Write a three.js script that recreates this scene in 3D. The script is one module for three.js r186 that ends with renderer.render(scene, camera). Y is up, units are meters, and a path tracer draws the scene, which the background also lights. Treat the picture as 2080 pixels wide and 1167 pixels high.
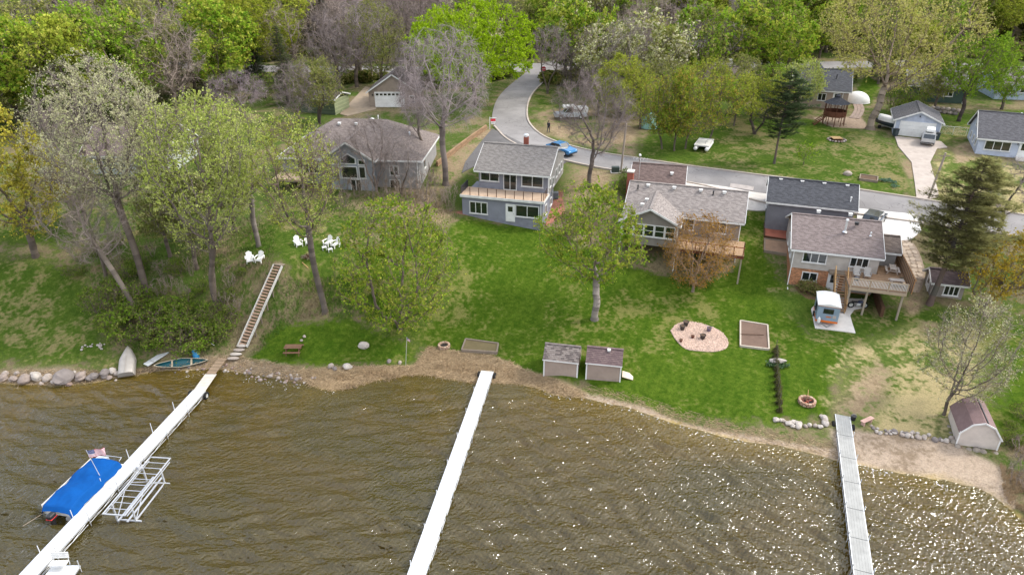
import * as THREE from 'three';
import { mergeGeometries } from 'three/addons/utils/BufferGeometryUtils.js';
import { RoundedBoxGeometry } from 'three/addons/geometries/RoundedBoxGeometry.js';

// ---------------------------------------------------------------- camera, sky, sun, exposure
const scene = new THREE.Scene();
const camera = new THREE.PerspectiveCamera(45.63, 1024 / 574, 0.5, 4000);
camera.position.set(0, 36, 0);
camera.rotation.set(THREE.MathUtils.degToRad(-27), 0, 0);
const renderer = new THREE.WebGLRenderer({ antialias: true });
renderer.toneMapping = THREE.LinearToneMapping;
renderer.toneMappingExposure = 1.68;
renderer.shadowMap.enabled = true;

function rng(seed) { let a = seed >>> 0; return () => { a = (a + 0x6d2b79f5) | 0; let t = Math.imul(a ^ (a >>> 15), 1 | a); t = (t + Math.imul(t ^ (t >>> 7), 61 | t)) ^ t; return ((t ^ (t >>> 14)) >>> 0) / 4294967296; }; }
const hash2 = (x, y) => { let h = Math.imul(x, 374761393) + Math.imul(y, 668265263) | 0; h = Math.imul(h ^ (h >>> 13), 1274126177); return ((h ^ (h >>> 16)) >>> 0) / 4294967296; };
function vnoise(x, y) { const ix = Math.floor(x), iy = Math.floor(y), fx = x - ix, fy = y - iy, u = fx * fx * (3 - 2 * fx), v = fy * fy * (3 - 2 * fy); const a = hash2(ix, iy), b = hash2(ix + 1, iy), c = hash2(ix, iy + 1), d = hash2(ix + 1, iy + 1); return a + (b - a) * u + (c - a) * v + (a - b - c + d) * u * v; }
function fbm(x, y, o = 4) { let s = 0, a = 0.5, n = 0; for (let i = 0; i < o; i++) { s += a * vnoise(x, y); n += a; a *= 0.5; x = x * 2.03 + 17.3; y = y * 2.03 + 9.1; } return s / n; }
const clamp = (x, a = 0, b = 1) => Math.min(b, Math.max(a, x)), sstep = (a, b, x) => { const t = clamp((x - a) / (b - a)); return t * t * (3 - 2 * t); }, lerp = (a, b, t) => a + (b - a) * t;

const SUN = new THREE.Vector3(0.7, 0.7, -0.13).normalize();
{ // thin broken cloud, brightest round the veiled sun
  const W = 1024, H = 512, data = new Float32Array(W * H * 4);
  for (let j = 0; j < H; j++) for (let i = 0; i < W; i++) {
    const up = ((j + 0.5) / H - 0.5) * Math.PI, az = ((i + 0.5) / W - 0.5) * 2 * Math.PI, y = Math.sin(up), x = Math.cos(up) * Math.cos(az), z = Math.cos(up) * Math.sin(az);
    const k = 1 / (Math.max(y, 0) + 0.18), c = fbm(x * k * 1.6 + 40, z * k * 1.6 + 40, 6), cloud = sstep(0.36, 0.62, c);
    const cs = Math.max(0, x * SUN.x + y * SUN.y + z * SUN.z), glow = 0.9 * Math.pow(cs, 6) + 0.9 * Math.pow(cs, 60);
    const sh = 0.9 + 0.35 * (fbm(x * k * 4 + 9, z * k * 4 + 3, 4) - 0.5), o = (j * W + i) * 4;
    const a = [0.3, 0.43, 0.66], b = [1.08, 1.08, 1.1];
    for (let q = 0; q < 3; q++) data[o + q] = (lerp(a[q], b[q] * sh, 0.15 + 0.85 * cloud) + glow * [1, 0.97, 0.92][q]) * 1.25;
    data[o + 3] = 1;
  }
  const t = new THREE.DataTexture(data, W, H, THREE.RGBAFormat, THREE.FloatType);
  t.mapping = THREE.EquirectangularReflectionMapping; t.magFilter = THREE.LinearFilter; t.needsUpdate = true;
  scene.background = t; scene.environment = t;
}
const sun = new THREE.DirectionalLight(new THREE.Color(1, 0.955, 0.88), 2.1);
sun.name = 'sun'; sun.position.copy(SUN).multiplyScalar(200).add(new THREE.Vector3(0, 0, -90)); sun.target.position.set(0, 0, -90);
sun.castShadow = true; sun.shadow.radius = 20; sun.shadow.mapSize.set(4096, 4096);
Object.assign(sun.shadow.camera, { left: -140, right: 140, top: 140, bottom: -140, near: 10, far: 500 });
scene.add(sun, sun.target);

// ---------------------------------------------------------------- helpers
const taken = new Map();
function numbered(name) { const n = taken.get(name) ?? 0; taken.set(name, n + 1); return n ? name + '_' + String(n).padStart(3, '0') : name; }
const V = (x, y, z) => new THREE.Vector3(x, y, z);
function plain(g) { let q = g.index ? g.toNonIndexed() : g; q.userData = { ...g.userData }; for (const k of Object.keys(q.attributes)) if (!['position', 'normal', 'uv', 'color'].includes(k)) q.deleteAttribute(k); return q; }
function metric(g) { // uv in metres from the place and the facing of every face
  const p = g.attributes.position, n = g.attributes.normal, uv = new Float32Array(p.count * 2);
  for (let i = 0; i < p.count; i++) { const ax = Math.abs(n.getX(i)), ay = Math.abs(n.getY(i)), az = Math.abs(n.getZ(i)); uv[2 * i] = ax > ay && ax > az ? p.getZ(i) : p.getX(i); uv[2 * i + 1] = ay >= ax && ay >= az ? p.getZ(i) : p.getY(i); }
  g.setAttribute('uv', new THREE.BufferAttribute(uv, 2)); return g;
}
function join(list) { const a = [].concat(list).map(plain); for (const g of a) if (!g.userData.keep || !g.attributes.uv) metric(g); return a.length === 1 ? a[0] : mergeGeometries(a); }
function obj(name, geos, mat, parent = scene) {
  const m = new THREE.Mesh(geos.isBufferGeometry && geos.userData.ready ? geos : join(geos), mat);
  m.name = parent === scene ? numbered(name) : name; m.castShadow = m.receiveShadow = true; parent.add(m); return m;
}
function tag(o, label, category, group) { o.userData.label = label; o.userData.category = category; if (group) o.userData.group = group; return o; }
function thing(name, label, category, p = [0, 0, 0], turn = 0, group) { const o = new THREE.Group(); o.name = numbered(name); o.position.set(...p); o.rotation.y = turn; scene.add(o); return tag(o, label, category, group); }
function kind(o, k, label) { o.userData.kind = k; if (label) o.userData.label = label; return o; }
function copyOf(o, p, turn, label) { const c = o.clone(); c.name = numbered(o.name.replace(/_\d{3}$/, '')); c.userData = { ...o.userData }; scene.add(c); c.position.set(...p); if (turn !== undefined) c.rotation.y = turn; if (label) c.userData.label = label; return c; }
function box(w, h, d, x = 0, y = 0, z = 0, ry = 0, rx = 0, rz = 0) { const g = new THREE.BoxGeometry(w, h, d); if (rx) g.rotateX(rx); if (rz) g.rotateZ(rz); if (ry) g.rotateY(ry); return g.translate(x, y, z); }
function rbox(w, h, d, r, x = 0, y = 0, z = 0) { return new RoundedBoxGeometry(w, h, d, 2, Math.min(r, w / 2.01, h / 2.01, d / 2.01)).translate(x, y, z); }
function cyl(r0, r1, h, x = 0, y = 0, z = 0, n = 12) { return new THREE.CylinderGeometry(r1, r0, h, n).translate(x, y + h / 2, z); }
function bar(a, b, r, n = 6) { const A = V(...a), B = V(...b), g = new THREE.CylinderGeometry(r, r, A.distanceTo(B), n); g.applyQuaternion(new THREE.Quaternion().setFromUnitVectors(V(0, 1, 0), B.clone().sub(A).normalize())); return g.translate(...A.add(B).multiplyScalar(0.5).toArray()); }
function beam(a, b, w, h) { const A = V(...a), B = V(...b), L = A.distanceTo(B), g = new THREE.BoxGeometry(w, h, L), m = new THREE.Matrix4().lookAt(B, A, Math.abs(B.y - A.y) > 0.98 * L ? V(1, 0, 0) : V(0, 1, 0)); g.applyMatrix4(m); return g.translate(...A.add(B).multiplyScalar(0.5).toArray()); }
function shape(pts) { const s = new THREE.Shape(); pts.forEach(([x, y], i) => (i ? s.lineTo(x, y) : s.moveTo(x, y))); return s; }
function prism(pts, depth, bevel = 0) { return new THREE.ExtrudeGeometry(shape(pts), { depth, bevelEnabled: bevel > 0, bevelSize: bevel, bevelThickness: bevel, bevelSegments: 2, curveSegments: 8 }); } // outline in xy, along +z
function slab(q, t) { // a plate under four corners (counter-clockwise from above); uv in metres along its first edge and up its second
  const [a, b, c, d] = q.map((p) => V(...p)), n = b.clone().sub(a).cross(d.clone().sub(a)).normalize(), low = [a, b, c, d].map((p) => p.clone().addScaledVector(n, -t)), up = [a, b, c, d];
  const ex = b.clone().sub(a).normalize(), ey = n.clone().cross(ex), pos = [], nor = [], uv = [];
  const face = (p0, p1, p2, p3) => { const m = p1.clone().sub(p0).cross(p3.clone().sub(p0)).normalize(); for (const p of [p0, p1, p2, p0, p2, p3]) { pos.push(p.x, p.y, p.z); nor.push(m.x, m.y, m.z); uv.push(p.clone().sub(a).dot(ex), p.clone().sub(a).dot(ey)); } };
  face(...up); face(low[3], low[2], low[1], low[0]);
  for (let i = 0; i < 4; i++) { const j = (i + 1) % 4; face(low[i], low[j], up[j], up[i]); }
  const g = new THREE.BufferGeometry(); g.setAttribute('position', new THREE.Float32BufferAttribute(pos, 3)); g.setAttribute('normal', new THREE.Float32BufferAttribute(nor, 3)); g.setAttribute('uv', new THREE.Float32BufferAttribute(uv, 2)); g.userData.keep = true; return g;
}
function lump(r, seed, sx = 1, sy = 0.7, sz = 1, rough = 0.22, det = 2) { // a boulder
  const g = new THREE.IcosahedronGeometry(r, det), p = g.attributes.position;
  for (let i = 0; i < p.count; i++) { const x = p.getX(i) / r, y = p.getY(i) / r, z = p.getZ(i) / r, n = 1 + rough * (fbm(x * 1.3 + seed * 7.1 + y * 0.9, z * 1.3 + seed * 3.3 - y * 1.1, 3) - 0.5) * 2; p.setXYZ(i, x * r * n * sx, y * r * n * sy, z * r * n * sz); }
  g.computeVertexNormals(); return g;
}

// ---------------------------------------------------------------- materials
function dataTex(w, h, fill, srgb, repeat) {
  const d = new Uint8Array(w * h * 4), c = [0, 0, 0];
  for (let j = 0; j < h; j++) for (let i = 0; i < w; i++) { fill(i, j, c); const o = (j * w + i) * 4; d[o] = clamp(c[0]) * 255; d[o + 1] = clamp(c[1]) * 255; d[o + 2] = clamp(c[2]) * 255; d[o + 3] = 255; }
  const t = new THREE.DataTexture(d, w, h); t.magFilter = THREE.LinearFilter; t.wrapS = t.wrapT = THREE.RepeatWrapping; if (srgb) t.colorSpace = THREE.SRGBColorSpace; if (repeat) t.repeat.set(1 / repeat, 1 / repeat); t.needsUpdate = true; return t;
}
const wrapn = (i, j, n, s, o = 4, ox = 0) => { // noise that tiles over n pixels
  const f = (x, y) => fbm(x * s / n + ox, y * s / n + ox, o), u = i / n, v = j / n; return lerp(lerp(f(i, j), f(i - n, j), u), lerp(f(i, j - n), f(i - n, j - n), u), v);
};
const TX = {
  shingle: dataTex(512, 512, (i, j, c) => { const row = Math.floor(j / 32), x = i + (row % 2) * 34 + hash2(row, 5) * 20, tab = Math.floor(((x % 512) / 512) * 8 + 8), h = hash2(tab + row * 31, row), edge = (j % 32) < 3 ? 0.72 : 1, v = (0.74 + 0.16 * h) * (0.5 + 0.5 * edge) * (0.8 + 0.4 * hash2(i, j)) * (0.93 + 0.14 * wrapn(i, j, 512, 16, 3)); c[0] = v; c[1] = v * 0.985; c[2] = v * 0.97; }, true, 2.2),
  shingleBump: dataTex(256, 256, (i, j, c) => { const row = Math.floor(j / 16); c[0] = c[1] = c[2] = (0.3 + 0.5 * (1 - (j % 16) / 16)) * (0.85 + 0.3 * hash2(Math.floor((i + (row % 2) * 16) / 32) + row * 17, row)); }, false, 2.2),
  lap: dataTex(16, 256, (i, j, c) => { c[0] = c[1] = c[2] = 1 - (j % 32) / 32 ; }, false, 1.0),
  grime: dataTex(512, 512, (i, j, c) => { const v = 0.82 + 0.22 * wrapn(i, j, 512, 6, 6) + 0.06 * (hash2(i, j) - 0.5); c[0] = v; c[1] = v * 0.995; c[2] = v * 0.985; }, true, 3),
  wood: dataTex(256, 256, (i, j, c) => { const g = wrapn(i, j * 10 % 256, 256, 7, 4) * 0.5 + 0.5 * wrapn(i * 1, (j * 24) % 256, 256, 9, 3), v = 0.62 + 0.42 * g + 0.05 * hash2(i, j); c[0] = v; c[1] = v * 0.97; c[2] = v * 0.93; }, true, 1.4),
  brick: dataTex(512, 512, (i, j, c) => { const row = Math.floor(j / 32), x = (i + (row % 2) * 32) % 512, b = Math.floor(x / 64), m = (j % 32) < 4 || (x % 64) < 4, h = hash2(b, row + 3), k = 0.85 + 0.3 * hash2(i, j); if (m) { c[0] = 0.66; c[1] = 0.6; c[2] = 0.54; } else { c[0] = (0.54 + 0.24 * h) * k; c[1] = (0.38 + 0.16 * h) * k; c[2] = (0.27 + 0.12 * h) * k; } }, true, 1.7),
  fine: dataTex(256, 256, (i, j, c) => { c[0] = c[1] = c[2] = 0.5 * hash2(i, j) + 0.5 * wrapn(i, j, 256, 24, 3); }, false, 1.2),
};
const col = (r, g, b) => new THREE.Color().setRGB(r, g, b);
const mat = (r, g, b, rough = 0.8, o = {}) => new THREE.MeshPhysicalMaterial({ color: col(r, g, b), roughness: rough, specularIntensity: rough > 0.6 ? 0.25 : 1, ...o });
const shingles = (r, g, b) => mat(r, g, b, 0.95, { map: TX.shingle, bumpMap: TX.shingleBump, bumpScale: 0.02 });
const siding = (r, g, b) => mat(r, g, b, 0.65, { map: TX.grime, bumpMap: TX.lap, bumpScale: 0.02 });
const timber = (r, g, b) => mat(r, g, b, 0.85, { map: TX.wood, bumpMap: TX.fine, bumpScale: 0.003 });
const worn = (r, g, b, rough = 0.85) => mat(r, g, b, rough, { map: TX.grime });
const M = {
  white: worn(0.8, 0.8, 0.79, 0.5), trim: worn(0.74, 0.74, 0.73, 0.5), alu: mat(0.72, 0.73, 0.74, 0.38, { metalness: 0.55 }), steel: mat(0.35, 0.36, 0.37, 0.45, { metalness: 0.7 }),
  glass: new THREE.MeshPhysicalMaterial({ color: col(0.012, 0.016, 0.016), roughness: 0.06, clearcoat: 1, clearcoatRoughness: 0.02, specularIntensity: 1 }),
  black: mat(0.015, 0.015, 0.017, 0.5), rubber: mat(0.02, 0.02, 0.02, 0.85), asphaltRoof: shingles(0.17, 0.15, 0.145), concrete: worn(0.62, 0.58, 0.54), cedar: timber(0.46, 0.27, 0.14), greyWood: timber(0.3, 0.26, 0.22), darkWood: timber(0.12, 0.07, 0.045), freshWood: timber(0.62, 0.42, 0.22), soil: worn(0.12, 0.08, 0.055, 1), redBrick: mat(0.3, 0.1, 0.07, 0.9, { map: TX.grime }),
};

// ---------------------------------------------------------------- terrain
const TERRAIN = [
-0.5235,0.5191,-664.609, -0.4673,0.516,-349.595, -0.4294,0.5129,-243.624, -0.3981,0.5129,-222.011, -0.365,0.5223,-130.098, -0.3278,0.5352,-199.601,
-0.2783,0.5385,-132.206, -0.2373,0.5271,-18.5837, -0.1979,0.5168,-37.3832, -0.1584,0.5015,63.112, -0.126,0.5168,-19.8881, -0.0913,0.5271,-33.976,
-0.0635,0.5223,-23.5994, -0.0359,0.5145,18.5932, -0.0134,0.5145,-29.7083, 0.0265,0.5053,-165.203, 0.0609,0.4934,-159.864, 0.0937,0.4799,-50.0788,
0.1209,0.4655,-11.1942, 0.1467,0.4511,-11.8188, 0.1758,0.4385,-56.3397, 0.2053,0.4313,-139.205, 0.2324,0.4195,-0.4577, 0.2584,0.4081,3.1442,
0.2848,0.3999,-9.5878, 0.3099,0.3908,21.4594, 0.3339,0.3816,34.2342, 0.3514,0.3691,-60.3571, 0.3534,0.3481,119.348, 0.3666,0.3308,35.5154,
-0.5158,0.526,672.133, -0.4583,0.5275,369.887, -0.4115,0.525,335.956, -0.3762,0.5347,144.145, -0.4639,0.5621,-92.6571, -0.432,0.5941,-62.386,
-0.4956,0.6235,-31.0826, -0.4654,0.6566,0.6868, -0.5316,0.6657,28.5731, -0.5236,0.7404,-3.1327, -0.604,0.6327,16.0363, -0.6744,0.7373,7.21,
-0.3316,0.5472,173.551, -0.3016,0.5543,93.4245, -0.3609,0.588,-81.8734, -0.3142,0.5941,-63.5264, -0.3774,0.6356,88.5111, -0.3029,0.627,23.8142,
-0.4031,0.6989,18.6493, -0.342,0.7102,-43.1384, -0.2596,0.5551,225.711, -0.2601,0.5672,-154.383, -0.2583,0.5897,-85.7187, -0.2498,0.6075,-325.216,
-0.2403,0.6177,595.029, -0.2366,0.6252,485.527, -0.2709,0.6624,-49.4031, -0.2179,0.6689,-225.175, -0.1846,0.6716,-3.7696, -0.2115,0.6437,233.455,
-0.22,0.6186,-429.965, -0.2174,0.5979,-436.429, -0.2068,0.5527,109.886, -0.1865,0.5957,205.408, -0.1628,0.5687,-117.977, -0.1314,0.5508,56.2046,
-0.1502,0.6151,29.8748, -0.1466,0.6624,62.2147, -0.1193,0.6015,-50.7703, -0.1014,0.5736,-11.3664, -0.0673,0.5685,-4.6992, -0.0191,0.564,0.3374,
-0.0652,0.5433,53.5036, -0.0184,0.535,41.95, -0.0706,0.6104,-42.8168, -0.0209,0.6405,-17.8099, -0.0601,0.6912,-16.2804, -0.011,0.6973,46.9524,
-0.0592,0.7702,-42.2199, 0,0.7738,-5.8785, 0.0414,0.7653,-32.0758, -0.1028,0.7402,40.4949, -0.1127,0.8318,14.4052, -0.1719,0.8128,-14.6044,
-0.2446,0.8094,-7.5998, -0.303,0.7633,13.5527, -0.3719,0.7912,1.9559, -0.4699,0.8212,-6.425, -0.5663,0.8176,0.2863, -0.6211,0.7878,-7.1443,
-0.8291,0.9033,2.5092, 0.0293,0.5813,-45.3638, 0.0849,0.6035,2.4379, 0.0445,0.5121,273.401, 0.0925,0.506,75.8583, 0.0592,0.6711,1.6057,
0.1133,0.7217,65.1657, 0.1464,0.712,-94.1104, 0.1768,0.6926,8.787, 0.2542,0.6913,-97.44, 0.1917,0.6104,21.0462, 0.182,0.5687,-18.7245,
0.2372,0.5771,-27.1754, 0.257,0.6443,7.2151, 0.1334,0.4895,8.0032, 0.1696,0.463,22.3259, 0.202,0.4487,176.84, 0.2971,0.6569,37.5723,
0.3419,0.6363,-14.729, 0.3156,0.5821,20.823, 0.2822,0.5564,16.2647, 0.3993,0.6152,-34.0914, 0.4436,0.6146,27.3293, 0.5176,0.6295,-115.896,
0.3153,0.5133,-8.1873, 0.2517,0.4733,-32.0591, 0.2617,0.4461,24.1659, 0.3402,0.474,-6.5739, 0.3425,0.4386,-39.4112, 0.2928,0.4349,20.7004,
0.3752,0.4349,58.6028, 0.3595,0.4103,-42.7465, 0.4411,0.4958,-20.0046, 0.3885,0.4125,4.3324, 0.4728,0.5483,38.6456, 0.5345,0.5451,0.6079,
0.4479,0.4217,-8.0772, 0.3096,0.7898,-169.177, 0.2959,0.7249,63.6874, 0.4486,0.7055,0.4228, 0.5279,0.7054,77.9922, 0.4707,0.756,5.1636,
0.5908,0.678,65.4761, -0.0219,0.9995,4.7864, 0.0194,1.374,-1.3767, 0.0752,1.5419,-9.702, 0.0663,1.0085,-11.1493, 0.0953,0.9193,11.3054,
0.0571,0.8425,16.4139, 0.141,0.9043,-12.2552, 0.2338,0.868,-43.2673, 0.2905,0.8389,81.6273, 0.3737,0.8081,70.2211, 0.4522,0.7795,-4.1728,
0.5302,0.7497,-30.6892, 0.595,0.7265,-31.5107, 0.1199,0.7828,2.5238, 0.2151,0.7828,109.42, 0.3338,0.9901,-8.3802, 0.233,1.0323,2.9871,
0.4531,0.9273,-17.881, 0.6212,1.0424,0.6744, 0.6651,0.9391,0.0723, 0.496,1.0323,6.1118, 0.5327,1.1405,-1.7616, 0.6037,1.3137,-2.0047,
0.5057,0.8163,1.1866, 0.7965,1.595,-9.4945, 0.414,1.269,2.1241, 0.1796,1.1984,3.8178, 0.748,0.9814,-4.9563, 0.8537,0.9153,5.4343,
0.7135,0.7341,-2.2302, -0.2139,1.1984,3.2129, -0.2774,1.1354,-4.2333, -0.3932,1.4397,-0.4644, -0.5035,1.0913,1.1212, -0.6578,1.0863,-1.0276,
-0.8144,1.0863,-0.4334, -0.1463,1.4972,-1.6978, -0.3689,1.5616,0.6369, -0.6943,1.5616,-5.0577, 0.39,1.7738,0.0255, 0.9697,1.8628,-0.5371,
0.9096,1.2573,1.9583, -0.5235,0.4791,86.6695, -0.5235,0.3991,1.5535, -0.5235,0.2791,0.1647, -0.5235,0.0791,-0.8614, -0.4294,0.4729,85.5857,
-0.4294,0.3929,-0.5593, -0.4294,0.2729,1.8455, -0.4294,0.0729,0.8374, -0.365,0.4823,73.3117, -0.365,0.4023,-2.8834, -0.365,0.2823,1.694,
-0.365,0.0823,0.5378, -0.2783,0.4985,52.6994, -0.2783,0.4185,-3.9646, -0.2783,0.2985,-4.7281, -0.2783,0.0985,-3.2496, -0.1979,0.4768,-2.9642,
-0.1979,0.3968,4.6487, -0.1979,0.2768,3.7851, -0.1979,0.0768,2.0828, -0.126,0.4768,-12.3343, -0.126,0.3968,1.7835, -0.126,0.2768,1.002,
-0.126,0.0768,0.4362, -0.0635,0.4823,1.2954, -0.0635,0.4023,-2.0006, -0.0635,0.2823,-2.6713, -0.0635,0.0823,-1.6997, -0.0134,0.4745,20.4311,
-0.0134,0.3945,2.323, -0.0134,0.2745,1.5138, -0.0134,0.0745,0.3976, 0.0609,0.4534,38.9287, 0.0609,0.3734,-0.9661, 0.0609,0.2534,-0.594,
0.0609,0.0534,-0.8947, 0.1209,0.4255,6.4092, 0.1209,0.3455,-1.3631, 0.1209,0.2255,-0.466, 0.1209,0.0255,-0.5003, 0.1758,0.3985,26.852,
0.1758,0.3185,2.8739, 0.1758,0.1985,2.3382, 0.1758,-0.0015,1.2859, 0.2324,0.3795,-2.0755, 0.2324,0.2995,-1.2586, 0.2324,0.1795,-1.0548,
0.2324,-0.0205,-0.4749, 0.2848,0.3599,4.8173, 0.2848,0.2799,17.5502, 0.2848,0.1599,5.9707, 0.2848,-0.0401,-0.8729, 0.3339,0.3416,-113.658,
0.3339,0.2616,-32.592, 0.3339,0.1416,-21.2993, 0.3534,0.3081,-8.4061, 0.3534,0.2281,17.6036, 0.3534,0.1081,12.191, -1.1,-0.2,0.4679,
-0.6,-0.2,1.0398, 0,-0.2,1.3301, 0.6,-0.2,-0.5225, 1.1,-0.2,1.0935, -1.1,0.45,-3.571, -1.1,0.3,0.501,
1.1,0.45,-3.951, 1.1,0.3,-1.0262, -1.485,1.65,0.6844, -0.7425,1.65,4.5367, 0,1.65,10.0584, 0.7425,1.65,9.5869,
1.485,1.65,1.0821, -1.845,2.05,0.021, -0.9225,2.05,-0.9094, 0,2.05,-1.4478, 0.9225,2.05,-0.4722, 1.845,2.05,-0.0306,
-2.43,2.7,-0.039, -1.215,2.7,-0.1894, 0,2.7,0.0046, 1.215,2.7,-0.2566, 2.43,2.7,-0.0261, -3.15,3.5,0.1536,
-1.575,3.5,0.0961, 0,3.5,0.1769, 1.575,3.5,0.0983, 3.15,3.5,0.1553, -3.96,4.4,-0.0576, -1.98,4.4,-0.1474,
0,4.4,-0.0734, 1.98,4.4,-0.156, 3.96,4.4,-0.0507, ];
const TERRAIN_BASE = [12.0006,-0.0739,2.7313];

function landHeight(x, z) { // height of the land and of the lake bed
  const qx = x / 100, qy = -z / 100; let s = TERRAIN_BASE[0] + TERRAIN_BASE[1] * qx + TERRAIN_BASE[2] * qy;
  for (let i = 0; i < TERRAIN.length; i += 3) { const dx = qx - TERRAIN[i], dy = qy - TERRAIN[i + 1], r = dx * dx + dy * dy; if (r > 1e-12) s += TERRAIN[i + 2] * r * Math.log(r); }
  const w = Math.max(sstep(150, 230, Math.abs(x)), sstep(330, 440, -z), sstep(20, 60, z));
  return w > 0 ? lerp(s, lerp(-4, 13, sstep(15, 130, -z)), w) : s;
}
const heights = (() => { const w = 529, h = 411, d = new Float64Array(w * h); for (let j = 0; j < h; j++) for (let i = 0; i < w; i++) d[j * w + i] = landHeight(-132 + i * 0.5, -205 + j * 0.5); return d; })();
function ground(x, z) { const u = (x + 132) * 2, v = (z + 205) * 2; if (u < 0 || v < 0 || u >= 528 || v >= 410) return landHeight(x, z); const i = u | 0, j = v | 0, o = j * 529 + i, a = u - i, b = v - j; return lerp(lerp(heights[o], heights[o + 1], a), lerp(heights[o + 529], heights[o + 530], a), b); }
const on = (x, z, up = 0) => [x, ground(x, z) + up, z];

// ---------------------------------------------------------------- the land
const inside = (poly, x, z) => { let c = false; for (let i = 0, j = poly.length - 1; i < poly.length; j = i++) { const [a, b] = poly[i], [d, e] = poly[j]; if ((b > z) !== (e > z) && x < ((d - a) * (z - b)) / (e - b) + a) c = !c; } return c; };
function sdf(poly, x, z) { let m = 1e9; for (let i = 0, j = poly.length - 1; i < poly.length; j = i++) { const [ax, az] = poly[j], [bx, bz] = poly[i], dx = bx - ax, dz = bz - az, t = clamp(((x - ax) * dx + (z - az) * dz) / (dx * dx + dz * dz)), ex = x - ax - dx * t, ez = z - az - dz * t; m = Math.min(m, ex * ex + ez * ez); } m = Math.sqrt(m); return inside(poly, x, z) ? m : -m; }
const ROAD = [[18.45, -166.84], [8.81, -158.44], [4.66, -147.94], [0.94, -132.74], [-0.34, -119.75], [0, -109.59], [2.38, -102.13], [6.42, -97.2], [11.06, -93.66], [16.9, -91.1], [23.64, -87.98], [29.39, -85.15], [35.09, -83.05], [41.28, -79.96], [47.86, -77.29], [54.72, -74], [59.41, -71.65], [67.45, -68.3]];
const STREET = [[-151.49, -163.5], [-114.06, -158.27], [-91.7, -157.43], [-69.63, -156.66], [-51.35, -153.74], [-36.24, -153.13], [-19.19, -153.11], [-4.31, -154.76], [7.68, -157.94], [28.55, -158.1], [50.38, -157.86], [65.19, -156.5], [79.41, -158.96], [95.72, -160.57], [110.67, -152.93], [140.25, -147.74]];
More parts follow.
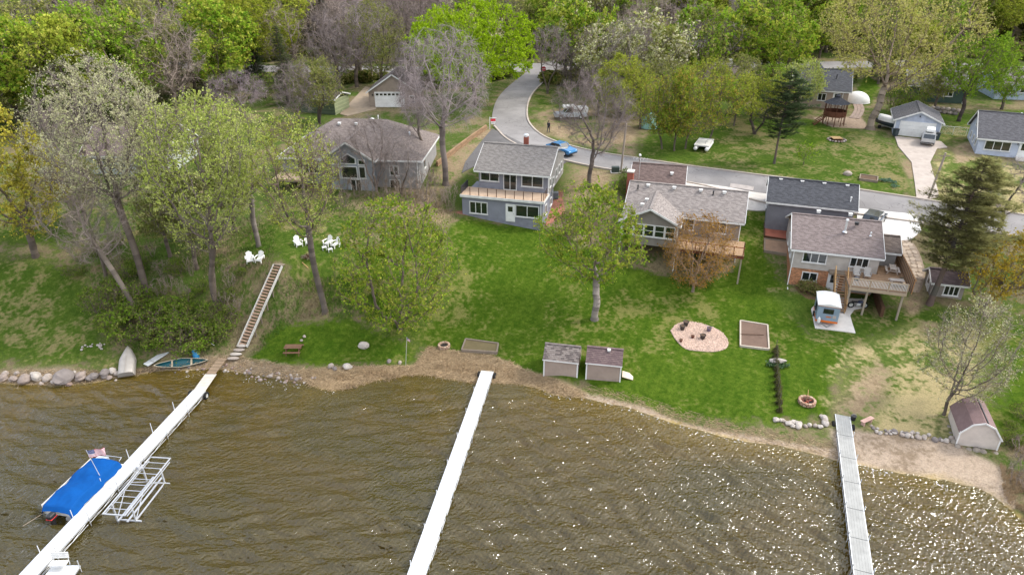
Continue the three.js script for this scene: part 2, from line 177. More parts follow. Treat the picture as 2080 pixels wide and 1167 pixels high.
// lawns and bare patches: [kind, outline, softness in metres]
const PATCHES = [
  ['lawn', [[-9.19, -57.45], [-7.24, -63.49], [-7.65, -72.96], [-6.21, -76.92], [3.53, -76.01], [5.82, -74.94], [10.6, -70.56], [16.92, -68.02], [25.5, -69.49], [29.12, -79.53], [31.52, -79.75], [29.04, -72.13], [29.53, -65.12], [29.24, -57.14], [33.51, -57.06], [34.62, -56.31], [29.31, -51.32], [26.52, -45.49], [21.06, -45], [14.78, -45.62], [11.09, -48.17], [6.54, -49.58], [6.4, -50.59], [2.48, -51.91], [-1.38, -53.5], [-8.13, -56.47]], 1.2],
  ['dry_lawn', [[33.1, -56.67], [40.33, -60.26], [42.66, -60.03], [46.02, -58.19], [42.79, -50.98], [38.54, -45.23], [35.08, -43.23], [30.09, -43.51], [26.46, -44.34], [29.09, -51.32]], 2.5],
  ['lawn', [[46.97, -59.84], [57.73, -61.13], [44.79, -42.17], [39.41, -43.4], [38.19, -44.63], [42.79, -50.98]], 2.5],
  ['mid_lawn', [[-54.4, -53.14], [-36.97, -53.12], [-39.79, -57.93], [-44.88, -64.31], [-48.41, -66.31], [-62.27, -66.18]], 1.5],
  ['lawn', [[-26.04, -53.85], [-25.42, -55.27], [-23.43, -58.64], [-19.54, -58.91], [-16.18, -59.35], [-10.11, -57.03], [-8.77, -54.43], [-13.83, -53.67], [-18.39, -53.44]], 1.2],
  ['mid_lawn', [[-29.6, -65.68], [-30.71, -70.59], [-25.26, -79.33], [-17.55, -76.63], [-14.67, -66.25], [-15.71, -59.41], [-21.94, -61.48], [-23.99, -62.85]], 2.5],
  ['mid_lawn', [[-65.37, -74.86], [-55.06, -78.94], [-43.8, -77.8], [-39.08, -70.86], [-47.89, -68.54], [-60.71, -67.83]], 2],
  ['lawn', [[-16.65, -65.81], [-9.74, -74.25], [-7.65, -72.96], [-7.24, -63.49], [-9.19, -57.45], [-15.71, -59.41]], 2.5],
  ['mid_lawn', [[17.34, -94.85], [23.18, -110.87], [36.18, -114.52], [49.16, -114.03], [54.34, -105.11], [57, -98.46], [51.49, -84.46], [49.03, -80.24], [41.47, -83.58], [36.16, -86.36], [24.55, -92.07]], 1.5],
  ['mid_lawn', [[3.62, -135.08], [7.42, -147.13], [11.9, -141.05], [9.11, -115.39], [4.75, -121.18]], 1],
  ['dry_lawn', [[51.97, -80.18], [62.82, -98.31], [69.53, -88.01], [76.53, -80.12], [69.5, -71.01], [59.56, -74.5]], 1.5],
  ['mid_lawn', [[71.84, -116.64], [107.5, -119.52], [92.13, -100.1], [67.57, -100.55], [64.84, -102.97]], 2],
  ['lawn', [[28.03, -79.69], [31.75, -79.72], [29.26, -72.1], [25.3, -68.69]], 0.8], ['mid_lawn', [[27.44, -65.06], [29.39, -64.71], [33.2, -62.38], [40.88, -61.43], [47.68, -61.08], [45.79, -57.79], [39.56, -58.67], [32.87, -55.54], [28.82, -56]], 1.2],
  ['lawn', [[-38.95, -138.52], [-27.81, -141.59], [-26.79, -144.37], [-34.3, -144.09]], 1], ['lawn', [[60.7, -125.65], [74.78, -148.79], [73.41, -139.34], [63.48, -122.01]], 1], ['lawn', [[47.54, -109.74], [50.7, -107.78], [54.26, -106.14], [43.55, -99.04]], 1.4],
  ['bare', [[3.75, -116.39], [6.91, -121.13], [14.39, -118.35], [19.48, -107.67], [17.48, -94.86], [12.64, -98.58], [7.44, -102.08]], 1.2],
  ['bare', [[5.29, -75.96], [5.8, -83.65], [8.43, -90.98], [13.2, -88.54], [13.19, -77.28], [12.16, -71.92], [9.06, -72.1]], 2.2],
  ['bare', [[-21.1, -79.52], [-19.78, -81.94], [-11.24, -82.91], [-6.28, -78.05], [-8.05, -74.4], [-13.71, -74.32], [-19.86, -76.54]], 2.0],
  ['bare', [[-9.3, -93.4], [-3.91, -108.21], [-3.06, -105.49], [-6.26, -88.38], [-8.6, -81.02], [-11.12, -81.79]], 1],
  ['bare', [[55.94, -98.5], [58.42, -98.41], [51.43, -80.9], [49.87, -80.23]], 0.7], ['bare', [[64.46, -98.28], [69.35, -101.71], [64.88, -92.91], [61.61, -91.97]], 1], ['gravel', [[50.21, -114.64], [58.7, -115.22], [56.51, -107.71], [51.14, -108.86]], 0.5],
  ['bare', [[27.43, -46.71], [30.29, -49.98], [34.08, -53.03], [34.4, -51.3], [31.22, -46.78], [28.62, -43.77], [26.86, -44.33]], 1.5], ['bare', [[40.89, -59.4], [42.63, -58.83], [40.93, -56.18], [40.09, -57.03]], 1.2], ['bare', [[42.27, -66.28], [44.27, -66.09], [41.27, -60.18], [39.86, -60.3]], 0.9],
  ['sand', [[26.02, -44.23], [28.21, -44.21], [32.2, -43.74], [34.84, -43.14], [36.26, -41.25], [37.1, -39.87], [36.22, -37.01], [35.08, -34.08], [30.87, -37.41], [24.93, -40.4]], 0.7],
  ['reed', [[-19.68, -53.05], [-9.27, -53.97], [-8.04, -56.48], [-1.88, -55.13], [2.7, -52.04], [6.54, -49.58], [6.4, -47.97], [-1.76, -50.09], [-8.47, -50.9], [-17.34, -49.01]], 0.8],
  ['sand', [[6.53, -49.53], [11.04, -47.8], [14.74, -45.42], [20.63, -43.5], [25.64, -42.23], [24.75, -39.94], [19.48, -42.19], [13.76, -44.56], [8.86, -47.2], [6.05, -48.84]], 0.5],
  ['stony', [[-53.99, -52.43], [-36.47, -52.72], [-33.02, -54.28], [-28.25, -55.23], [-25.86, -55.15], [-19.24, -53.15], [-17.56, -49.94], [-27.34, -52.45], [-32.5, -52.79], [-35.88, -51.32], [-52.62, -50.3]], 0.7],
  ['mulch', [[-7.61, -77.6], [0.12, -77.29], [3.52, -75.81], [4.86, -76.78], [6.51, -78.61], [6.43, -83.61], [5.14, -82.9], [3.43, -76.52], [0, -77.49], [-6, -78.36]], 0.25],
  ['mulch_brown', [[30.06, -65.48], [33.71, -64.29], [32.99, -62.64], [30.94, -63.2]], 0.3], ['soil_red', [[30.7, -77.67], [33.25, -76.12], [31.36, -70.58], [28.98, -71.88]], 0.2],
];
const K = { // linear base colours: two tones and how they mix
  lawn: [[0.036, 0.074, 0.006], [0.074, 0.117, 0.012], [0.16, 0.155, 0.05], 0.16], mid_lawn: [[0.04, 0.076, 0.01], [0.08, 0.118, 0.018], [0.185, 0.16, 0.072], 0.26], dry_lawn: [[0.062, 0.1, 0.018], [0.135, 0.155, 0.042], [0.33, 0.27, 0.14], 0.5],
  litter: [[0.15, 0.12, 0.07], [0.24, 0.195, 0.11], [0.065, 0.098, 0.02], 0.56], bare: [[0.2, 0.145, 0.09], [0.32, 0.245, 0.155], [0.1, 0.13, 0.035], 0.3], gravel: [[0.3, 0.22, 0.16], [0.4, 0.31, 0.23], [0.2, 0.15, 0.1], 0.3],
  sand: [[0.33, 0.255, 0.19], [0.44, 0.35, 0.265], [0.22, 0.165, 0.115], 0.3], reed: [[0.3, 0.215, 0.13], [0.46, 0.35, 0.22], [0.17, 0.11, 0.06], 0.42], stony: [[0.2, 0.15, 0.1], [0.34, 0.27, 0.19], [0.12, 0.09, 0.06], 0.4],
  mulch: [[0.3, 0.12, 0.09], [0.42, 0.2, 0.15], [0.2, 0.1, 0.07], 0.3], mulch_brown: [[0.1, 0.06, 0.04], [0.16, 0.1, 0.06], [0.09, 0.1, 0.03], 0.3], soil_red: [[0.33, 0.12, 0.08], [0.4, 0.17, 0.11], [0.2, 0.12, 0.08], 0.2],
  bed: [[0.36, 0.26, 0.07], [0.45, 0.34, 0.11], [0.1, 0.085, 0.025], 0.45],
};
function tone(k, x, z, n, c) { const [a, b, d, w] = K[k], t = n[0], q = sstep(1 - w - 0.3, 1 - w + 0.3, n[1]); for (let i = 0; i < 3; i++) c[i] = lerp(lerp(a[i], b[i], t), d[i], q); }
const GRID = { x0: -132, z0: -204, s: 0.4, w: 661, h: 421 };
const fields = PATCHES.map(([, poly, soft]) => { // distance inside each outline, on a coarse grid
  const xs = poly.map((p) => p[0]), zs = poly.map((p) => p[1]), bx = [Math.min(...xs) - 4, Math.max(...xs) + 4, Math.min(...zs) - 4, Math.max(...zs) + 4], i0 = Math.max(0, Math.floor((bx[0] - GRID.x0) / GRID.s)), i1 = Math.min(GRID.w - 1, Math.ceil((bx[1] - GRID.x0) / GRID.s)), j0 = Math.max(0, Math.floor((bx[2] - GRID.z0) / GRID.s)), j1 = Math.min(GRID.h - 1, Math.ceil((bx[3] - GRID.z0) / GRID.s));
  const w = i1 - i0 + 1, d = new Float32Array(Math.max(0, w * (j1 - j0 + 1)));
  for (let j = j0; j <= j1; j++) for (let i = i0; i <= i1; i++) d[(j - j0) * w + i - i0] = sdf(poly, GRID.x0 + i * GRID.s, GRID.z0 + j * GRID.s);
  return (x, z) => { const u = (x - GRID.x0) / GRID.s - i0, v = (z - GRID.z0) / GRID.s - j0, i = Math.floor(u), j = Math.floor(v); if (i < 0 || j < 0 || i >= w - 1 || j >= j1 - j0) return -9; const fx = u - i, fy = v - j, o = j * w + i; return lerp(lerp(d[o], d[o + 1], fx), lerp(d[o + w], d[o + w + 1], fx), fy); };
});
function landColour(x, z, c) {
  const big = fbm(x * 0.16 + 7, z * 0.16 + 3, 4), med = fbm(x * 0.75 + 31, z * 0.75, 3), fine = fbm(x * 3.7, z * 3.7 + 50, 3), n = [clamp(0.5 + (fine - 0.5) * 1.5 + (med - 0.5) * 0.7), clamp(0.5 + (big - 0.5) * 1.3 + (med - 0.5) * 0.9 + (fine - 0.5) * 0.9)], e = (med - 0.5) * 2.4 + (fine - 0.5) * 1.6, q = [0, 0, 0];
  tone('litter', x, z, n, c);
  for (let k = 0; k < PATCHES.length; k++) { const d = fields[k](x, z); if (d < -4) continue; const s = PATCHES[k][2], w = sstep(-s * 0.5, s * 0.5, d + e * s * 0.5); if (w <= 0) continue; const mow = PATCHES[k][0] === 'lawn' ? 0.16 * sstep(-0.35, 0.35, Math.sin((x * 0.93 + z * 0.36 + 0.5 * med) * 5.2)) - 0.08 : 0; tone(PATCHES[k][0], x, z, [clamp(n[0] + mow), n[1]], q); for (let i = 0; i < 3; i++) c[i] = lerp(c[i], q[i], w); }
  const h = ground(x, z); // under the water line: silt, sand and weed
  if (h < 0.12) { const w = sstep(0.1, -0.12, h + e * 0.05), weed = sstep(0.4, 0.75, fbm(x * 0.13 + 3, z * 0.13 + 8, 4)); tone('bed', x, z, [n[0], 0.2 + 0.5 * weed], q); for (let i = 0; i < 3; i++) c[i] = lerp(c[i], q[i], w); }
  return c;
}
const toS = (v) => (v <= 0.0031308 ? v * 12.92 : 1.055 * Math.pow(v, 1 / 2.4) - 0.055);
function paintLand(x0, x1, z0, z1, w, h) {
  const t = dataTex(w, h, (i, j, c) => { const x = x0 + ((i + 0.5) / w) * (x1 - x0), z = z0 + ((j + 0.5) / h) * (z1 - z0); landColour(x, z, c); const k = 0.78 + 0.44 * hash2(i, j); for (let q = 0; q < 3; q++) c[q] = toS(c[q] * k); }, true);
  t.wrapS = t.wrapT = THREE.ClampToEdgeWrapping; return t;
}
const ZA = [-62, 62, -112, -36], ZB = [-130, 130, -200, -20];
const turf = dataTex(512, 512, (i, j, c) => { c[0] = c[1] = c[2] = 0.55 * wrapn(i, j, 512, 60, 2) + 0.45 * hash2(i, j); }, false);
turf.repeat.set(16, 12);
const turfB = turf.clone(); turfB.repeat.set(24, 18);
const litterTex = dataTex(512, 512, (i, j, c) => { const a = wrapn(i, j, 512, 8, 6), b = wrapn(i, j, 512, 30, 3, 20), k = 0.75 + 0.5 * hash2(i, j), g = sstep(0.5, 0.65, a); for (let q = 0; q < 3; q++) c[q] = toS(lerp(lerp(K.litter[0][q], K.litter[1][q], b), K.litter[2][q], g * 0.7) * k); }, true, 1);
const landMats = [
  new THREE.MeshPhysicalMaterial({ specularIntensity: 0.05, map: paintLand(...ZA, 2048, 1256), bumpMap: turf, bumpScale: 0.07, roughness: 1 }),
  new THREE.MeshPhysicalMaterial({ specularIntensity: 0.05, map: paintLand(...ZB, 1300, 900), bumpMap: turfB, bumpScale: 0.1, roughness: 1 }),
  new THREE.MeshPhysicalMaterial({ specularIntensity: 0.05, map: litterTex, roughness: 1 }),
];
{
  const lines = (a, b, s, far, k) => { const l = []; for (let x = a; x <= b + 1e-6; x += s) l.push(x); let d = s; for (let x = b; x < far[1];) { d = Math.min(d * k, 80); x += d; l.push(x); } d = s; for (let x = a; x > far[0];) { d = Math.min(d * k, 80); x -= d; l.unshift(x); } return l; };
  const xs = lines(-62, 62, 0.5, [-1800, 1800], 1.12), zs = lines(-112, -36, 0.5, [-2500, 400], 1.12), nx = xs.length, nz = zs.length;
  const pos = new Float32Array(nx * nz * 3), uv = new Float32Array(nx * nz * 2);
  const groups = [[], [], []], P = [], U = [];
  for (let j = 0; j < nz; j++) for (let i = 0; i < nx; i++) { const o = j * nx + i; pos[3 * o] = xs[i]; pos[3 * o + 1] = ground(xs[i], zs[j]); pos[3 * o + 2] = zs[j]; }
  const flat = new THREE.BufferGeometry(); // each patch of the sheet keeps its own uv
  const id = new Map();
  const put = (o, k) => { const key = o * 3 + k; if (id.has(key)) return id.get(key); const x = pos[3 * o], z = pos[3 * o + 2]; P.push(x, pos[3 * o + 1], z); if (k < 2) { const r = k ? ZB : ZA; U.push((x - r[0]) / (r[1] - r[0]), (z - r[2]) / (r[3] - r[2])); } else U.push(x / 14, z / 14); id.set(key, P.length / 3 - 1); return P.length / 3 - 1; };
  for (let j = 0; j < nz - 1; j++) for (let i = 0; i < nx - 1; i++) {
    const cx = (xs[i] + xs[i + 1]) / 2, cz = (zs[j] + zs[j + 1]) / 2, inr = (r) => xs[i] >= r[0] - 0.01 && xs[i + 1] <= r[1] + 0.01 && zs[j] >= r[2] - 0.01 && zs[j + 1] <= r[3] + 0.01, k = inr(ZA) ? 0 : inr(ZB) ? 1 : 2, o = j * nx + i;
    const a = put(o, k), b = put(o + 1, k), c = put(o + nx, k), d = put(o + nx + 1, k); groups[k].push(a, c, b, b, c, d);
  }
  flat.setAttribute('position', new THREE.Float32BufferAttribute(P, 3)); flat.setAttribute('uv', new THREE.Float32BufferAttribute(U, 2));
  const all = groups.flat(); flat.setIndex(new THREE.BufferAttribute(new Uint32Array(groups[0].length + groups[1].length + groups[2].length), 1));
  let at = 0; groups.forEach((g, k) => { flat.index.array.set(g, at); flat.addGroup(at, g.length, k); at += g.length; });
  flat.computeVertexNormals();
  const m = new THREE.Mesh(flat, landMats); m.name = 'ground'; m.receiveShadow = m.castShadow = true; kind(m, 'structure', 'grassy land rising from the lake shore'); m.userData.category = 'ground'; scene.add(m);
}
// a sheet laid over the land, with a rim that goes into it
function drape(poly, up, deep = 0.2, step = 0.9) {
  const pts = []; poly.forEach(([x, z], i) => { const [a, b] = poly[(i + 1) % poly.length], n = Math.max(1, Math.ceil(Math.hypot(a - x, b - z) / step)); for (let k = 0; k < n; k++) pts.push(new THREE.Vector2(lerp(x, a, k / n), lerp(z, b, k / n))); });
  if (THREE.ShapeUtils.area(pts) > 0) pts.reverse();
  let tris = THREE.ShapeUtils.triangulateShape(pts, []).map((t) => t.map((i) => [pts[i].x, pts[i].y]));
  for (let go = 0; go < 7; go++) { const out = []; let split = false; for (const t of tris) { const d = [0, 1, 2].map((i) => Math.hypot(t[i][0] - t[(i + 1) % 3][0], t[i][1] - t[(i + 1) % 3][1])), m = d.indexOf(Math.max(...d)); if (d[m] > step * 1.7) { split = true; const a = t[m], b = t[(m + 1) % 3], c = t[(m + 2) % 3], e = [(a[0] + b[0]) / 2, (a[1] + b[1]) / 2]; out.push([a, e, c], [e, b, c]); } else out.push(t); } tris = out; if (!split) break; }
  const pos = [], y = (p, d = 0) => [p[0], ground(p[0], p[1]) + up - d, p[1]];
  for (const t of tris) { const cr = (t[1][0] - t[0][0]) * (t[2][1] - t[0][1]) - (t[1][1] - t[0][1]) * (t[2][0] - t[0][0]); for (const p of cr < 0 ? t : [t[0], t[2], t[1]]) pos.push(...y(p)); }
  pts.forEach((p, i) => { const q = pts[(i + 1) % pts.length], a = [p.x, p.y], b = [q.x, q.y]; pos.push(...y(a), ...y(a, deep), ...y(b), ...y(b), ...y(a, deep), ...y(b, deep)); });
  const g = new THREE.BufferGeometry(); g.setAttribute('position', new THREE.Float32BufferAttribute(pos, 3)); g.computeVertexNormals(); return g;
}
function along(line, step = 1) { const c = new THREE.CatmullRomCurve3(line.map(([x, z]) => V(x, 0, z)), false, 'centripetal'), n = Math.ceil(c.getLength() / step); return c.getSpacedPoints(n).map((p, i) => { const t = c.getTangentAt(i / n); return { x: p.x, z: p.z, tx: t.x, tz: t.z }; }); }
const offset = (pts, d) => pts.map((p) => [p.x - p.tz * d, p.z + p.tx * d]);
function ribbon(line, half, up, step = 1) { const p = along(line, step), a = offset(p, -half), b = offset(p, half), pos = []; const y = ([x, z], d = 0) => [x, ground(x, z) + up - d, z]; const quad = (p0, p1, p2, p3) => pos.push(...p0, ...p1, ...p2, ...p0, ...p2, ...p3);
  const mid = p.map((q) => [q.x, q.z]);
  for (let i = 0; i < p.length - 1; i++) { quad(y(a[i + 1]), y(a[i]), y(mid[i]), y(mid[i + 1])); quad(y(mid[i + 1]), y(mid[i]), y(b[i]), y(b[i + 1])); quad(y(a[i]), y(a[i + 1]), y(a[i + 1], 0.25), y(a[i], 0.25)); quad(y(b[i + 1]), y(b[i]), y(b[i], 0.25), y(b[i + 1], 0.25)); }
  const g = new THREE.BufferGeometry(); g.setAttribute('position', new THREE.Float32BufferAttribute(pos, 3)); g.computeVertexNormals(); return g; }
const asphaltTex = dataTex(1024, 1024, (i, j, c) => { const a = wrapn(i, j, 1024, 10, 5), b = wrapn(i, j, 1024, 3, 3, 40), cr = Math.abs(wrapn(i, j, 1024, 7, 3, 80) - 0.5) < 0.003 ? 0.84 : 1, v = (0.72 + 0.2 * a + 0.22 * (b - 0.5) + 0.1 * (hash2(i, j) - 0.5)) * cr; c[0] = v; c[1] = v * 0.985; c[2] = v * 0.965; }, true, 17);
M.asphalt = mat(0.34, 0.33, 0.335, 0.95, { map: asphaltTex }); M.drive = mat(0.19, 0.185, 0.19, 0.95, { map: asphaltTex }); M.kerb = worn(0.46, 0.4, 0.35); M.gravelPath = worn(0.34, 0.27, 0.2);
kind(obj('street', ribbon(STREET, 3.2, 0.05, 2), M.asphalt), 'structure', 'grey asphalt street behind the gardens');
kind(obj('road', ribbon(ROAD, 2.9, 0.07), M.asphalt), 'structure', 'grey asphalt lane bending past the lake houses');
for (const [d, n] of [[2.98, 0], [-2.98, 1]]) { const p = along(ROAD.slice(n ? 0 : 5), 1), k = offset(p, d), g = k.slice(0, -1).map((a, i) => beam([a[0], ground(...a) + 0.06, a[1]], [k[i + 1][0], ground(...k[i + 1]) + 0.06, k[i + 1][1]], 0.26, 0.3)); kind(obj('kerb', g, M.kerb), 'structure', 'pale concrete kerb along the lane'); }
const sheets = [
  ['driveway', 'dark asphalt parking beside the grey house with deck', M.drive, [[-3.1, -107.13], [2.03, -99.19], [4.92, -95.54], [7.48, -91.9], [5.65, -89.27], [3.11, -93.82], [-5.35, -90.04], [-6.7, -88.03], [-6.45, -91.68]]],
  ['driveway', 'pale concrete driveway beside the brown roofed garage', M.concrete, [[22.53, -85.3], [28.93, -83.4], [32.5, -82.59], [31.5, -79.91], [28.05, -79.78], [27.16, -81.29], [21.72, -81.64]]],
  ['driveway', 'white concrete driveway where the black car is parked', worn(0.72, 0.7, 0.68), [[41.75, -77.81], [47.8, -75.95], [46.99, -72.71], [45.25, -71.46], [43.24, -71.6], [40.37, -74.45]]],
  ['driveway', 'pinkish concrete driveway leading to the blue garage', worn(0.45, 0.39, 0.35), [[58.73, -103.8], [64.32, -101.05], [63.75, -98.29], [62.01, -97.87], [57.94, -92.09], [52.75, -80.17], [50.3, -79.14], [49.73, -79.69], [55.42, -92.2], [56.86, -98.91]]],
  ['driveway', 'narrow gravel drive beside the tan garage', M.gravelPath, [[-28.76, -137.1], [-26.39, -134.61], [-23.5, -119.2], [-27.59, -114.77], [-29.1, -116.01]]],
  ['forecourt', 'tan gravel forecourt before the grey house in the wood', worn(0.5, 0.4, 0.3), [[35.46, -183.46], [42.16, -189.75], [50.07, -182.64], [46.6, -168.93], [41.5, -166.92], [35.6, -172.26]]],
];
kind(obj('asphalt_patch', drape([[28.26, -84.75], [31.14, -84.08], [30.8, -83.27], [27.89, -83.79]], 0.078, 0.03), worn(0.4, 0.36, 0.34)), 'structure', 'pinkish repair patch on the grey lane'); kind(obj('asphalt_patch', drape([[19.52, -90.62], [21.5, -89.75], [20.44, -88.43], [18.47, -89.26]], 0.078, 0.03), mat(0.2, 0.195, 0.2, 0.95, { map: asphaltTex })), 'structure', 'dark repair patch on the grey lane');
for (const [n, l, m, p] of sheets) kind(obj(n, drape(p, 0.1), m), 'structure', l);

// ---------------------------------------------------------------- the lake
const ripple = (() => { // fine wind ripples, tiling over 6.4 m
  const r = rng(11), N = 512, L = 6.4, h = new Float32Array(N * N);
  for (let k = 0; k < 70; k++) { const lam = 0.12 * Math.pow(4.5, r()), th = 0.25 + (r() + r() - 1) * 1.3, kx = Math.round((L / lam) * Math.sin(th)), ky = Math.round((L / lam) * Math.cos(th)), ph = r() * 6.283, a = Math.pow(lam, 1.1) * 0.0105; for (let j = 0; j < N; j++) for (let i = 0; i < N; i++) h[j * N + i] += a * Math.sin((6.28318530718 * (kx * i + ky * j)) / N + ph); }
  const at = (i, j) => h[((j + N) % N) * N + ((i + N) % N)], px = L / N;
  return dataTex(N, N, (i, j, c) => { const dx = (at(i + 1, j) - at(i - 1, j)) / (2 * px), dz = (at(i, j + 1) - at(i, j - 1)) / (2 * px), n = 1 / Math.hypot(dx, dz, 1); c[0] = 0.5 - 0.5 * dx * n; c[1] = 0.5 - 0.5 * dz * n; c[2] = 0.5 + 0.5 * n; }, false, L);
})();
const swell = (() => { // choppy waves running to the shore, crests turning on the east side
  const r = rng(5), list = [];
  for (let k = 0; k < 46; k++) { const lam = 0.42 * Math.pow(6.5, Math.pow(r(), 0.8)), east = k % 2, th = (east ? -0.62 : -0.14) + (r() + r() - 1) * 0.75, q = 6.283 / lam; list.push([q * Math.sin(th), q * Math.cos(th), r() * 6.283, 0.0135 * Math.pow(lam, 0.85), east]); }
  return (x, z) => { const e = sstep(-15, 25, x), gust = 0.35 + 1.3 * fbm(x * 0.1 + 5, z * 0.15, 3), wx = x + 0.9 * vnoise(x * 0.35, z * 0.35), wz = z + 0.5 * vnoise(x * 0.4 + 9, z * 0.4); let s = 0; for (const [a, b, p, m, east] of list) { const v = Math.sin(a * wx + b * wz + p); s += m * (east ? 0.35 + e : 1.25 - 0.8 * e) * (1 - 2 * Math.pow(0.5 - 0.5 * v, 1.3)); } const d = clamp(-ground(x, z) * 2.2, 0.12, 1); return s * gust * d; };
})();
{
  const g0 = new THREE.BufferGeometry(), xs = [], zs = [], P = [], U = [], I = [];
  for (let x = -50; x <= 50; x += 0.125) xs.push(x); for (let x = 50, q = 0.4; x < 1500; q *= 1.3) { x += q; xs.push(x); xs.unshift(-x); }
  for (let z = -59; z <= -27; z += 0.125) zs.push(z); for (let z = -27, q = 0.3; z < 500; q *= 1.25) { z += q; zs.push(z); }
  const far = (x, z) => sstep(60, 50, Math.abs(x)) * sstep(-22, -27, z);
  const land = new Map(), deep = (i, j) => { const X = Math.floor(xs[i] * 2), Z = Math.floor(zs[j] * 2), k = X * 4096 + Z; if (!land.has(k)) land.set(k, ground(X / 2 + 0.25, Z / 2 + 0.25)); return land.get(k); };
  const use = new Int32Array(xs.length * zs.length).fill(-1);
  const vert = (i, j) => { const o = j * xs.length + i; if (use[o] < 0) { use[o] = P.length / 3; const f = far(xs[i], zs[j]); P.push(xs[i], f > 0 ? f * swell(xs[i], zs[j]) : 0, zs[j]); U.push(xs[i], zs[j]); } return use[o]; };
  for (let j = 0; j < zs.length - 1; j++) for (let i = 0; i < xs.length - 1; i++) { if (zs[j] < -30 && Math.abs(xs[i]) < 200 && deep(i, j) > 0.45) continue; const a = vert(i, j), b = vert(i + 1, j), c = vert(i, j + 1), d = vert(i + 1, j + 1); I.push(a, c, b, b, c, d); }
  g0.setAttribute('position', new THREE.Float32BufferAttribute(P, 3)); g0.setAttribute('uv', new THREE.Float32BufferAttribute(U, 2)); g0.setIndex(I); g0.computeVertexNormals(); g0.userData.ready = true;
  console.log('water triangles', I.length / 3);
  M.water = new THREE.MeshPhysicalMaterial({ color: col(0.42, 0.345, 0.085), roughness: 0.06, transmission: 0.9, thickness: 1, ior: 1.52, attenuationColor: col(0.6, 0.5, 0.13), attenuationDistance: 1.25, normalMap: ripple, normalScale: new THREE.Vector2(1, 1) });
  kind(obj('lake_water', g0, M.water), 'structure', 'choppy olive brown lake water');
}

// ---------------------------------------------------------------- trees
const barkMat = new THREE.MeshPhysicalMaterial({ specularIntensity: 0.1, vertexColors: true, roughness: 1, bumpMap: TX.fine, bumpScale: 0.01 });
const leafMat = new THREE.MeshPhysicalMaterial({ vertexColors: true, roughness: 1, transmission: 0.38, thickness: 0, specularIntensity: 0.05, side: THREE.DoubleSide });
class Buf { // triangles with normals and colours
  constructor() { this.len = 0; for (const k of 'PNC') this[k] = new Float32Array(9000); }
  one(v, n, k) { const o = this.len, { P, N, C } = this; P[o] = v[0]; P[o + 1] = v[1]; P[o + 2] = v[2]; N[o] = n[0]; N[o + 1] = n[1]; N[o + 2] = n[2]; C[o] = k[0]; C[o + 1] = k[1]; C[o + 2] = k[2]; this.len = o + 3; }
  tri(a, b, c, na, nb, nc, k) { if (this.len + 9 > this.P.length) for (const q of 'PNC') { const g = new Float32Array(this[q].length * 2); g.set(this[q]); this[q] = g; } this.one(a, na, k); this.one(b, nb, k); this.one(c, nc, k); }
  limb(ax, ay, az, bx, by, bz, r0, r1, sides, k) {
    let dx = bx - ax, dy = by - ay, dz = bz - az; const l = Math.hypot(dx, dy, dz) || 1e-6; dx /= l; dy /= l; dz /= l;
    let ux = -dz, uy = 0, uz = dx, ul = Math.hypot(ux, uz); if (ul < 0.05) { ux = 1; uz = 0; ul = 1; } ux /= ul; uz /= ul;
    const vx = dy * uz - dz * uy, vy = dz * ux - dx * uz, vz = dx * uy - dy * ux, A = [], B = [], N = [];
    for (let i = 0; i < sides; i++) { const t = (i / sides) * 6.28319, c = Math.cos(t), s = Math.sin(t), nx = ux * c + vx * s, ny = uy * c + vy * s, nz = uz * c + vz * s; N.push([nx, ny, nz]); A.push([ax + nx * r0, ay + ny * r0, az + nz * r0]); B.push([bx + nx * r1, by + ny * r1, bz + nz * r1]); }
    for (let i = 0; i < sides; i++) { const j = (i + 1) % sides; this.tri(A[i], A[j], B[i], N[i], N[j], N[i], k); if (r1 > 0.002) this.tri(A[j], B[j], B[i], N[j], N[j], N[i], k); }
  }
  leaf(x, y, z, s, r, k) { const t = r() * 6.283, u = r() * 1.7 - 0.7, w = Math.sqrt(Math.max(0, 1 - Math.min(1, u * u))), nx = w * Math.cos(t), ny = clamp(u, -1, 1), nz = w * Math.sin(t); let ax = -nz, az = nx, al = Math.hypot(ax, az) || 1; ax /= al; az /= al; const q = r() * 6.283, c = Math.cos(q), d = Math.sin(q), bx = ny * az, by = nz * ax - nx * az, bz = -ny * ax, ex = ax * c + bx * d, ey = by * d, ez = az * c + bz * d, fx = -ax * d + bx * c, fy = by * c, fz = -az * d + bz * c, n = [nx, ny, nz], h = s * 0.34;
    const a = [x - ex * s * 0.5, y - ey * s * 0.5, z - ez * s * 0.5], b = [x + fx * h, y + fy * h, z + fz * h], c2 = [x + ex * s * 0.5, y + ey * s * 0.5, z + ez * s * 0.5], d2 = [x - fx * h, y - fy * h, z - fz * h]; const g = (b[1] - a[1]) * (c2[2] - a[2]) - (b[2] - a[2]) * (c2[1] - a[1]), g2 = (b[2] - a[2]) * (c2[0] - a[0]) - (b[0] - a[0]) * (c2[2] - a[2]), g3 = (b[0] - a[0]) * (c2[1] - a[1]) - (b[1] - a[1]) * (c2[0] - a[0]); if (g * nx + g2 * ny + g3 * nz > 0) { this.tri(a, b, c2, n, n, n, k); this.tri(a, c2, d2, n, n, n, k); } else { this.tri(a, c2, b, n, n, n, k); this.tri(a, d2, c2, n, n, n, k); } }
  face(a, b, c, k) { const ux = b[0] - a[0], uy = b[1] - a[1], uz = b[2] - a[2], vx = c[0] - a[0], vy = c[1] - a[1], vz = c[2] - a[2]; let x = uy * vz - uz * vy, y = uz * vx - ux * vz, z = ux * vy - uy * vx; const l = Math.hypot(x, y, z) || 1, s = y < 0 ? -1 : 1, n = [s * x / l, s * y / l, s * z / l]; if (s > 0) this.tri(a, b, c, n, n, n, k); else this.tri(a, c, b, n, n, n, k); }
  get count() { return this.len / 3; }
}
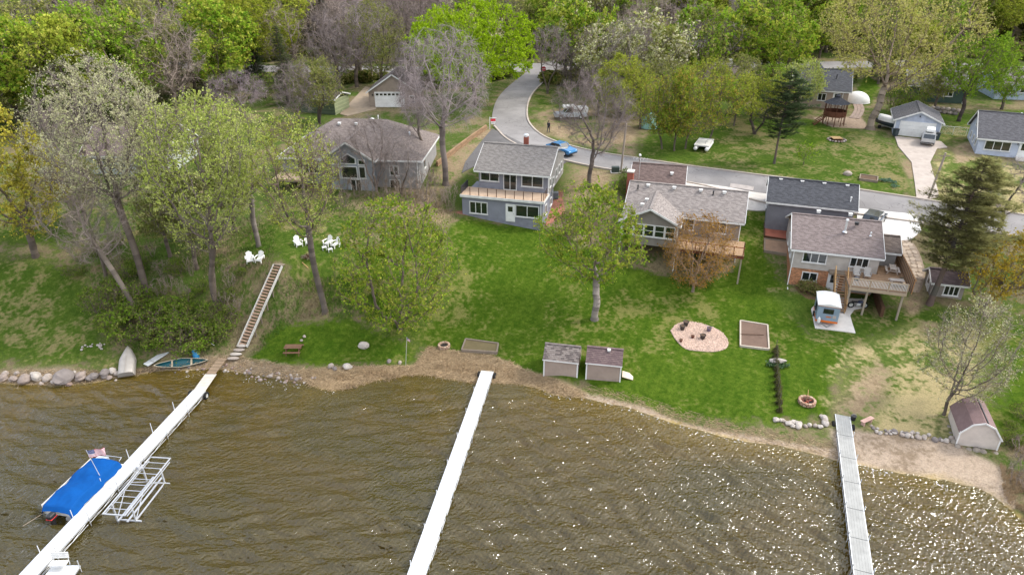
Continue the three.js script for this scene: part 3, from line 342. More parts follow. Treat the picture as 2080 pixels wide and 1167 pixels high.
function geoOf(...bufs) { const g = new THREE.BufferGeometry(), n = bufs.reduce((s, b) => s + b.len, 0), P = new Float32Array(n), N = new Float32Array(n), C = new Float32Array(n); let at = 0; bufs.forEach((b, i) => { P.set(b.P.subarray(0, b.len), at); N.set(b.N.subarray(0, b.len), at); C.set(b.C.subarray(0, b.len), at); g.addGroup(at / 3, b.len / 3, i); at += b.len; }); g.setAttribute('position', new THREE.BufferAttribute(P, 3)); g.setAttribute('normal', new THREE.BufferAttribute(N, 3)); g.setAttribute('color', new THREE.BufferAttribute(C, 3)); g.setAttribute('uv', new THREE.BufferAttribute(new Float32Array((n / 3) * 2).map((_, i) => P[(i >> 1) * 3 + (i & 1)]), 2)); g.userData.ready = true; return g; }
// o: H height, R crown radius, bole clear trunk, N attraction points, stems, lean [x,z], shape 'round'|'vase'|'wide'|'tall', bark, twig colour, leaf palette, leaves per twig, leaf size, twigs per tip, twig length, droop
function growTree(o) {
  const r = rng(o.seed), H = o.H, R = o.R, step = o.step ?? Math.max(0.35, H * 0.03), X = [], Y = [], Z = [], par = [], add = (x, y, z, p) => { X.push(x); Y.push(y); Z.push(z); par.push(p); return X.length - 1; };
  const [lx, lz] = o.lean ?? [0, 0], bole = o.bole ?? H * 0.3, stems = o.stems ?? 1, off = o.off ?? [0, 0];
  for (let s = 0; s < stems; s++) { const a = (s / stems) * 6.283 + r() * 2, d = stems > 1 ? (o.trunk ?? 0.1) * (0.5 + 0.3 * r()) : 0, tx = stems > 1 ? Math.cos(a) * R * 0.3 : 0, tz = stems > 1 ? Math.sin(a) * R * 0.3 : 0; let p = -1; const n = Math.max(2, Math.round(bole / step)), w = r() * 6.283; for (let i = 0; i <= n; i++) { const t = i / n; p = add(Math.cos(a) * d + lx * t + tx * t * t + Math.sin(w + t * 5) * 0.012 * H * t, bole * t - (i ? 0 : 0.3), Math.sin(a) * d + lz * t + tz * t * t + Math.cos(w + t * 4) * 0.012 * H * t, p); } }
  const A = [], lo = o.low ?? bole * 0.75, cy = (lo + H) / 2, ry = (H - lo) / 2, gaps = o.seed * 3.7;
  for (let i = 0, tries = 0; i < o.N && tries < o.N * 30; tries++) {
    const a = r() * 6.283, u = r() * 2 - 1, rad = Math.cbrt(0.12 + 0.88 * r()), w = Math.sqrt(1 - u * u), t = (u * rad + 1) / 2;
    let k = w * rad; if (o.shape === 'vase') k *= 0.45 + 0.85 * t; else if (o.shape === 'wide') k *= 1.15 - 0.25 * t; else if (o.shape === 'tall') k *= 0.9 + 0.1 * t;
    const x = Math.cos(a) * k * R, z = Math.sin(a) * k * R, y = cy + u * rad * ry, q = vnoise(x * 2.3 / R + gaps, y * 2.6 / R + z * 1.9 / R + gaps * 0.7); if (q < (o.gap ?? 0.34)) continue;
    const ht = clamp((y - bole * 0.6) / (H - bole * 0.6)); A.push([x + lx + off[0] * ht, y, z + lz + off[1] * ht]); i++;
  }
  const near = A.map(() => [-1, 1e9]); let from = 0; const di = (o.reach ?? 0.55) * H, dk = step * 1.25; let live = A.map((_, i) => i);
  for (let it = 0; it < 90 && live.length; it++) {
    const end = X.length; for (const i of live) { const a = A[i], m = near[i]; for (let k = from; k < end; k++) { const d = (X[k] - a[0]) ** 2 + (Y[k] - a[1]) ** 2 * 1 + (Z[k] - a[2]) ** 2; if (d < m[1]) { m[0] = k; m[1] = d; } } }
    from = end; live = live.filter((i) => near[i][1] > dk * dk); const pull = new Map();
    for (const i of live) { const [k, d] = near[i]; if (d > di * di || k < 0) continue; const l = Math.sqrt(d), v = pull.get(k) ?? [0, 0, 0]; v[0] += (A[i][0] - X[k]) / l; v[1] += (A[i][1] - Y[k]) / l; v[2] += (A[i][2] - Z[k]) / l; pull.set(k, v); }
    if (!pull.size) break;
    for (const [k, v] of pull) { const l = Math.hypot(...v) || 1; let x = v[0] / l + (r() - 0.5) * 0.5, y = v[1] / l + (o.up ?? 0.12) + (r() - 0.5) * 0.5, z = v[2] / l + (r() - 0.5) * 0.5; const m = step / Math.hypot(x, y, z); add(X[k] + x * m, Y[k] + y * m, Z[k] + z * m, k); }
    if (X.length > 5200) break;
  }
  const n = X.length, rad = new Float64Array(n), kids = new Int32Array(n), pw = 2.35, tip = o.tip ?? 0.014 * Math.sqrt(H / 12);
  for (let i = n - 1; i >= 0; i--) { if (!kids[i]) rad[i] = Math.pow(tip, pw); if (par[i] >= 0) { rad[par[i]] += rad[i]; kids[par[i]]++; } }
  for (let i = 0; i < n; i++) rad[i] = Math.pow(rad[i], 1 / pw); const rb = o.trunk ?? H * 0.021, f = rb / rad[0]; for (let i = 0; i < n; i++) rad[i] = Math.max(tip * 0.8, rad[i] * lerp(1, f, sstep(tip * 1.5, rad[0] * 0.6, rad[i])));
  const wood = new Buf(), twigs = new Buf(), leaves = new Buf(), bark = o.bark ?? [0.13, 0.105, 0.085], tw = o.twig ?? [0.16, 0.125, 0.105], mix = (t, k) => [0, 1, 2].map((i) => lerp(tw[i], bark[i], t) * k);
  const limit = o.limb ?? rb * 0.13, pal = o.leaf;
  for (let i = 0; i < n; i++) {
    const p = par[i]; if (p < 0) continue; const flare = par[p] < 0 ? 1.35 : 1, r0 = Math.min(rad[p], rad[i] * 1.5) * flare, big = rad[i] > limit, k = mix(sstep(tip * 1.2, rb * 0.4, rad[i]), 0.75 + 0.5 * r());
    (big ? wood : twigs).limb(X[p], Y[p], Z[p], X[i], Y[i], Z[i], r0, rad[i], rad[i] > rb * 0.45 ? 8 : big ? 5 : 3, k);
    if (rad[i] < (o.twigUpTo ?? tip * 3.4)) {
      let dx = X[i] - X[p], dy = Y[i] - Y[p], dz = Z[i] - Z[p]; const l = Math.hypot(dx, dy, dz); dx /= l; dy /= l; dz /= l; const clump = pal ? 0.25 + 1.6 * sstep(0.3, 0.72, vnoise(X[i] * 0.75 + o.seed * 1.7, (Y[i] * 1.1 + Z[i] * 0.8) * 0.75)) : 1, cnt = Math.floor(o.twigs * (o.more ?? 1.9) + r());
      for (let q = 0; q < cnt; q++) {
        const t = r(), sx = lerp(X[p], X[i], t), sy = lerp(Y[p], Y[i], t), sz = lerp(Z[p], Z[i], t), sp = o.spread ?? 0.95; let ex = dx + (r() - 0.5) * 2 * sp, ey = dy + (r() - 0.5) * 2 * sp + (o.up ?? 0.12) - (o.droop ?? 0), ez = dz + (r() - 0.5) * 2 * sp; const m = (o.twigLen * (0.5 + r())) / Math.hypot(ex, ey, ez); ex *= m; ey *= m; ez *= m;
        if (o.twigR !== 0) { const k2 = mix(0, 0.7 + 0.6 * r()); if (o.droop) { twigs.limb(sx, sy, sz, sx + ex * 0.5, sy + ey * 0.5, sz + ez * 0.5, tip * 0.7, tip * 0.5, 3, k2); twigs.limb(sx + ex * 0.5, sy + ey * 0.5, sz + ez * 0.5, sx + ex * 0.8, sy + ey - o.droop * o.twigLen * 0.45, sz + ez * 0.8, tip * 0.5, 0, 3, k2); } else twigs.limb(sx, sy, sz, sx + ex, sy + ey, sz + ez, (o.twigR ?? tip * 0.75), 0, 3, k2); }
        if (pal) { const nl = Math.floor(o.leaves * 1.3 * clump + r()), c0 = pal[Math.floor(r() * pal.length)]; for (let j = 0; j < nl; j++) { const u = 0.35 + 0.75 * r(), b = 0.72 + 0.56 * r(), js = o.leafSize * 0.9; leaves.leaf(sx + ex * u + (r() - 0.5) * js, sy + ey * u + (r() - 0.5) * js, sz + ez * u + (r() - 0.5) * js, o.leafSize * (0.45 + 1.0 * r()), r, [c0[0] * b, c0[1] * b, c0[2] * b]); } }
      }
    }
  }
  return { trunk: geoOf(wood), crown: pal ? geoOf(twigs, leaves) : geoOf(twigs), mats: pal ? [barkMat, leafMat] : barkMat, tris: (wood.count + twigs.count + leaves.count) / 3 };
}
let treeTriangles = 0;
function plant(name, label, category, p, built, group, turn = 0, s = 1) {
  const t = thing(name, label, category, p, turn, group); if (Array.isArray(s)) t.scale.set(...s); else t.scale.setScalar(s);
  obj('trunk', built.trunk, barkMat, t); const c = obj('crown', built.crown, built.mats, t); c.userData.kind = 'stuff'; return t;
}
const LEAF = { spring: [[0.3, 0.34, 0.04], [0.24, 0.3, 0.035], [0.35, 0.36, 0.06]], fresh: [[0.18, 0.29, 0.02], [0.23, 0.33, 0.03], [0.14, 0.24, 0.02]], vivid: [[0.28, 0.41, 0.013], [0.33, 0.46, 0.02], [0.23, 0.35, 0.012]], yellow: [[0.38, 0.31, 0.045], [0.32, 0.27, 0.045], [0.27, 0.24, 0.05]], pale: [[0.52, 0.5, 0.3], [0.46, 0.47, 0.24], [0.42, 0.39, 0.27]], lime: [[0.42, 0.47, 0.11], [0.34, 0.42, 0.08], [0.46, 0.49, 0.17]], orange: [[0.38, 0.2, 0.03], [0.32, 0.19, 0.04], [0.28, 0.15, 0.03]], olive: [[0.22, 0.23, 0.06], [0.27, 0.26, 0.09], [0.18, 0.21, 0.05]], gold: [[0.42, 0.3, 0.03], [0.36, 0.26, 0.03], [0.3, 0.25, 0.04]], dark: [[0.06, 0.11, 0.015], [0.08, 0.13, 0.02]] };
const GREY = [0.2, 0.165, 0.15], BROWN = [0.17, 0.125, 0.095], PURPLE = [0.2, 0.16, 0.155];
const STYLE = {
  bare: { twigs: 3.2, twigLen: 1.0, twig: [0.25, 0.205, 0.195], N: 620, more: 2.6 },
  pale: { twigs: 2.4, twigLen: 0.8, leaf: LEAF.pale, leaves: 2.6, leafSize: 0.2, twig: GREY, N: 620 },
  spring: { twigs: 2.2, twigLen: 0.75, leaf: LEAF.spring, leaves: 3, leafSize: 0.2, twig: BROWN, N: 520 },
  lime: { twigs: 2.2, twigLen: 0.75, leaf: LEAF.lime, leaves: 3.4, leafSize: 0.2, twig: GREY, N: 560 },
  fresh: { twigs: 2.2, twigLen: 0.7, leaf: LEAF.fresh, leaves: 4.5, leafSize: 0.24, twig: BROWN, N: 480 },
  vivid: { twigs: 2.5, twigLen: 0.7, leaf: LEAF.vivid, leaves: 7, leafSize: 0.27, twig: BROWN, N: 620, gap: 0.2 },
  yellow: { twigs: 2.4, twigLen: 0.7, leaf: LEAF.yellow, leaves: 5, leafSize: 0.22, twig: BROWN, N: 560 },
  olive: { twigs: 2.4, twigLen: 0.8, leaf: LEAF.olive, leaves: 2.4, leafSize: 0.2, twig: GREY, N: 520 },
};
function tree(style, label, [x, y, z, H, R], seed, o = {}, name) {
  const b = growTree({ ...STYLE[style], H, R, seed, ...o }); treeTriangles += b.tris;
  return plant(name ?? { bare: 'bare_tree', vivid: 'maple_tree' }[style] ?? 'budding_tree', label, 'tree', [x, y - 0.05, z], b, o.group);
}
function growPine(o) { // tall conifer with loose tiers
  const r = rng(o.seed), wood = new Buf(), tw = new Buf(), nd = new Buf(), { H, R } = o, bole = o.bole ?? H * 0.2, seg = 14, lx = o.lean?.[0] ?? 0, lz = o.lean?.[1] ?? 0, ax = (t) => lx * t + Math.sin(t * 4 + o.seed) * 0.02 * H * t, az = (t) => lz * t, rr = (t) => lerp(o.trunk ?? H * 0.02, 0.02, t);
  for (let i = 0; i < seg; i++) { const t = i / seg, u = (i + 1) / seg; wood.limb(ax(t), t * H - (i ? 0 : 0.3), az(t), ax(u), u * H, az(u), rr(t) * (i ? 1 : 1.3), rr(u), 8, [0.12 * (0.8 + 0.4 * r()), 0.095, 0.08]); }
  for (let y = bole; y < H * 0.99; y += H * (o.tier ?? 0.026) * (0.7 + 0.6 * r())) {
    const t = (y - bole) / (H - bole), prof = o.loose ? Math.pow(Math.sin(Math.PI * clamp(0.14 + 0.86 * t, 0, 1)), 0.7) * (0.6 + 0.7 * r()) : Math.pow(1 - t, 0.85) * (0.72 + 0.4 * r()) + 0.04, nb = 3 + Math.floor(r() * 3), a0 = r() * 6.283;
    for (let b = 0; b < nb; b++) {
      const a = a0 + (b / nb) * 6.283 + (r() - 0.5) * 0.7, L = R * prof * (0.65 + 0.5 * r()), dx = Math.cos(a), dz = Math.sin(a), rise = o.loose ? 0.25 - 0.2 * t + (r() - 0.5) * 0.3 : -0.12 + (r() - 0.5) * 0.15, x0 = ax(y / H), z0 = az(y / H); if (L < 0.15) continue;
      tw.limb(x0, y, z0, x0 + dx * L, y + L * rise, z0 + dz * L, 0.025 + 0.01 * L, 0.008, 4, [0.1, 0.08, 0.065]);
      const n = Math.ceil(L * (o.dense ?? 9));
      for (let k = 0; k < n; k++) { const u = (o.loose ? 0.35 : 0.12) + (o.loose ? 0.7 : 0.92) * r(), w = (r() - 0.5) * L * 0.5 * (1.1 - u * 0.6), px = x0 + dx * L * u - dz * w, py = y + L * rise * u + (r() - 0.5) * 0.25 - Math.abs(w) * 0.15, pz = z0 + dz * L * u + dx * w, g = 0.7 + 0.6 * r(), c = o.col ?? [0.055, 0.085, 0.025];
        for (let q = 0; q < 4; q++) { const ta = a + (r() - 0.5) * 2.6, ln = (0.28 + 0.26 * r()) * (o.needle ?? 1), ex = px + Math.cos(ta) * ln, ez = pz + Math.sin(ta) * ln, ey = py + (r() - 0.35) * ln * 0.9, s = 0.035 * (o.needle ?? 1); nd.face([px - Math.sin(ta) * s, py, pz + Math.cos(ta) * s], [px + Math.sin(ta) * s, py + 0.02, pz - Math.cos(ta) * s], [ex, ey, ez], [c[0] * g, c[1] * g, c[2] * g]); } }
    }
  }
  treeTriangles += (wood.count + tw.count + nd.count) / 3;
  return { trunk: geoOf(wood), crown: geoOf(tw, nd), mats: [barkMat, leafMat] };
}
const pine = (label, [x, y, z, H, R], seed, o = {}) => plant(o.name ?? 'pine_tree', label, 'tree', [x, y, z], growPine({ H, R, seed, ...o }), o.group);

// trees of the west bank
tree('bare', 'leaning bare tree rooted in the bushes beside the overturned rowboat', [-36.64, 2.43, -58.74, 15.78, 3.42], 3, { lean: [-3, -1], bole: 8, off: [-0.8, 0], R: 4.6, more: 3, bark: [0.2, 0.165, 0.135], twig: [0.27, 0.22, 0.19], twigs: 2.4, N: 380 });
tree('pale', 'tall tree with a whitish budding crown above the west bank bushes', [-36.94, 3.74, -61.28, 23.4, 6.35], 7, { lean: [-0.9, -1], bole: 10, off: [-0.7, -1], shape: 'wide', low: 9.5, trunk: 0.33, N: 1500, twigs: 3.2, leaves: 5, leafSize: 0.125, gap: 0.36, step: 0.5, up: 0.3 });
tree('lime', 'pale lime budding tree standing in the brush near the long stairs', [-29.79, 3.2, -60.18, 21.26, 5.06], 12, { bole: 7, low: 6.2, off: [1.3, -1], N: 1500, stems: 2, trunk: 0.24, leaves: 6, leafSize: 0.13, gap: 0.34, step: 0.45, up: 0.3 });
tree('lime', 'budding tree with straight grey trunk above the head of the long stairs', [-26.96, 6.93, -66.69, 15.45, 3.55], 15, { bole: 5, low: 5.5, trunk: 0.27, off: [-0.6, 0], leaves: 4.5, leafSize: 0.13, N: 900, step: 0.42, gap: 0.4, bark: [0.2, 0.17, 0.15] });
tree('spring', 'tall yellow green tree on the slope between stairs and picnic table', [-18.66, 2.96, -59.61, 19.4, 4.17], 21, { bole: 9, low: 7.5, lean: [-0.8, -0.5], off: [-0.4, 0], trunk: 0.3, N: 1150, leaves: 3.4, leafSize: 0.125, gap: 0.42, step: 0.42, leaf: LEAF.spring.concat(LEAF.lime), bark: [0.12, 0.1, 0.085] });
tree('yellow', 'dense golden olive tree at the edge of the west lawn', [-51.13, 5.73, -66.8, 16.63, 5.35], 27, { bole: 4, low: 2.6, off: [-1.8, 0], shape: 'wide', N: 1300, gap: 0.3, leaves: 6, leafSize: 0.2, step: 0.45, leaf: [[0.48, 0.42, 0.06], [0.42, 0.38, 0.06], [0.36, 0.36, 0.06]] });
tree('fresh', 'low spreading bright green tree on the lawn by the thin flag pole', [-11.16, 1.48, -58.63, 13.89, 5.92], 33, { bole: 2.2, low: 0.8, stems: 3, shape: 'wide', N: 1150, trunk: 0.16, leaves: 4.6, gap: 0.38, off: [0.4, 0], leafSize: 0.17, leaf: LEAF.fresh.concat(LEAF.spring), more: 1.6 });
tree('bare', 'bare many stemmed tree in front of the gabled house', [-16.94, 7.94, -81.6, 9.78, 3.7], 41, { bole: 2.6, low: 2.2, stems: 5, shape: 'vase', more: 2, N: 480, trunk: 0.12, twig: [0.27, 0.22, 0.2], bark: [0.2, 0.16, 0.14], twigs: 2.6 });
tree('bare', 'large grey bare tree with drooping twigs beside the asphalt drive', [-8.56, 7.84, -84.39, 19.77, 5.95], 44, { bole: 7, low: 7.5, N: 1300, droop: 0.45, twigs: 4.5, more: 1.8, twigLen: 1.25, trunk: 0.42, gap: 0.34, twig: [0.3, 0.25, 0.245], bark: [0.17, 0.14, 0.125], shape: 'wide' });
tree('bare', 'thin bare tree beside the big drooping grey tree', [-11.1, 8.44, -88.79, 13.66, 2.54], 45, { bole: 5, low: 5, N: 300, lean: [-1, 0], twigs: 3.4, droop: 0.3 });
tree('vivid', 'bright green rounded maple behind the drooping grey tree', [-6.53, 9.77, -122.14, 17.75, 11.53], 47, { bole: 4, low: 3.4, N: 1300, trunk: 0.35, leaves: 6, leafSize: 0.27, gap: 0.28 });
tree('bare', 'slim bare tree on the grass by the stop sign', [6.75, 9.82, -132.69, 12.49, 4.2], 51, { bole: 4.5, low: 5, N: 420, stems: 2, trunk: 0.16, twigs: 3.6 });
tree('bare', 'short bare tree between the stop sign and the parked truck', [11.52, 9.88, -136.18, 8.39, 3.78], 52, { bole: 3, N: 320, twigs: 3.4 });
tree('bare', 'broad bare tree beside the grey house with the deck', [9.91, 7.59, -83.78, 14.06, 5.55], 56, { bole: 3.6, low: 3.4, N: 950, trunk: 0.3, twigs: 2.6, twigLen: 1.1, shape: 'vase', more: 3.2, bark: [0.13, 0.105, 0.09], twig: [0.22, 0.18, 0.165] });
tree('fresh', 'large leafing tree with a stout grey trunk on the central lawn', [8.37, 1.76, -60.11, 13.85, 5.28], 61, { bole: 2.8, low: 4.2, N: 900, trunk: 0.42, off: [-1.3, -2], shape: 'wide', bark: [0.25, 0.215, 0.19], leaves: 5.2, leafSize: 0.19, gap: 0.42, twigs: 2, more: 1.5, leaf: LEAF.fresh.concat(LEAF.spring) });
tree('spring', 'round orange budding tree in front of the sunroom house deck', [19.47, 2.19, -65.36, 9.02, 3.79], 66, { bole: 1.5, low: 0.9, N: 760, leaf: LEAF.orange, leaves: 0.85, leafSize: 0.15, twigs: 3.2, twigLen: 0.8, trunk: 0.16, twig: [0.3, 0.2, 0.13], bark: [0.22, 0.17, 0.13] });
pine('big loose pine beside the little hut with the window', [42.92, 2.57, -61.76, 15.53, 3.71], 71, { bole: 4.5, lean: [1.4, 0], loose: true, tier: 0.015, dense: 20, needle: 1.2, trunk: 0.3, col: [0.25, 0.24, 0.09] });
tree('yellow', 'golden budding tree behind the hut with the window', [47.36, 2.46, -60.51, 8.29, 4.24], 75, { bole: 2.2, low: 2, off: [2.6, 0], leaf: LEAF.gold, N: 620, leaves: 2.6, leafSize: 0.17, twigs: 2.6, stems: 2, trunk: 0.13 });
tree('olive', 'small budding tree beside the barn roofed boathouse', [36.05, 0.69, -45.92, 10.71, 3.58], 78, { bole: 2.4, low: 2, off: [1.6, -1], N: 640, leaf: LEAF.pale.concat(LEAF.olive), leaves: 1.3, leafSize: 0.12, twigs: 3.4, twigLen: 0.7, trunk: 0.13, shape: 'wide', twig: [0.24, 0.2, 0.16] });
tree('bare', 'bare tree across the lane from the pine', [54.68, 6.75, -71.24, 8.39, 3.11], 82, { bole: 2.4, N: 360, twigs: 3 });
tree('spring', 'huge yellow green cottonwood standing beside the round gazebo', [56.75, 9.25, -107.71, 20.72, 12.41], 85, { bole: 3, low: 5.5, off: [3, -3], N: 1500, trunk: 0.8, stems: 1, shape: 'vase', reach: 0.9, leaf: [[0.42, 0.4, 0.1], [0.36, 0.36, 0.08], [0.46, 0.42, 0.16]], leaves: 3, leafSize: 0.21, gap: 0.47, twigs: 2.4, twigLen: 1, bark: [0.26, 0.21, 0.165], limb: 0.07 });
tree('fresh', 'dark stemmed green tree behind the fence by the blue garage', [73.05, 9.53, -111.76, 14.09, 6.06], 88, { bole: 3.2, low: 4, N: 620, trunk: 0.3, leaves: 3.2, bark: [0.07, 0.055, 0.05], off: [1.5, -2] });
for (const [i, p] of [[21.98, 8.7, -98.26, 10.6, 3.22], [23.6, 8.65, -97.4, 11.59, 3.46], [25.37, 8.69, -98.28, 12.06, 4.04], [29.85, 8.86, -102.34, 9.75, 3.64]].entries()) tree('spring', 'slender yellow green tree in the clump beside the white raft', p, 91 + i, { group: 'clump of slender trees by the white raft', bole: 3, low: 1.8, N: 560, leaves: 3.4, leafSize: 0.18, gap: 0.44, leaf: LEAF.spring.concat(LEAF.fresh, LEAF.yellow), trunk: 0.13, lean: [0.5 * i - 0.7, 0] });
tree('spring', 'branching yellow green tree with a dark low fork on the upper lawn', [37.8, 9, -105.6, 9.77, 4.64], 97, { bole: 2, low: 3, N: 560, stems: 2, trunk: 0.2, leaves: 3.6, bark: [0.08, 0.065, 0.055] });
tree('olive', 'straight brown stemmed tree on the upper lawn', [35.78, 9.27, -109.87, 8.06, 2.8], 98, { bole: 5, N: 260, trunk: 0.16 });
pine('narrow dark pine on the upper lawn behind the slate garage', [36.18, 8.47, -91.64, 12.7, 3.01], 99, { bole: 3.5, loose: true, tier: 0.022, dense: 20, trunk: 0.17, col: [0.06, 0.09, 0.035] });
tree('fresh', 'little sapling on the upper lawn', [40.12, 8.39, -91.42, 3.16, 1.48], 101, { bole: 0.8, low: 0.5, N: 140, leaves: 2, leafSize: 0.18, trunk: 0.05, twigs: 2 });
tree('bare', 'rounded bare tree behind the green planked shed', [-44.27, 9.81, -111.96, 7.77, 5.21], 104, { bole: 2, low: 2, N: 480, twigs: 3.6, twig: [0.26, 0.21, 0.215], shape: 'wide' });
tree('olive', 'crooked budding tree with dark trunk in front of the green planked shed', [-31.05, 9.52, -109.79, 10.61, 4.47], 106, { bole: 3.5, N: 520, stems: 2, trunk: 0.2, bark: [0.08, 0.065, 0.055] });
pine('dark spruce standing behind the green planked shed', [-39.63, 9.98, -122.33, 13.4, 4.05], 108, { bole: 1, dense: 12, col: [0.065, 0.085, 0.03], name: 'spruce_tree' });
tree('spring', 'broad yellow green tree behind the dark spruce', [-53.05, 10.54, -141.38, 15.99, 11.33], 110, { bole: 4, low: 3.5, N: 1000, leaves: 6, leafSize: 0.26, leaf: [[0.27, 0.31, 0.03], [0.22, 0.28, 0.025], [0.31, 0.32, 0.04]] });
tree('yellow', 'rounded yellow green tree at the west end of the street', [-89.09, 10.86, -139.6, 12.33, 6.87], 112, { bole: 3, N: 700, leaf: LEAF.spring.concat(LEAF.yellow), leaves: 5.5 });
tree('bare', 'grey bare tree by the west end of the street', [-89.8, 10.49, -127.07, 10.78, 5.45], 113, { bole: 4, N: 480, twigs: 3.8, twig: [0.24, 0.2, 0.195] });
tree('pale', 'rounded grey green tree near the house in the wood', [48.63, 10.74, -147.51, 10.8, 8.88], 115, { bole: 3, low: 2.4, N: 760, leaf: LEAF.olive.concat(LEAF.lime), leaves: 3.4, leafSize: 0.26 });
tree('lime', 'upright willow with pale lime twigs near the street corner', [23.34, 10.4, -150.65, 8.91, 4.55], 117, { bole: 2.5, N: 420, shape: 'vase', up: 0.6, leaves: 2.6 });
tree('spring', 'leafy shrubby tree behind the parked truck', [18.21, 9.6, -114.23, 9.89, 5.29], 118, { bole: 2, low: 1.4, stems: 3, N: 560, leaves: 3.2 });
tree('spring', 'leaning budding tree before the house in the wood', [31.03, 10.15, -131.03, 8.63, 4.55], 119, { bole: 3.5, lean: [-1.5, 0], N: 360, leaves: 2.6, trunk: 0.16 });
tree('lime', 'pale lime tree beside the slate roofed house', [49.03, 9.68, -118.63, 8.54, 4.32], 121, { bole: 2.5, N: 520, leaves: 4 });
for (const [i, [l, p, st, o]] of [['yellow green tree close behind the parked truck', [20.26, 9.26, -107.67, 8.45, 3.97], 'spring', {}], ['grey green tree hiding the brown roofed house', [25.6, 9.73, -117.28, 8.69, 4.61], 'olive', {}], ['yellow green tree hiding the brown roofed house', [31.78, 9.58, -115.02, 9.33, 4.68], 'spring', {}], ['wide olive tree on the upper lawn behind the straight brown stem', [37.5, 9.62, -116.29, 9.72, 4.72], 'olive', { leaves: 3.4 }], ['fresh green tree beside the dark low forked tree', [42.59, 9.49, -114, 8.82, 4.01], 'fresh', { leaves: 2.6 }], ['leafless tree on the grass near the parked truck', [14.56, 9.66, -116.12, 8.94, 3.91], 'bare', {}], ['grey leafless tree at the back corner of the tan garage', [-16.48, 9.86, -121.73, 11.88, 4.39], 'bare', {}], ['leafless grey tree between the spruce and the tan garage', [-33.35, 10.26, -135.21, 14.6, 5.54], 'bare', { N: 700 }], ['olive tree behind the tan garage', [-25.67, 10.26, -137.68, 16.51, 5.8], 'olive', { N: 700, leaves: 3.4 }], ['olive tree before the dark green house', [72.68, 9.79, -118.51, 9.62, 3.98], 'olive', { leaves: 3 }], ['green tree before the long pale blue house', [84.17, 9.98, -118.43, 11.38, 5.11], 'fresh', { leaves: 3, N: 700 }], ['leafless tree beside the side deck of the gabled house', [-22.45, 7.99, -80.71, 8.66, 2.73], 'bare', { twig: [0.29, 0.24, 0.22] }], ['leafless small tree at the corner of the gabled house', [-13.74, 7.8, -80.69, 7.39, 2.62], 'bare', { stems: 3, more: 1.8, N: 380, twig: [0.3, 0.25, 0.23] }], ['leafless tree leaning over the green planked shed', [-33.24, 9.47, -106.81, 10.53, 3.61], 'bare', {}]].entries()) tree(st, l, p, 141 + i, { N: 520, bole: 2.6, leafSize: 0.2, gap: 0.4, ...o });
tree('olive', 'thin budding tree on the slope below the cottage', [-48.5, 7.12, -72.56, 8.83, 2.83], 131, { N: 420, leaves: 2, group: 'thin trees of the west slope', twig: [0.27, 0.22, 0.18] });
tree('olive', 'thin budding tree on the slope beside the tall whitish tree', [-36.47, 5.92, -66.37, 10.24, 2.93], 132, { N: 480, leaves: 2.4, group: 'thin trees of the west slope', twig: [0.25, 0.2, 0.17] });
tree('bare', 'thin leafless tree on the west slope above the green thicket', [-42.43, 4.69, -64.1, 9.67, 2.48], 133, { N: 320, twigs: 2.6, group: 'thin trees of the west slope', twig: [0.29, 0.24, 0.2] });
tree('olive', 'thin budding tree between the thicket and the stairs', [-32.94, 5.36, -64.5, 11.36, 2.46], 134, { N: 420, leaves: 2.6, group: 'thin trees of the west slope' });
tree('olive', 'slim budding tree behind the head of the long stairs', [-30.82, 7.01, -70.61, 10.52, 2.43], 135, { N: 420, leaves: 2.6, group: 'thin trees of the west slope' });
tree('bare', 'leafless tree standing before the purple brown cottage', [-55.73, 8.39, -81.8, 10.04, 3.58], 136, { N: 460, twigs: 3, twig: [0.26, 0.21, 0.185] });
tree('olive', 'budding tree at the corner of the purple brown cottage', [-43.63, 8.41, -83.66, 9.62, 3.35], 137, { N: 460, leaves: 3 });
console.log('tree triangles', treeTriangles);

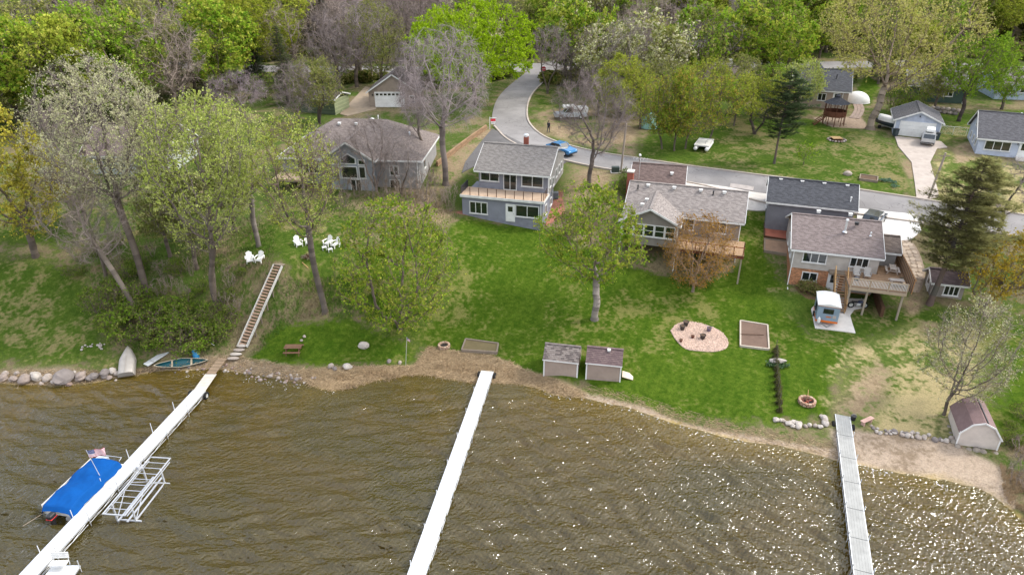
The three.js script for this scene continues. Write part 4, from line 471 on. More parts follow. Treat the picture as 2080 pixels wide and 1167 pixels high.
// the wood behind the street: a few kinds, each tree set out on its own
{
  const r = rng(77), kinds = [
    ['bare', 'leafless grey tree in the wood behind the street', [{ twigs: 3.4, twig: [0.24, 0.2, 0.19] }, { twigs: 3.2, twig: [0.21, 0.17, 0.155], shape: 'vase' }, { twigs: 3, twig: [0.25, 0.2, 0.17], shape: 'tall' }]],
    ['olive', 'thinly leafing olive tree in the wood behind the street', [{ leaves: 3 }, { leaves: 2.4, shape: 'tall', leaf: LEAF.olive.concat(LEAF.pale) }]],
    ['spring', 'yellow green budding tree in the wood behind the street', [{ leaves: 5 }, { leaves: 4, shape: 'tall', leaf: LEAF.spring.concat(LEAF.fresh) }]],
    ['fresh', 'fresh green tree in the wood behind the street', [{ leaves: 5, leaf: LEAF.fresh.concat(LEAF.spring) }, { leaves: 4, shape: 'tall', leaf: LEAF.olive.concat(LEAF.fresh) }]],
  ].map(([s, l, vs], k) => [s, l, vs.map((v, i) => growTree({ ...STYLE[s], H: 13, R: 4.6, bole: 3.6, N: 430, gap: 0.42, seed: 300 + 10 * k + i, leafSize: 0.3, ...v, ...(v.leaf || STYLE[s].leaf ? { leaf: (v.leaf ?? STYLE[s].leaf).map((c) => c.map((q) => q * 1.2)) } : { twig: v.twig.map((q) => q * 1.2) }), tip: 0.018, more: 1.5 }))]);
  const spruce = growPine({ H: 12, R: 2.6, seed: 5, bole: 1, dense: 9, tier: 0.034, needle: 1.4, col: [0.05, 0.075, 0.03] });
  const keepOut = [[[27.79, -160.24], [33.84, -198.5], [55.29, -203.05], [44.74, -161.49]], [[52.17, -122.01], [64.82, -155.51], [79.65, -159.5], [57.54, -108.24], [47.04, -108.4]], [[65.68, -108.11], [101.64, -171.46], [126.58, -170.04], [83.87, -107.37]], [[-27.74, -113.54], [-31.17, -148.85], [-18.78, -149.45], [-14.66, -113.33]]];
  const road = along(ROAD.slice(0, 6), 2).concat(along(STREET, 2)), placed = [];
  let n = 0, tries = 0;
  const westStrip = [[-81.73, -96.14], [-121.48, -150.41], [-45.93, -149.65], [-44.95, -132.68], [-51.56, -120.57], [-52.5, -110.52], [-56.12, -104.69], [-68.8, -95.8]], eastStrip = [[12.51, -125.8], [14.82, -151.63], [62.13, -148.35], [53.8, -131.22], [41.85, -134.96], [22.52, -121.55]];
  while (n < 262 && tries++ < 12000) {
    const near = n < 62, f = Math.pow(r(), 1.25), z = near ? -(100 + 40 * r()) : -(136 + f * 72), x = (r() * 2 - 1) * (-z * 0.8 + 10); if (near && !inside(westStrip, x, z) && !inside(eastStrip, x, z)) continue;
    if (road.some((p) => Math.hypot(p.x - x, p.z - z) < 7) || keepOut.some((k) => inside(k, x, z)) || placed.some((p) => Math.hypot(p[0] - x, p[1] - z) < 5)) continue;
    placed.push([x, z]); n++;
    const zone = vnoise(x * 0.03 + 3, z * 0.03) + (r() - 0.5) * 0.55, east = x > 40 ? 0.12 : 0, k = near ? [0, 0, 0, 0, 1, 1, 2, 2, 3][Math.floor(r() * 9)] : zone + east < 0.48 ? 0 : zone + east < 0.63 ? 1 : zone + east < 0.74 ? 2 : 3, s = (0.8 + 0.5 * r()) * (z < -170 ? 1.3 : 1.05), y = ground(x, z) - 0.1;
    if (r() < 0.05) { plant('spruce_tree', 'dark pointed spruce in the wood behind the street', 'tree', [x, y, z], spruce, 'trees of the wood behind the street', r() * 6.28, [s, s * 1.1, s]); continue; }
    const [style, label, vs] = kinds[k], b = vs[Math.floor(r() * vs.length)];
    plant(style === 'bare' ? 'bare_tree' : style === 'fresh' ? 'leafy_tree' : 'budding_tree', label, 'tree', [x, y, z], b, 'trees of the wood behind the street', r() * 6.28, [s * (0.9 + 0.3 * r()), s, s * (0.9 + 0.3 * r())]);
  }
  // beyond them the wood reads as one mass
  kinds.forEach(([style, , vs], k) => { const m = 70, im = new THREE.InstancedMesh(vs[0].crown, vs[0].mats, m), im2 = new THREE.InstancedMesh(vs[0].trunk, barkMat, m), d = new THREE.Object3D(); for (let i = 0; i < m; i++) { const z = -(206 + 100 * r()), x = (r() * 2 - 1) * (-z * 0.8 + 10), q = 1.1 + 0.5 * r(); d.position.set(x, ground(x, z) - 0.1, z); d.rotation.y = r() * 6.28; d.scale.set(q * (0.9 + 0.3 * r()), q, q * (0.9 + 0.3 * r())); d.updateMatrix(); im.setMatrixAt(i, d.matrix); im2.setMatrixAt(i, d.matrix); } im.name = numbered('far_woodland'); im2.name = numbered('far_woodland_trunks'); for (const o of [im, im2]) { o.castShadow = o.receiveShadow = true; kind(o, 'stuff', 'far wood that closes the view behind the street'); scene.add(o); } });
}

// ---------------------------------------------------------------- buildings
const FACE = { front: 0, back: Math.PI, right: Math.PI / 2, left: -Math.PI / 2 };
function put(m, side, x, y, z) { m.rotation.y = FACE[side]; m.position.set(x, y, z); return m; } // x, y, z in the building's frame
function windowAt(parent, side, x, y, z, w, h, cols = 1, rows = 1, fm = M.trim) { // frame standing 5 cm proud with panes set back in it
  const t = 0.09, g = [box(w + 2 * t, t, 0.1, 0, -h / 2 - t / 2, 0.03), box(w + 2 * t, t, 0.1, 0, h / 2 + t / 2, 0.03), box(t, h, 0.1, -w / 2 - t / 2, 0, 0.03), box(t, h, 0.1, w / 2 + t / 2, 0, 0.03), box(w + 0.3, 0.05, 0.16, 0, -h / 2 - t - 0.025, 0.05)];
  for (let i = 1; i < cols; i++) g.push(box(0.08, h, 0.085, -w / 2 + (w * i) / cols, 0, 0.03)); for (let j = 1; j < rows; j++) g.push(box(w, 0.06, 0.08, 0, -h / 2 + (h * j) / rows, 0.03));
  const m = put(obj('window', g, fm, parent), side, x, y, z);
  for (let i = 0; i < cols; i++) obj('pane', box(w / cols - 0.06, h - 0.02, 0.03, -w / 2 + (w * (i + 0.5)) / cols, 0, 0.012), M.glass, m);
  return m;
}
function doorAt(parent, side, x, y, z, w, h, m = M.white, glass = 0.4) {
  const d = put(obj('door', [box(w, h, 0.08, 0, h / 2, 0.02), box(0.09, h + 0.09, 0.13, -w / 2 - 0.045, h / 2 + 0.045, 0.02), box(0.09, h + 0.09, 0.13, w / 2 + 0.045, h / 2 + 0.045, 0.02), box(w + 0.18, 0.09, 0.13, 0, h + 0.045 + 0.0, 0.021)], m, parent), side, x, y, z);
  if (glass) obj('pane', box(w * 0.6, h * glass, 0.03, 0, h * (0.9 - glass / 2), 0.065), M.glass, d); obj('handle', rbox(0.05, 0.12, 0.06, 0.02, w * 0.4, h * 0.48, 0.08), M.steel, d); return d;
}
function walls(x0, x1, z0, z1, y0, yE, yR, axis = 'x', zr) { // walls of a gabled box; the ridge runs along the axis
  const P = axis === 'x' ? [[z0, y0], [z1, y0], [z1, yE], [zr ?? (z0 + z1) / 2, yR], [z0, yE]] : [[x0, y0], [x1, y0], [x1, yE], [(x0 + x1) / 2, yR], [x0, yE]];
  if (axis === 'x') { const g = prism(P.map(([z, y]) => [-z, y]), x1 - x0); g.rotateY(Math.PI / 2); return g.translate(x0, 0, 0); }
  return prism(P, Math.abs(z1 - z0)).translate(0, 0, Math.min(z0, z1));
}
function gable(parent, m, x0, x1, z0, z1, yE, yR, axis = 'x', o = 0.4, zr, yB = yE) { // roof plates, fascia boards and ridge cap; z0 is the back
  const t = 0.12, g = [], f = []; let r;
  if (axis === 'x') { const c = zr ?? (z0 + z1) / 2, k = (yR - yE) / (z1 - c), kb = (yR - yB) / (c - z0); const e = yE - k * o, b = yB - kb * o; g.push(slab([[x0 - o, e + 0.1, z1 + o], [x1 + o, e + 0.1, z1 + o], [x1 + o, yR + 0.1, c], [x0 - o, yR + 0.1, c]], t), slab([[x1 + o, b + 0.1, z0 - o], [x0 - o, b + 0.1, z0 - o], [x0 - o, yR + 0.1, c], [x1 + o, yR + 0.1, c]], t)); f.push(box(x1 - x0 + 2 * o, 0.2, 0.05, (x0 + x1) / 2, e - 0.06, z1 + o + 0.03), box(x1 - x0 + 2 * o, 0.2, 0.05, (x0 + x1) / 2, b - 0.06, z0 - o - 0.03)); for (const x of [x0 - o - 0.03, x1 + o + 0.03]) f.push(beam([x, e, z1 + o], [x, yR, c], 0.05, 0.2), beam([x, b, z0 - o], [x, yR, c], 0.05, 0.2)); r = box(x1 - x0 + 2 * o, 0.03, 0.34, (x0 + x1) / 2, yR + 0.1, c); }
  else { const c = (x0 + x1) / 2, k = (yR - yE) / (x1 - c), e = yE - k * o; g.push(slab([[x1 + o, e + 0.1, z1 + o], [x1 + o, e + 0.1, z0 - o], [c, yR + 0.1, z0 - o], [c, yR + 0.1, z1 + o]], t), slab([[x0 - o, e + 0.1, z0 - o], [x0 - o, e + 0.1, z1 + o], [c, yR + 0.1, z1 + o], [c, yR + 0.1, z0 - o]], t)); for (const s of [-1, 1]) { const x = c + s * (x1 - c + o + 0.03); f.push(box(0.05, 0.2, z1 - z0 + 2 * o, x, e - 0.06, (z0 + z1) / 2)); for (const z of [z1 + o + 0.03, z0 - o - 0.03]) f.push(beam([c + s * (x1 - c + o), e, z], [c, yR, z], 0.05, 0.2)); } r = box(0.34, 0.03, z1 - z0 + 2 * o, c, yR + 0.1, (z0 + z1) / 2); }
  const roof = obj('roof', g, m, parent); obj('ridge_cap', r, m, roof); obj('fascia', f, M.trim, roof); return roof;
}
const vent = (roof, x, y, z, m = M.trim) => obj('roof_vent', [box(0.34, 0.22, 0.34, x, y + 0.08, z), box(0.42, 0.04, 0.42, x, y + 0.21, z)], m, roof);
const pipe = (roof, x, y, z, h, r = 0.09, m = M.alu) => obj('flue', [cyl(r, r, h, x, y - 0.1, z), cyl(r * 1.6, r * 1.2, 0.12, x, y + h - 0.1, z), cyl(r * 2.2, r * 1.1, 0.12, x, y - 0.06, z)], m, roof);
function spout(parent, x, y0, y1, z, kick = 0.5) { return obj('downspout', [box(0.09, y1 - y0, 0.09, x, (y0 + y1) / 2, z), beam([x, y0 + 0.02, z], [x, y0 - 0.06, z + kick], 0.09, 0.09)], M.white, parent); }
function garageDoor(parent, x, y, z, w, h, n = 7, panes = true) { const d = put(obj('garage_door', [0, 1, 2, 3].map((i) => box(w - 0.02 * i, h / 4 - 0.02, 0.07, 0, (h / 4) * (i + 0.5), 0.02 + 0.0 * i)).concat([box(0.12, h + 0.1, 0.12, -w / 2 - 0.06, h / 2 + 0.05, 0.02), box(0.12, h + 0.1, 0.12, w / 2 + 0.06, h / 2 + 0.05, 0.02), box(w + 0.24, 0.12, 0.13, 0, h + 0.06, 0.02)]), M.white, parent), 'front', x, y, z); if (panes) for (let i = 0; i < n; i++) obj('pane', box((w / n) * 0.72, h * 0.14, 0.03, -w / 2 + (w * (i + 0.5)) / n, h * 0.875, 0.052), M.glass, d); return d; }
const turnOf = (dx, dz) => Math.atan2(-dz, dx);

{ // grey house with the flat roofed lower storey and roof deck
  const b = thing('lake_house', 'grey two storey house with a tan roof deck and black railing posts', 'house', [-1.2, 6, -76.4], -0.26), wall = siding(0.25, 0.26, 0.305), side = siding(0.34, 0.325, 0.31), Y = (h) => h - 6;
  obj('wall', box(9.9, 3.6, 6, 0, Y(6.85) , -3), wall, b); obj('wall', walls(-3.7, 4.95, -12.3, -2.9, Y(8.6), Y(11.45), Y(13.45), 'x', -6.5), side, b);
  obj('wall', box(8.64, 2.7, 0.06, 0.625, Y(10.1), -2.88), wall, b);
  const r = gable(b, shingles(0.29, 0.275, 0.265), -3.7, 4.95, -12.3, -2.4, Y(11.45), Y(13.5), 'x', 0.35, -6.5, Y(12.0));
  vent(r, 3.2, Y(13.1), -7.1); vent(r, 0.4, Y(13.1), -7.1); vent(r, -2, Y(13.1), -7.1); pipe(r, -3.6, Y(11.9), -4.3, 0.5, 0.06, M.white);
  const ch = obj('chimney', box(0.55, 1.5, 0.55, 0.9, Y(13.4), -8.2), M.redBrick, r); obj('chimney_cap', [cyl(0.22, 0.22, 0.25, 0.9, Y(14.15), -8.2), cyl(0.34, 0.24, 0.1, 0.9, Y(14.4), -8.2)], M.alu, ch);
  const deck = obj('deck', [box(10.3, 0.28, 3.1, 0, Y(8.78), -1.3)], M.trim, b); for (let i = 0; i < 18; i++) obj('deck_board', box(10.2, 0.025, 0.155, 0, Y(8.933), -2.72 + i * 0.165), [worn(0.55, 0.4, 0.29), worn(0.5, 0.37, 0.27)][i % 2], deck);
  const rail = obj('railing', [box(0.03, 0.03, 2.7, -5.05, Y(9.9), -1.3), box(0.03, 0.85, 2.7, -5.05, Y(9.42), -1.3)], M.black, b); for (let i = 0; i < 9; i++) obj('railing_post', rbox(0.07, 1.0, 0.07, 0.01, -3.9 + i * 1.09, Y(9.42), 0.1), M.darkWood, rail); for (let i = 0; i < 3; i++) obj('railing_post', rbox(0.07, 1.0, 0.07, 0.01, 5.0, Y(9.42), -0.2 - i * 0.8), M.darkWood, rail);
  const cable = []; for (const y of [9.15, 9.35, 9.55, 9.75]) cable.push(bar([-4.9, Y(y), 0.1], [4.95, Y(y), 0.1], 0.006, 4)); obj('railing_cable', cable, M.steel, rail);
  windowAt(b, 'front', -2.3, Y(10.45), -2.85, 2.2, 1.0, 2); windowAt(b, 'front', 3.0, Y(10.3), -2.85, 2.5, 1.3, 2);
  const sl = windowAt(b, 'front', 0.25, Y(10.0), -2.85, 1.5, 1.95, 2); sl.name = 'sliding_door';
  windowAt(b, 'front', -2.9, Y(7.4), 0, 2.1, 1.35, 3); windowAt(b, 'front', 3.1, Y(7.5), 0, 2.7, 1.3, 2); doorAt(b, 'front', 1.05, Y(6.05), 0, 0.95, 2.1, M.white, 0.3);
  for (const [z, y] of [[-3.8, 10], [-5.6, 9.6], [-7.4, 10.1], [-9.2, 10.1], [-10.6, 10.1]]) windowAt(b, 'right', 4.96, Y(y), z, 0.75, 0.9, 1); windowAt(b, 'right', 4.96, Y(7.4), -1.6, 0.8, 1.0, 1); windowAt(b, 'right', 4.96, Y(7.4), -4.4, 0.8, 0.8, 1);
  spout(b, 4.75, Y(5.7), Y(8.6), 0.07); spout(b, 5.02, Y(9), Y(11), -2.6, 0.1); obj('porch_lamp', rbox(0.12, 0.2, 0.12, 0.03, -1.2, Y(10.6), -2.75), M.black, b); obj('meter_box', [rbox(0.14, 0.5, 0.35, 0.02, 5.03, Y(8.2), -5), cyl(0.04, 0.04, 1.2, 5.0, Y(8.4), -5)], M.steel, b);
}
tag(obj('air_conditioner', [rbox(0.75, 0.8, 0.75, 0.06, ...on(5.46, -81.77, 0.4)), cyl(0.3, 0.3, 0.04, ...on(5.46, -81.77, 0.78))], mat(0.1, 0.11, 0.12, 0.6)), 'dark boxy air conditioner beside the grey house with deck', 'air conditioner');

{ // split level house with brick base and big deck
  const b = thing('lake_house', 'beige house with brick base, brown roof and a wooden deck', 'house', [33.7, 2.8, -64.7], -0.29), wall = siding(0.47, 0.43, 0.39), Y = (h) => h - 2.8;
  obj('brick_base', box(8.2, 3.2, 9, 0, Y(3.3), -4.5), mat(0.9, 0.85, 0.8, 0.95, { map: TX.brick }), b); obj('wall', walls(-4.14, 4.14, -9.06, 0.06, Y(4.9), Y(7.2), Y(9.2)), wall, b); obj('wall', box(2.9, 2.3, 0.1, 2.7, Y(4.0), 0.02), wall, b);
  const r = gable(b, shingles(0.27, 0.225, 0.22), -4.14, 4.14, -9.06, 0.06, Y(7.2), Y(9.25), 'x', 0.35);
  pipe(r, 0.75, Y(8.6), -2.4, 1.35, 0.11); vent(r, 1.9, Y(9.15), -3.4, M.black); vent(r, -1.8, Y(9.55), -4.9); vent(r, 1.4, Y(9.55), -4.9); pipe(r, 3.2, Y(8.55), -2.1, 0.35, 0.06);
  obj('side_porch', walls(4.14, 6.2, -6.2, -2.4, Y(4.6), Y(7.0), Y(7.9)), siding(0.3, 0.29, 0.28), b); gable(b, shingles(0.2, 0.165, 0.15), 4.3, 6.2, -6.2, -2.4, Y(7.0), Y(7.9), 'x', 0.35);
  windowAt(b, 'front', -2.0, Y(6.3), 0.06, 2.2, 1.05, 3, 1); windowAt(b, 'front', 2.3, Y(6.3), 0.06, 1.65, 0.95, 3); windowAt(b, 'front', -2.1, Y(4.05), 0, 1.4, 0.85, 2); doorAt(b, 'front', 0.25, Y(2.75), 0, 0.95, 2.05, M.white, 0.45); obj('doorstep', box(1.3, 0.2, 1.1, 0.2, Y(2.68), 0.6), M.concrete, b);
  for (const [z, y] of [[-1.6, 6.1], [-3.4, 6.1], [-5.2, 6.1]]) windowAt(b, 'left', -4.15, Y(y), z, 0.6, 1.1, 1); spout(b, -4.1, Y(2.75), Y(7.1), 0.12, 0.9);
  // deck with stairs
  const dk = obj('deck', [box(5.2, 0.24, 3.9, 3.7, Y(5.05), 1.95), box(2.4, 0.24, 7, 5.3 + 0.2, Y(5.048), -3.5), box(1.5, 0.24, 0.9, 0.75 - 0.4, Y(5.05), 0.5)], M.greyWood, b), tones = [timber(0.4, 0.27, 0.18), timber(0.45, 0.31, 0.21), timber(0.36, 0.25, 0.17)];
  for (let i = 0; i < 24; i++) obj('deck_board', box(5.2, 0.03, 0.145, 3.7, Y(5.188), 0.09 + i * 0.16), tones[(i * 7) % 3], dk); for (let i = 0; i < 40; i++) obj('deck_board', box(2.4, 0.03, 0.145, 5.5, Y(5.188), -0.09 - i * 0.172), tones[(i * 5) % 3], dk);
  const rl = obj('railing', [box(5.1, 0.07, 0.14, 3.75, Y(6.12), 3.85), box(5.1, 0.05, 0.06, 3.75, Y(5.35), 3.85), box(5.2, 0.3, 0.06, 3.7, Y(5.02), 3.94), ...[1.2, 2.9, 4.6, 6.25].map((x) => box(0.1, 1.0, 0.1, x, Y(5.65), 3.86))], timber(0.5, 0.42, 0.33), b);
  for (let i = 0; i < 38; i++) obj('baluster', box(0.04, 0.76, 0.04, 1.36 + i * 0.13, Y(5.73), 3.85), M.trim, rl);
  const fence = obj('deck_fence', [box(0.08, 0.08, 10.9, 6.78, Y(6.62), -1.55)], M.cedar, b); for (let i = 0; i < 60; i++) obj('plank', box(0.05, 1.5 + 0.02 * (i % 3), 0.165, 6.72, Y(5.85), 3.75 - i * 0.182), [M.cedar, M.greyWood, M.darkWood][(i * 5) % 3], fence);
  for (const [x, z] of [[2.9, 3.6], [6.1, 3.6], [1.3, 3.6], [6.1, -1]]) obj('deck_post', box(0.18, 3.2, 0.18, x, Y(3.6), z), timber(0.42, 0.38, 0.32), b);
  obj('retaining_wall', box(0.3, 1.1, 10, 4.6, Y(2.9), -1), M.darkWood, b);
  const st = obj('stairs', [beam([0.1, Y(5.0), 0.95], [0.1, Y(2.3), 4.1], 0.08, 0.3), beam([1.2, Y(5.0), 0.95], [1.2, Y(2.3), 4.1], 0.08, 0.3)], M.freshWood, b); for (let i = 0; i < 14; i++) obj('tread', box(1.02, 0.05, 0.25, 0.65, Y(5.02) - i * 0.195, 1.0 + i * 0.228), tones[i % 3], st);
  for (const x of [0.06, 1.24]) { const h = obj('handrail', [beam([x, Y(6.0), 0.95], [x, Y(3.3), 4.1], 0.09, 0.09)], M.freshWood, st); for (let i = 0; i < 16; i++) obj('plank', box(0.04, 0.92, 0.17, x, Y(5.5) - i * 0.1735, 1.05 + i * 0.2025), [M.freshWood, M.cedar][i % 2], h); }
}
{ // raised house with sun room
  const b = thing('lake_house', 'taupe house with a white framed sunroom standing on posts', 'house', [15.2, 3.4, -70.3], -0.31), wall = siding(0.27, 0.245, 0.22), Y = (h) => h - 3.4, tan = siding(0.3, 0.24, 0.19);
  obj('wall', walls(-3, 3, -6, 0, Y(5.5), Y(8.35), Y(9.75), 'z'), wall, b); obj('wall', walls(-3, 9.6, -10.2, -3.4, Y(3.0), Y(8.35), Y(10.5)), tan, b);
  const rm = shingles(0.36, 0.325, 0.31), r = gable(b, rm, -3, 9.6, -10.2, -3.4, Y(8.35), Y(10.5), 'x', 0.4), r2 = gable(b, rm, -3, 3, -6.6, 0, Y(8.35), Y(9.85), 'z', 0.4);
  for (const x of [-1.2, 1.8, 4.8, 7.4]) vent(r, x, Y(10.3), -6.2); vent(r2, -0.9, Y(9.5), -3.4); vent(r2, -1.2, Y(9.4), -1.9); pipe(r, -2.3, Y(10.1), -5.6, 0.4, 0.07, M.black); pipe(r, 6.2, Y(10.1), -6, 0.45, 0.07, M.black);
  const c = obj('chimney', box(0.7, 3.2, 0.9, -3.5, Y(9.9), -7.4), M.redBrick, r); obj('chimney_cap', box(0.85, 0.12, 1.05, -3.5, Y(11.55), -7.4), M.concrete, c);
  obj('aerial', [bar([-2.6, Y(10.4), -8.2], [-2.6, Y(13), -8.2], 0.02), bar([-3.5, Y(12.9), -8.2], [-1.5, Y(12.9), -8.2], 0.012), ...[-3.4, -3, -2.6, -2.2, -1.8].map((x) => bar([x, Y(12.9), -8.7], [x, Y(12.9), -7.7], 0.01))], M.alu, r);
  for (const x of [-2.3, -1.15, 0, 1.15, 2.3]) windowAt(b, 'front', x, Y(7.25), 0.0, 0.95, 1.25, 1, 2, M.white); for (const z of [-1.2, -2.4, -3.6]) windowAt(b, 'left', -3.0, Y(7.25), z, 0.9, 1.2, 1, 2, M.white);
  obj('corner_board', [box(0.14, 2.9, 0.14, -3.02, Y(6.95), 0.02), box(0.14, 2.9, 0.14, 3.02, Y(6.95), 0.02)], M.white, b); windowAt(b, 'front', 4.1, Y(7.2), -3.38, 0.9, 1.2, 1, 2); windowAt(b, 'front', 7.4, Y(7.2), -3.38, 1.4, 1.2, 2, 1); windowAt(b, 'front', 5.6, Y(4.4), -3.38, 1.2, 0.9, 2); doorAt(b, 'front', 0.6, Y(3.3), -3.4, 0.9, 2.0, M.trim, 0.5);
  for (const [x, z] of [[-2.9, -0.1], [2.9, -0.1], [-0.6, -0.1]]) obj('post', box(0.18, 3.0, 0.18, x, Y(4.2), z), M.greyWood, b); spout(b, -3.1, Y(3.6), Y(8.2), 0.12, 0.2); spout(b, 3.1, Y(3.1), Y(8.2), 0.14, 0.6); spout(b, 9.6, Y(3.0), Y(8.2), -3.2, 0.3);
  const dk = obj('deck', [box(7.2, 0.35, 4.1, 6.7, Y(5.7), -1.25)], timber(0.2, 0.07, 0.05), b); for (let i = 0; i < 24; i++) obj('deck_board', box(7.2, 0.03, 0.15, 6.7, Y(5.892), -3.2 + i * 0.172), [timber(0.5, 0.35, 0.23), timber(0.45, 0.32, 0.21)][i % 2], dk);
  const rl = obj('railing', [box(7.2, 0.07, 0.1, 6.7, Y(6.8), 0.72)], timber(0.3, 0.12, 0.07), b); for (let i = 0; i < 8; i++) obj('railing_post', box(0.09, 0.9, 0.09, 3.2 + i * 1.0, Y(6.36), 0.72), timber(0.32, 0.13, 0.08), rl); obj('railing_post', box(0.1, 1.7, 0.1, 10.2, Y(6.5), 0.62), M.darkWood, rl);
  for (const x of [3.4, 6.8, 10.1]) obj('deck_post', box(0.16, 3.3, 0.16, x, Y(4.1), 0.5), timber(0.45, 0.4, 0.33), b);
}
function gableShop(name, label, category, p, turn, w, d, yE, yR, wm, rm, axis, more) { const b = thing(name, label, category, p, turn), Y = (h) => h - p[1]; obj('wall', walls(-w / 2, w / 2, -d, 0, -1, Y(yE), Y(yR) - 0.05, axis), wm, b); const r = gable(b, rm, -w / 2, w / 2, -d, 0, Y(yE), Y(yR), axis, 0.35); more?.(b, r, Y); return b; }
gableShop('garage', 'brown roofed garage behind the sunroom house', 'garage', [17.7, 7.2, -79.8], -0.24, 6, 6, 9.5, 11.0, siding(0.28, 0.24, 0.2), shingles(0.2, 0.15, 0.14), 'x', (b, r, Y) => { garageDoor(b, 0.4, 0.02, 0.0, 3, 2.1, 4, false); vent(r, 1.6, Y(10.4), -1.4); });
gableShop('garage', 'long slate roofed garage beside the lane', 'garage', [34.6, 5.6, -74.6], -0.327, 9.2, 6, 8.8, 10.6, siding(0.2, 0.2, 0.225), shingles(0.105, 0.11, 0.125), 'x', (b, r, Y) => { for (const x of [-3.6, -1.2, 1.2, 3.7]) vent(r, x, Y(10.4), -2.8); pipe(r, 4.1, Y(9.3), -0.8, 0.55, 0.07, M.white); windowAt(b, 'left', -4.61, Y(7.4), -3, 0.9, 0.8, 2); });
gableShop('garage', 'pale blue garage with a white double door', 'garage', [61.7, 9.05, -103.6], -0.42, 6.2, 8, 11.5, 12.9, siding(0.48, 0.53, 0.64), shingles(0.16, 0.16, 0.175), 'z', (b, r, Y) => { garageDoor(b, 0, 0.02, 0.0, 4.6, 2.15, 4, false); obj('barn_lamp', rbox(0.16, 0.2, 0.2, 0.04, 0, Y(12.2), 0.1), M.black, b); obj('corner_board', [box(0.12, 2.6, 0.12, -3.06, 1.2, 0.02), box(0.12, 2.6, 0.12, 3.06, 1.2, 0.02)], M.white, b); });
gableShop('bungalow', 'pale blue bungalow with a picture window and white door', 'house', [72.2, 8.75, -93.1], -0.41, 13, 8.5, 11.2, 13.9, siding(0.5, 0.55, 0.66), shingles(0.15, 0.15, 0.165), 'x', (b, r, Y) => { windowAt(b, 'front', -4.1, Y(10.1), 0.0, 3.0, 1.15, 3); doorAt(b, 'front', -1.0, 0.1, 0.0, 0.95, 2.1, M.white, 0.45); obj('front_step', [box(1.4, 0.3, 0.9, -1, -0.05, 0.5), box(1.4, 0.16, 0.4, -1, -0.12, 1.1)], M.concrete, b); windowAt(b, 'front', 2.5, Y(10.2), 0.0, 1.6, 1.0, 2); for (const z of [-1.6, -3.6, -6]) windowAt(b, 'left', -6.51, Y(10.1), z, 0.7, 0.9, 1); windowAt(b, 'left', -6.51, Y(12.3), -4.2, 0.7, 0.8, 1); pipe(r, -1.5, Y(13.6), -4.6, 0.4, 0.08); pipe(r, 3, Y(12.3), -1.6, 0.4, 0.07); obj('porch_lamp', rbox(0.12, 0.2, 0.12, 0.03, -1.8, Y(10.6), 0.08), M.black, b); });
gableShop('slate_house', 'tan house with a slate roof behind the gazebo', 'house', [53.6, 10.2, -120.9], -0.33, 9, 9, 12.9, 15.6, siding(0.4, 0.32, 0.26), shingles(0.12, 0.125, 0.14), 'x', (b, r, Y) => { const c = obj('cross_roof', [slab([[-3.4, Y(14.3), -8], [-3.4, Y(14.3), -2.6], [-1, Y(16.9), -5.3], [-1, Y(16.9), -5.4]], 0.1), slab([[1.4, Y(14.3), -2.6], [1.4, Y(14.3), -8], [-1, Y(16.9), -5.4], [-1, Y(16.9), -5.3]], 0.1), slab([[-3.4, Y(14.3), -2.6], [1.4, Y(14.3), -2.6], [-0.99, Y(16.9), -5.35], [-1.01, Y(16.9), -5.35]], 0.1)], shingles(0.12, 0.125, 0.14), b); windowAt(b, 'front', 0.3, Y(11.6), 0, 1.2, 1.1, 2); windowAt(b, 'front', -2.3, Y(11.6), 0, 1.1, 1.1, 2); doorAt(b, 'front', 2.6, 0.2, 0, 0.9, 2.1, M.white, 0.5); pipe(r, 2.3, Y(14.5), -2.4, 0.6, 0.08, M.black); pipe(r, -1, Y(14.2), -1.6, 0.4, 0.06); spout(b, 3.6, 0.2, Y(12.7), 0.1, 0.3); });
gableShop('tan_garage', 'tan garage with a white door of seven small panes', 'garage', [-20.6, 9.85, -120.7], 0, 8.6, 8, 12.6, 15.4, siding(0.33, 0.27, 0.22), shingles(0.16, 0.14, 0.135), 'z', (b, r, Y) => { garageDoor(b, -0.7, 0.02, 0.0, 4.9, 2.5, 7); windowAt(b, 'front', 3.2, Y(11.2), 0, 0.8, 1.1, 1); obj('wall_lamp', rbox(0.16, 0.3, 0.16, 0.03, -3.6, Y(12), 0.1), M.black, b); });
gableShop('wood_house', 'grey house with twin white edged gables deep in the wood', 'house', [50, 11.2, -182], -0.5, 12, 9, 14.6, 18.4, siding(0.42, 0.46, 0.5), shingles(0.2, 0.175, 0.17), 'x', (b, r, Y) => { obj('wall', walls(-5, 1, -2, 3, -1, Y(14.2), Y(16.8), 'z'), siding(0.42, 0.46, 0.5), b); gable(b, shingles(0.2, 0.175, 0.17), -5, 1, -4, 3, Y(14.2), Y(17.0), 'z', 0.4); garageDoor(b, -2, 0.02, 3.0, 4.6, 2.4, 4, false); windowAt(b, 'front', 3.6, Y(12.8), 0, 1.4, 1.3, 2); doorAt(b, 'front', 1.8, 0.1, 0, 0.95, 2.1, M.white, 0.4); });
gableShop('hidden_house', 'brown roofed house half hidden by the clump of slender trees', 'house', [36.2, 9.9, -128], -0.2, 13, 8.5, 12.6, 15.0, siding(0.3, 0.31, 0.33), shingles(0.22, 0.185, 0.17), 'x', (b, r, Y) => { for (const x of [-4.6, -1.6, 1.6, 4.6]) windowAt(b, 'front', x, Y(11.5), 0, 1.2, 1.1, 2); const c = obj('chimney', box(0.9, 1.8, 0.9, 3.4, Y(15.3), -4.6), M.concrete, r); obj('chimney_cap', box(1.05, 0.12, 1.05, 3.4, Y(16.2), -4.6), M.trim, c); vent(r, -2.4, Y(14.8), -4.8); doorAt(b, 'front', 0, 0.2, 0, 0.95, 2.1, M.white, 0.4); });
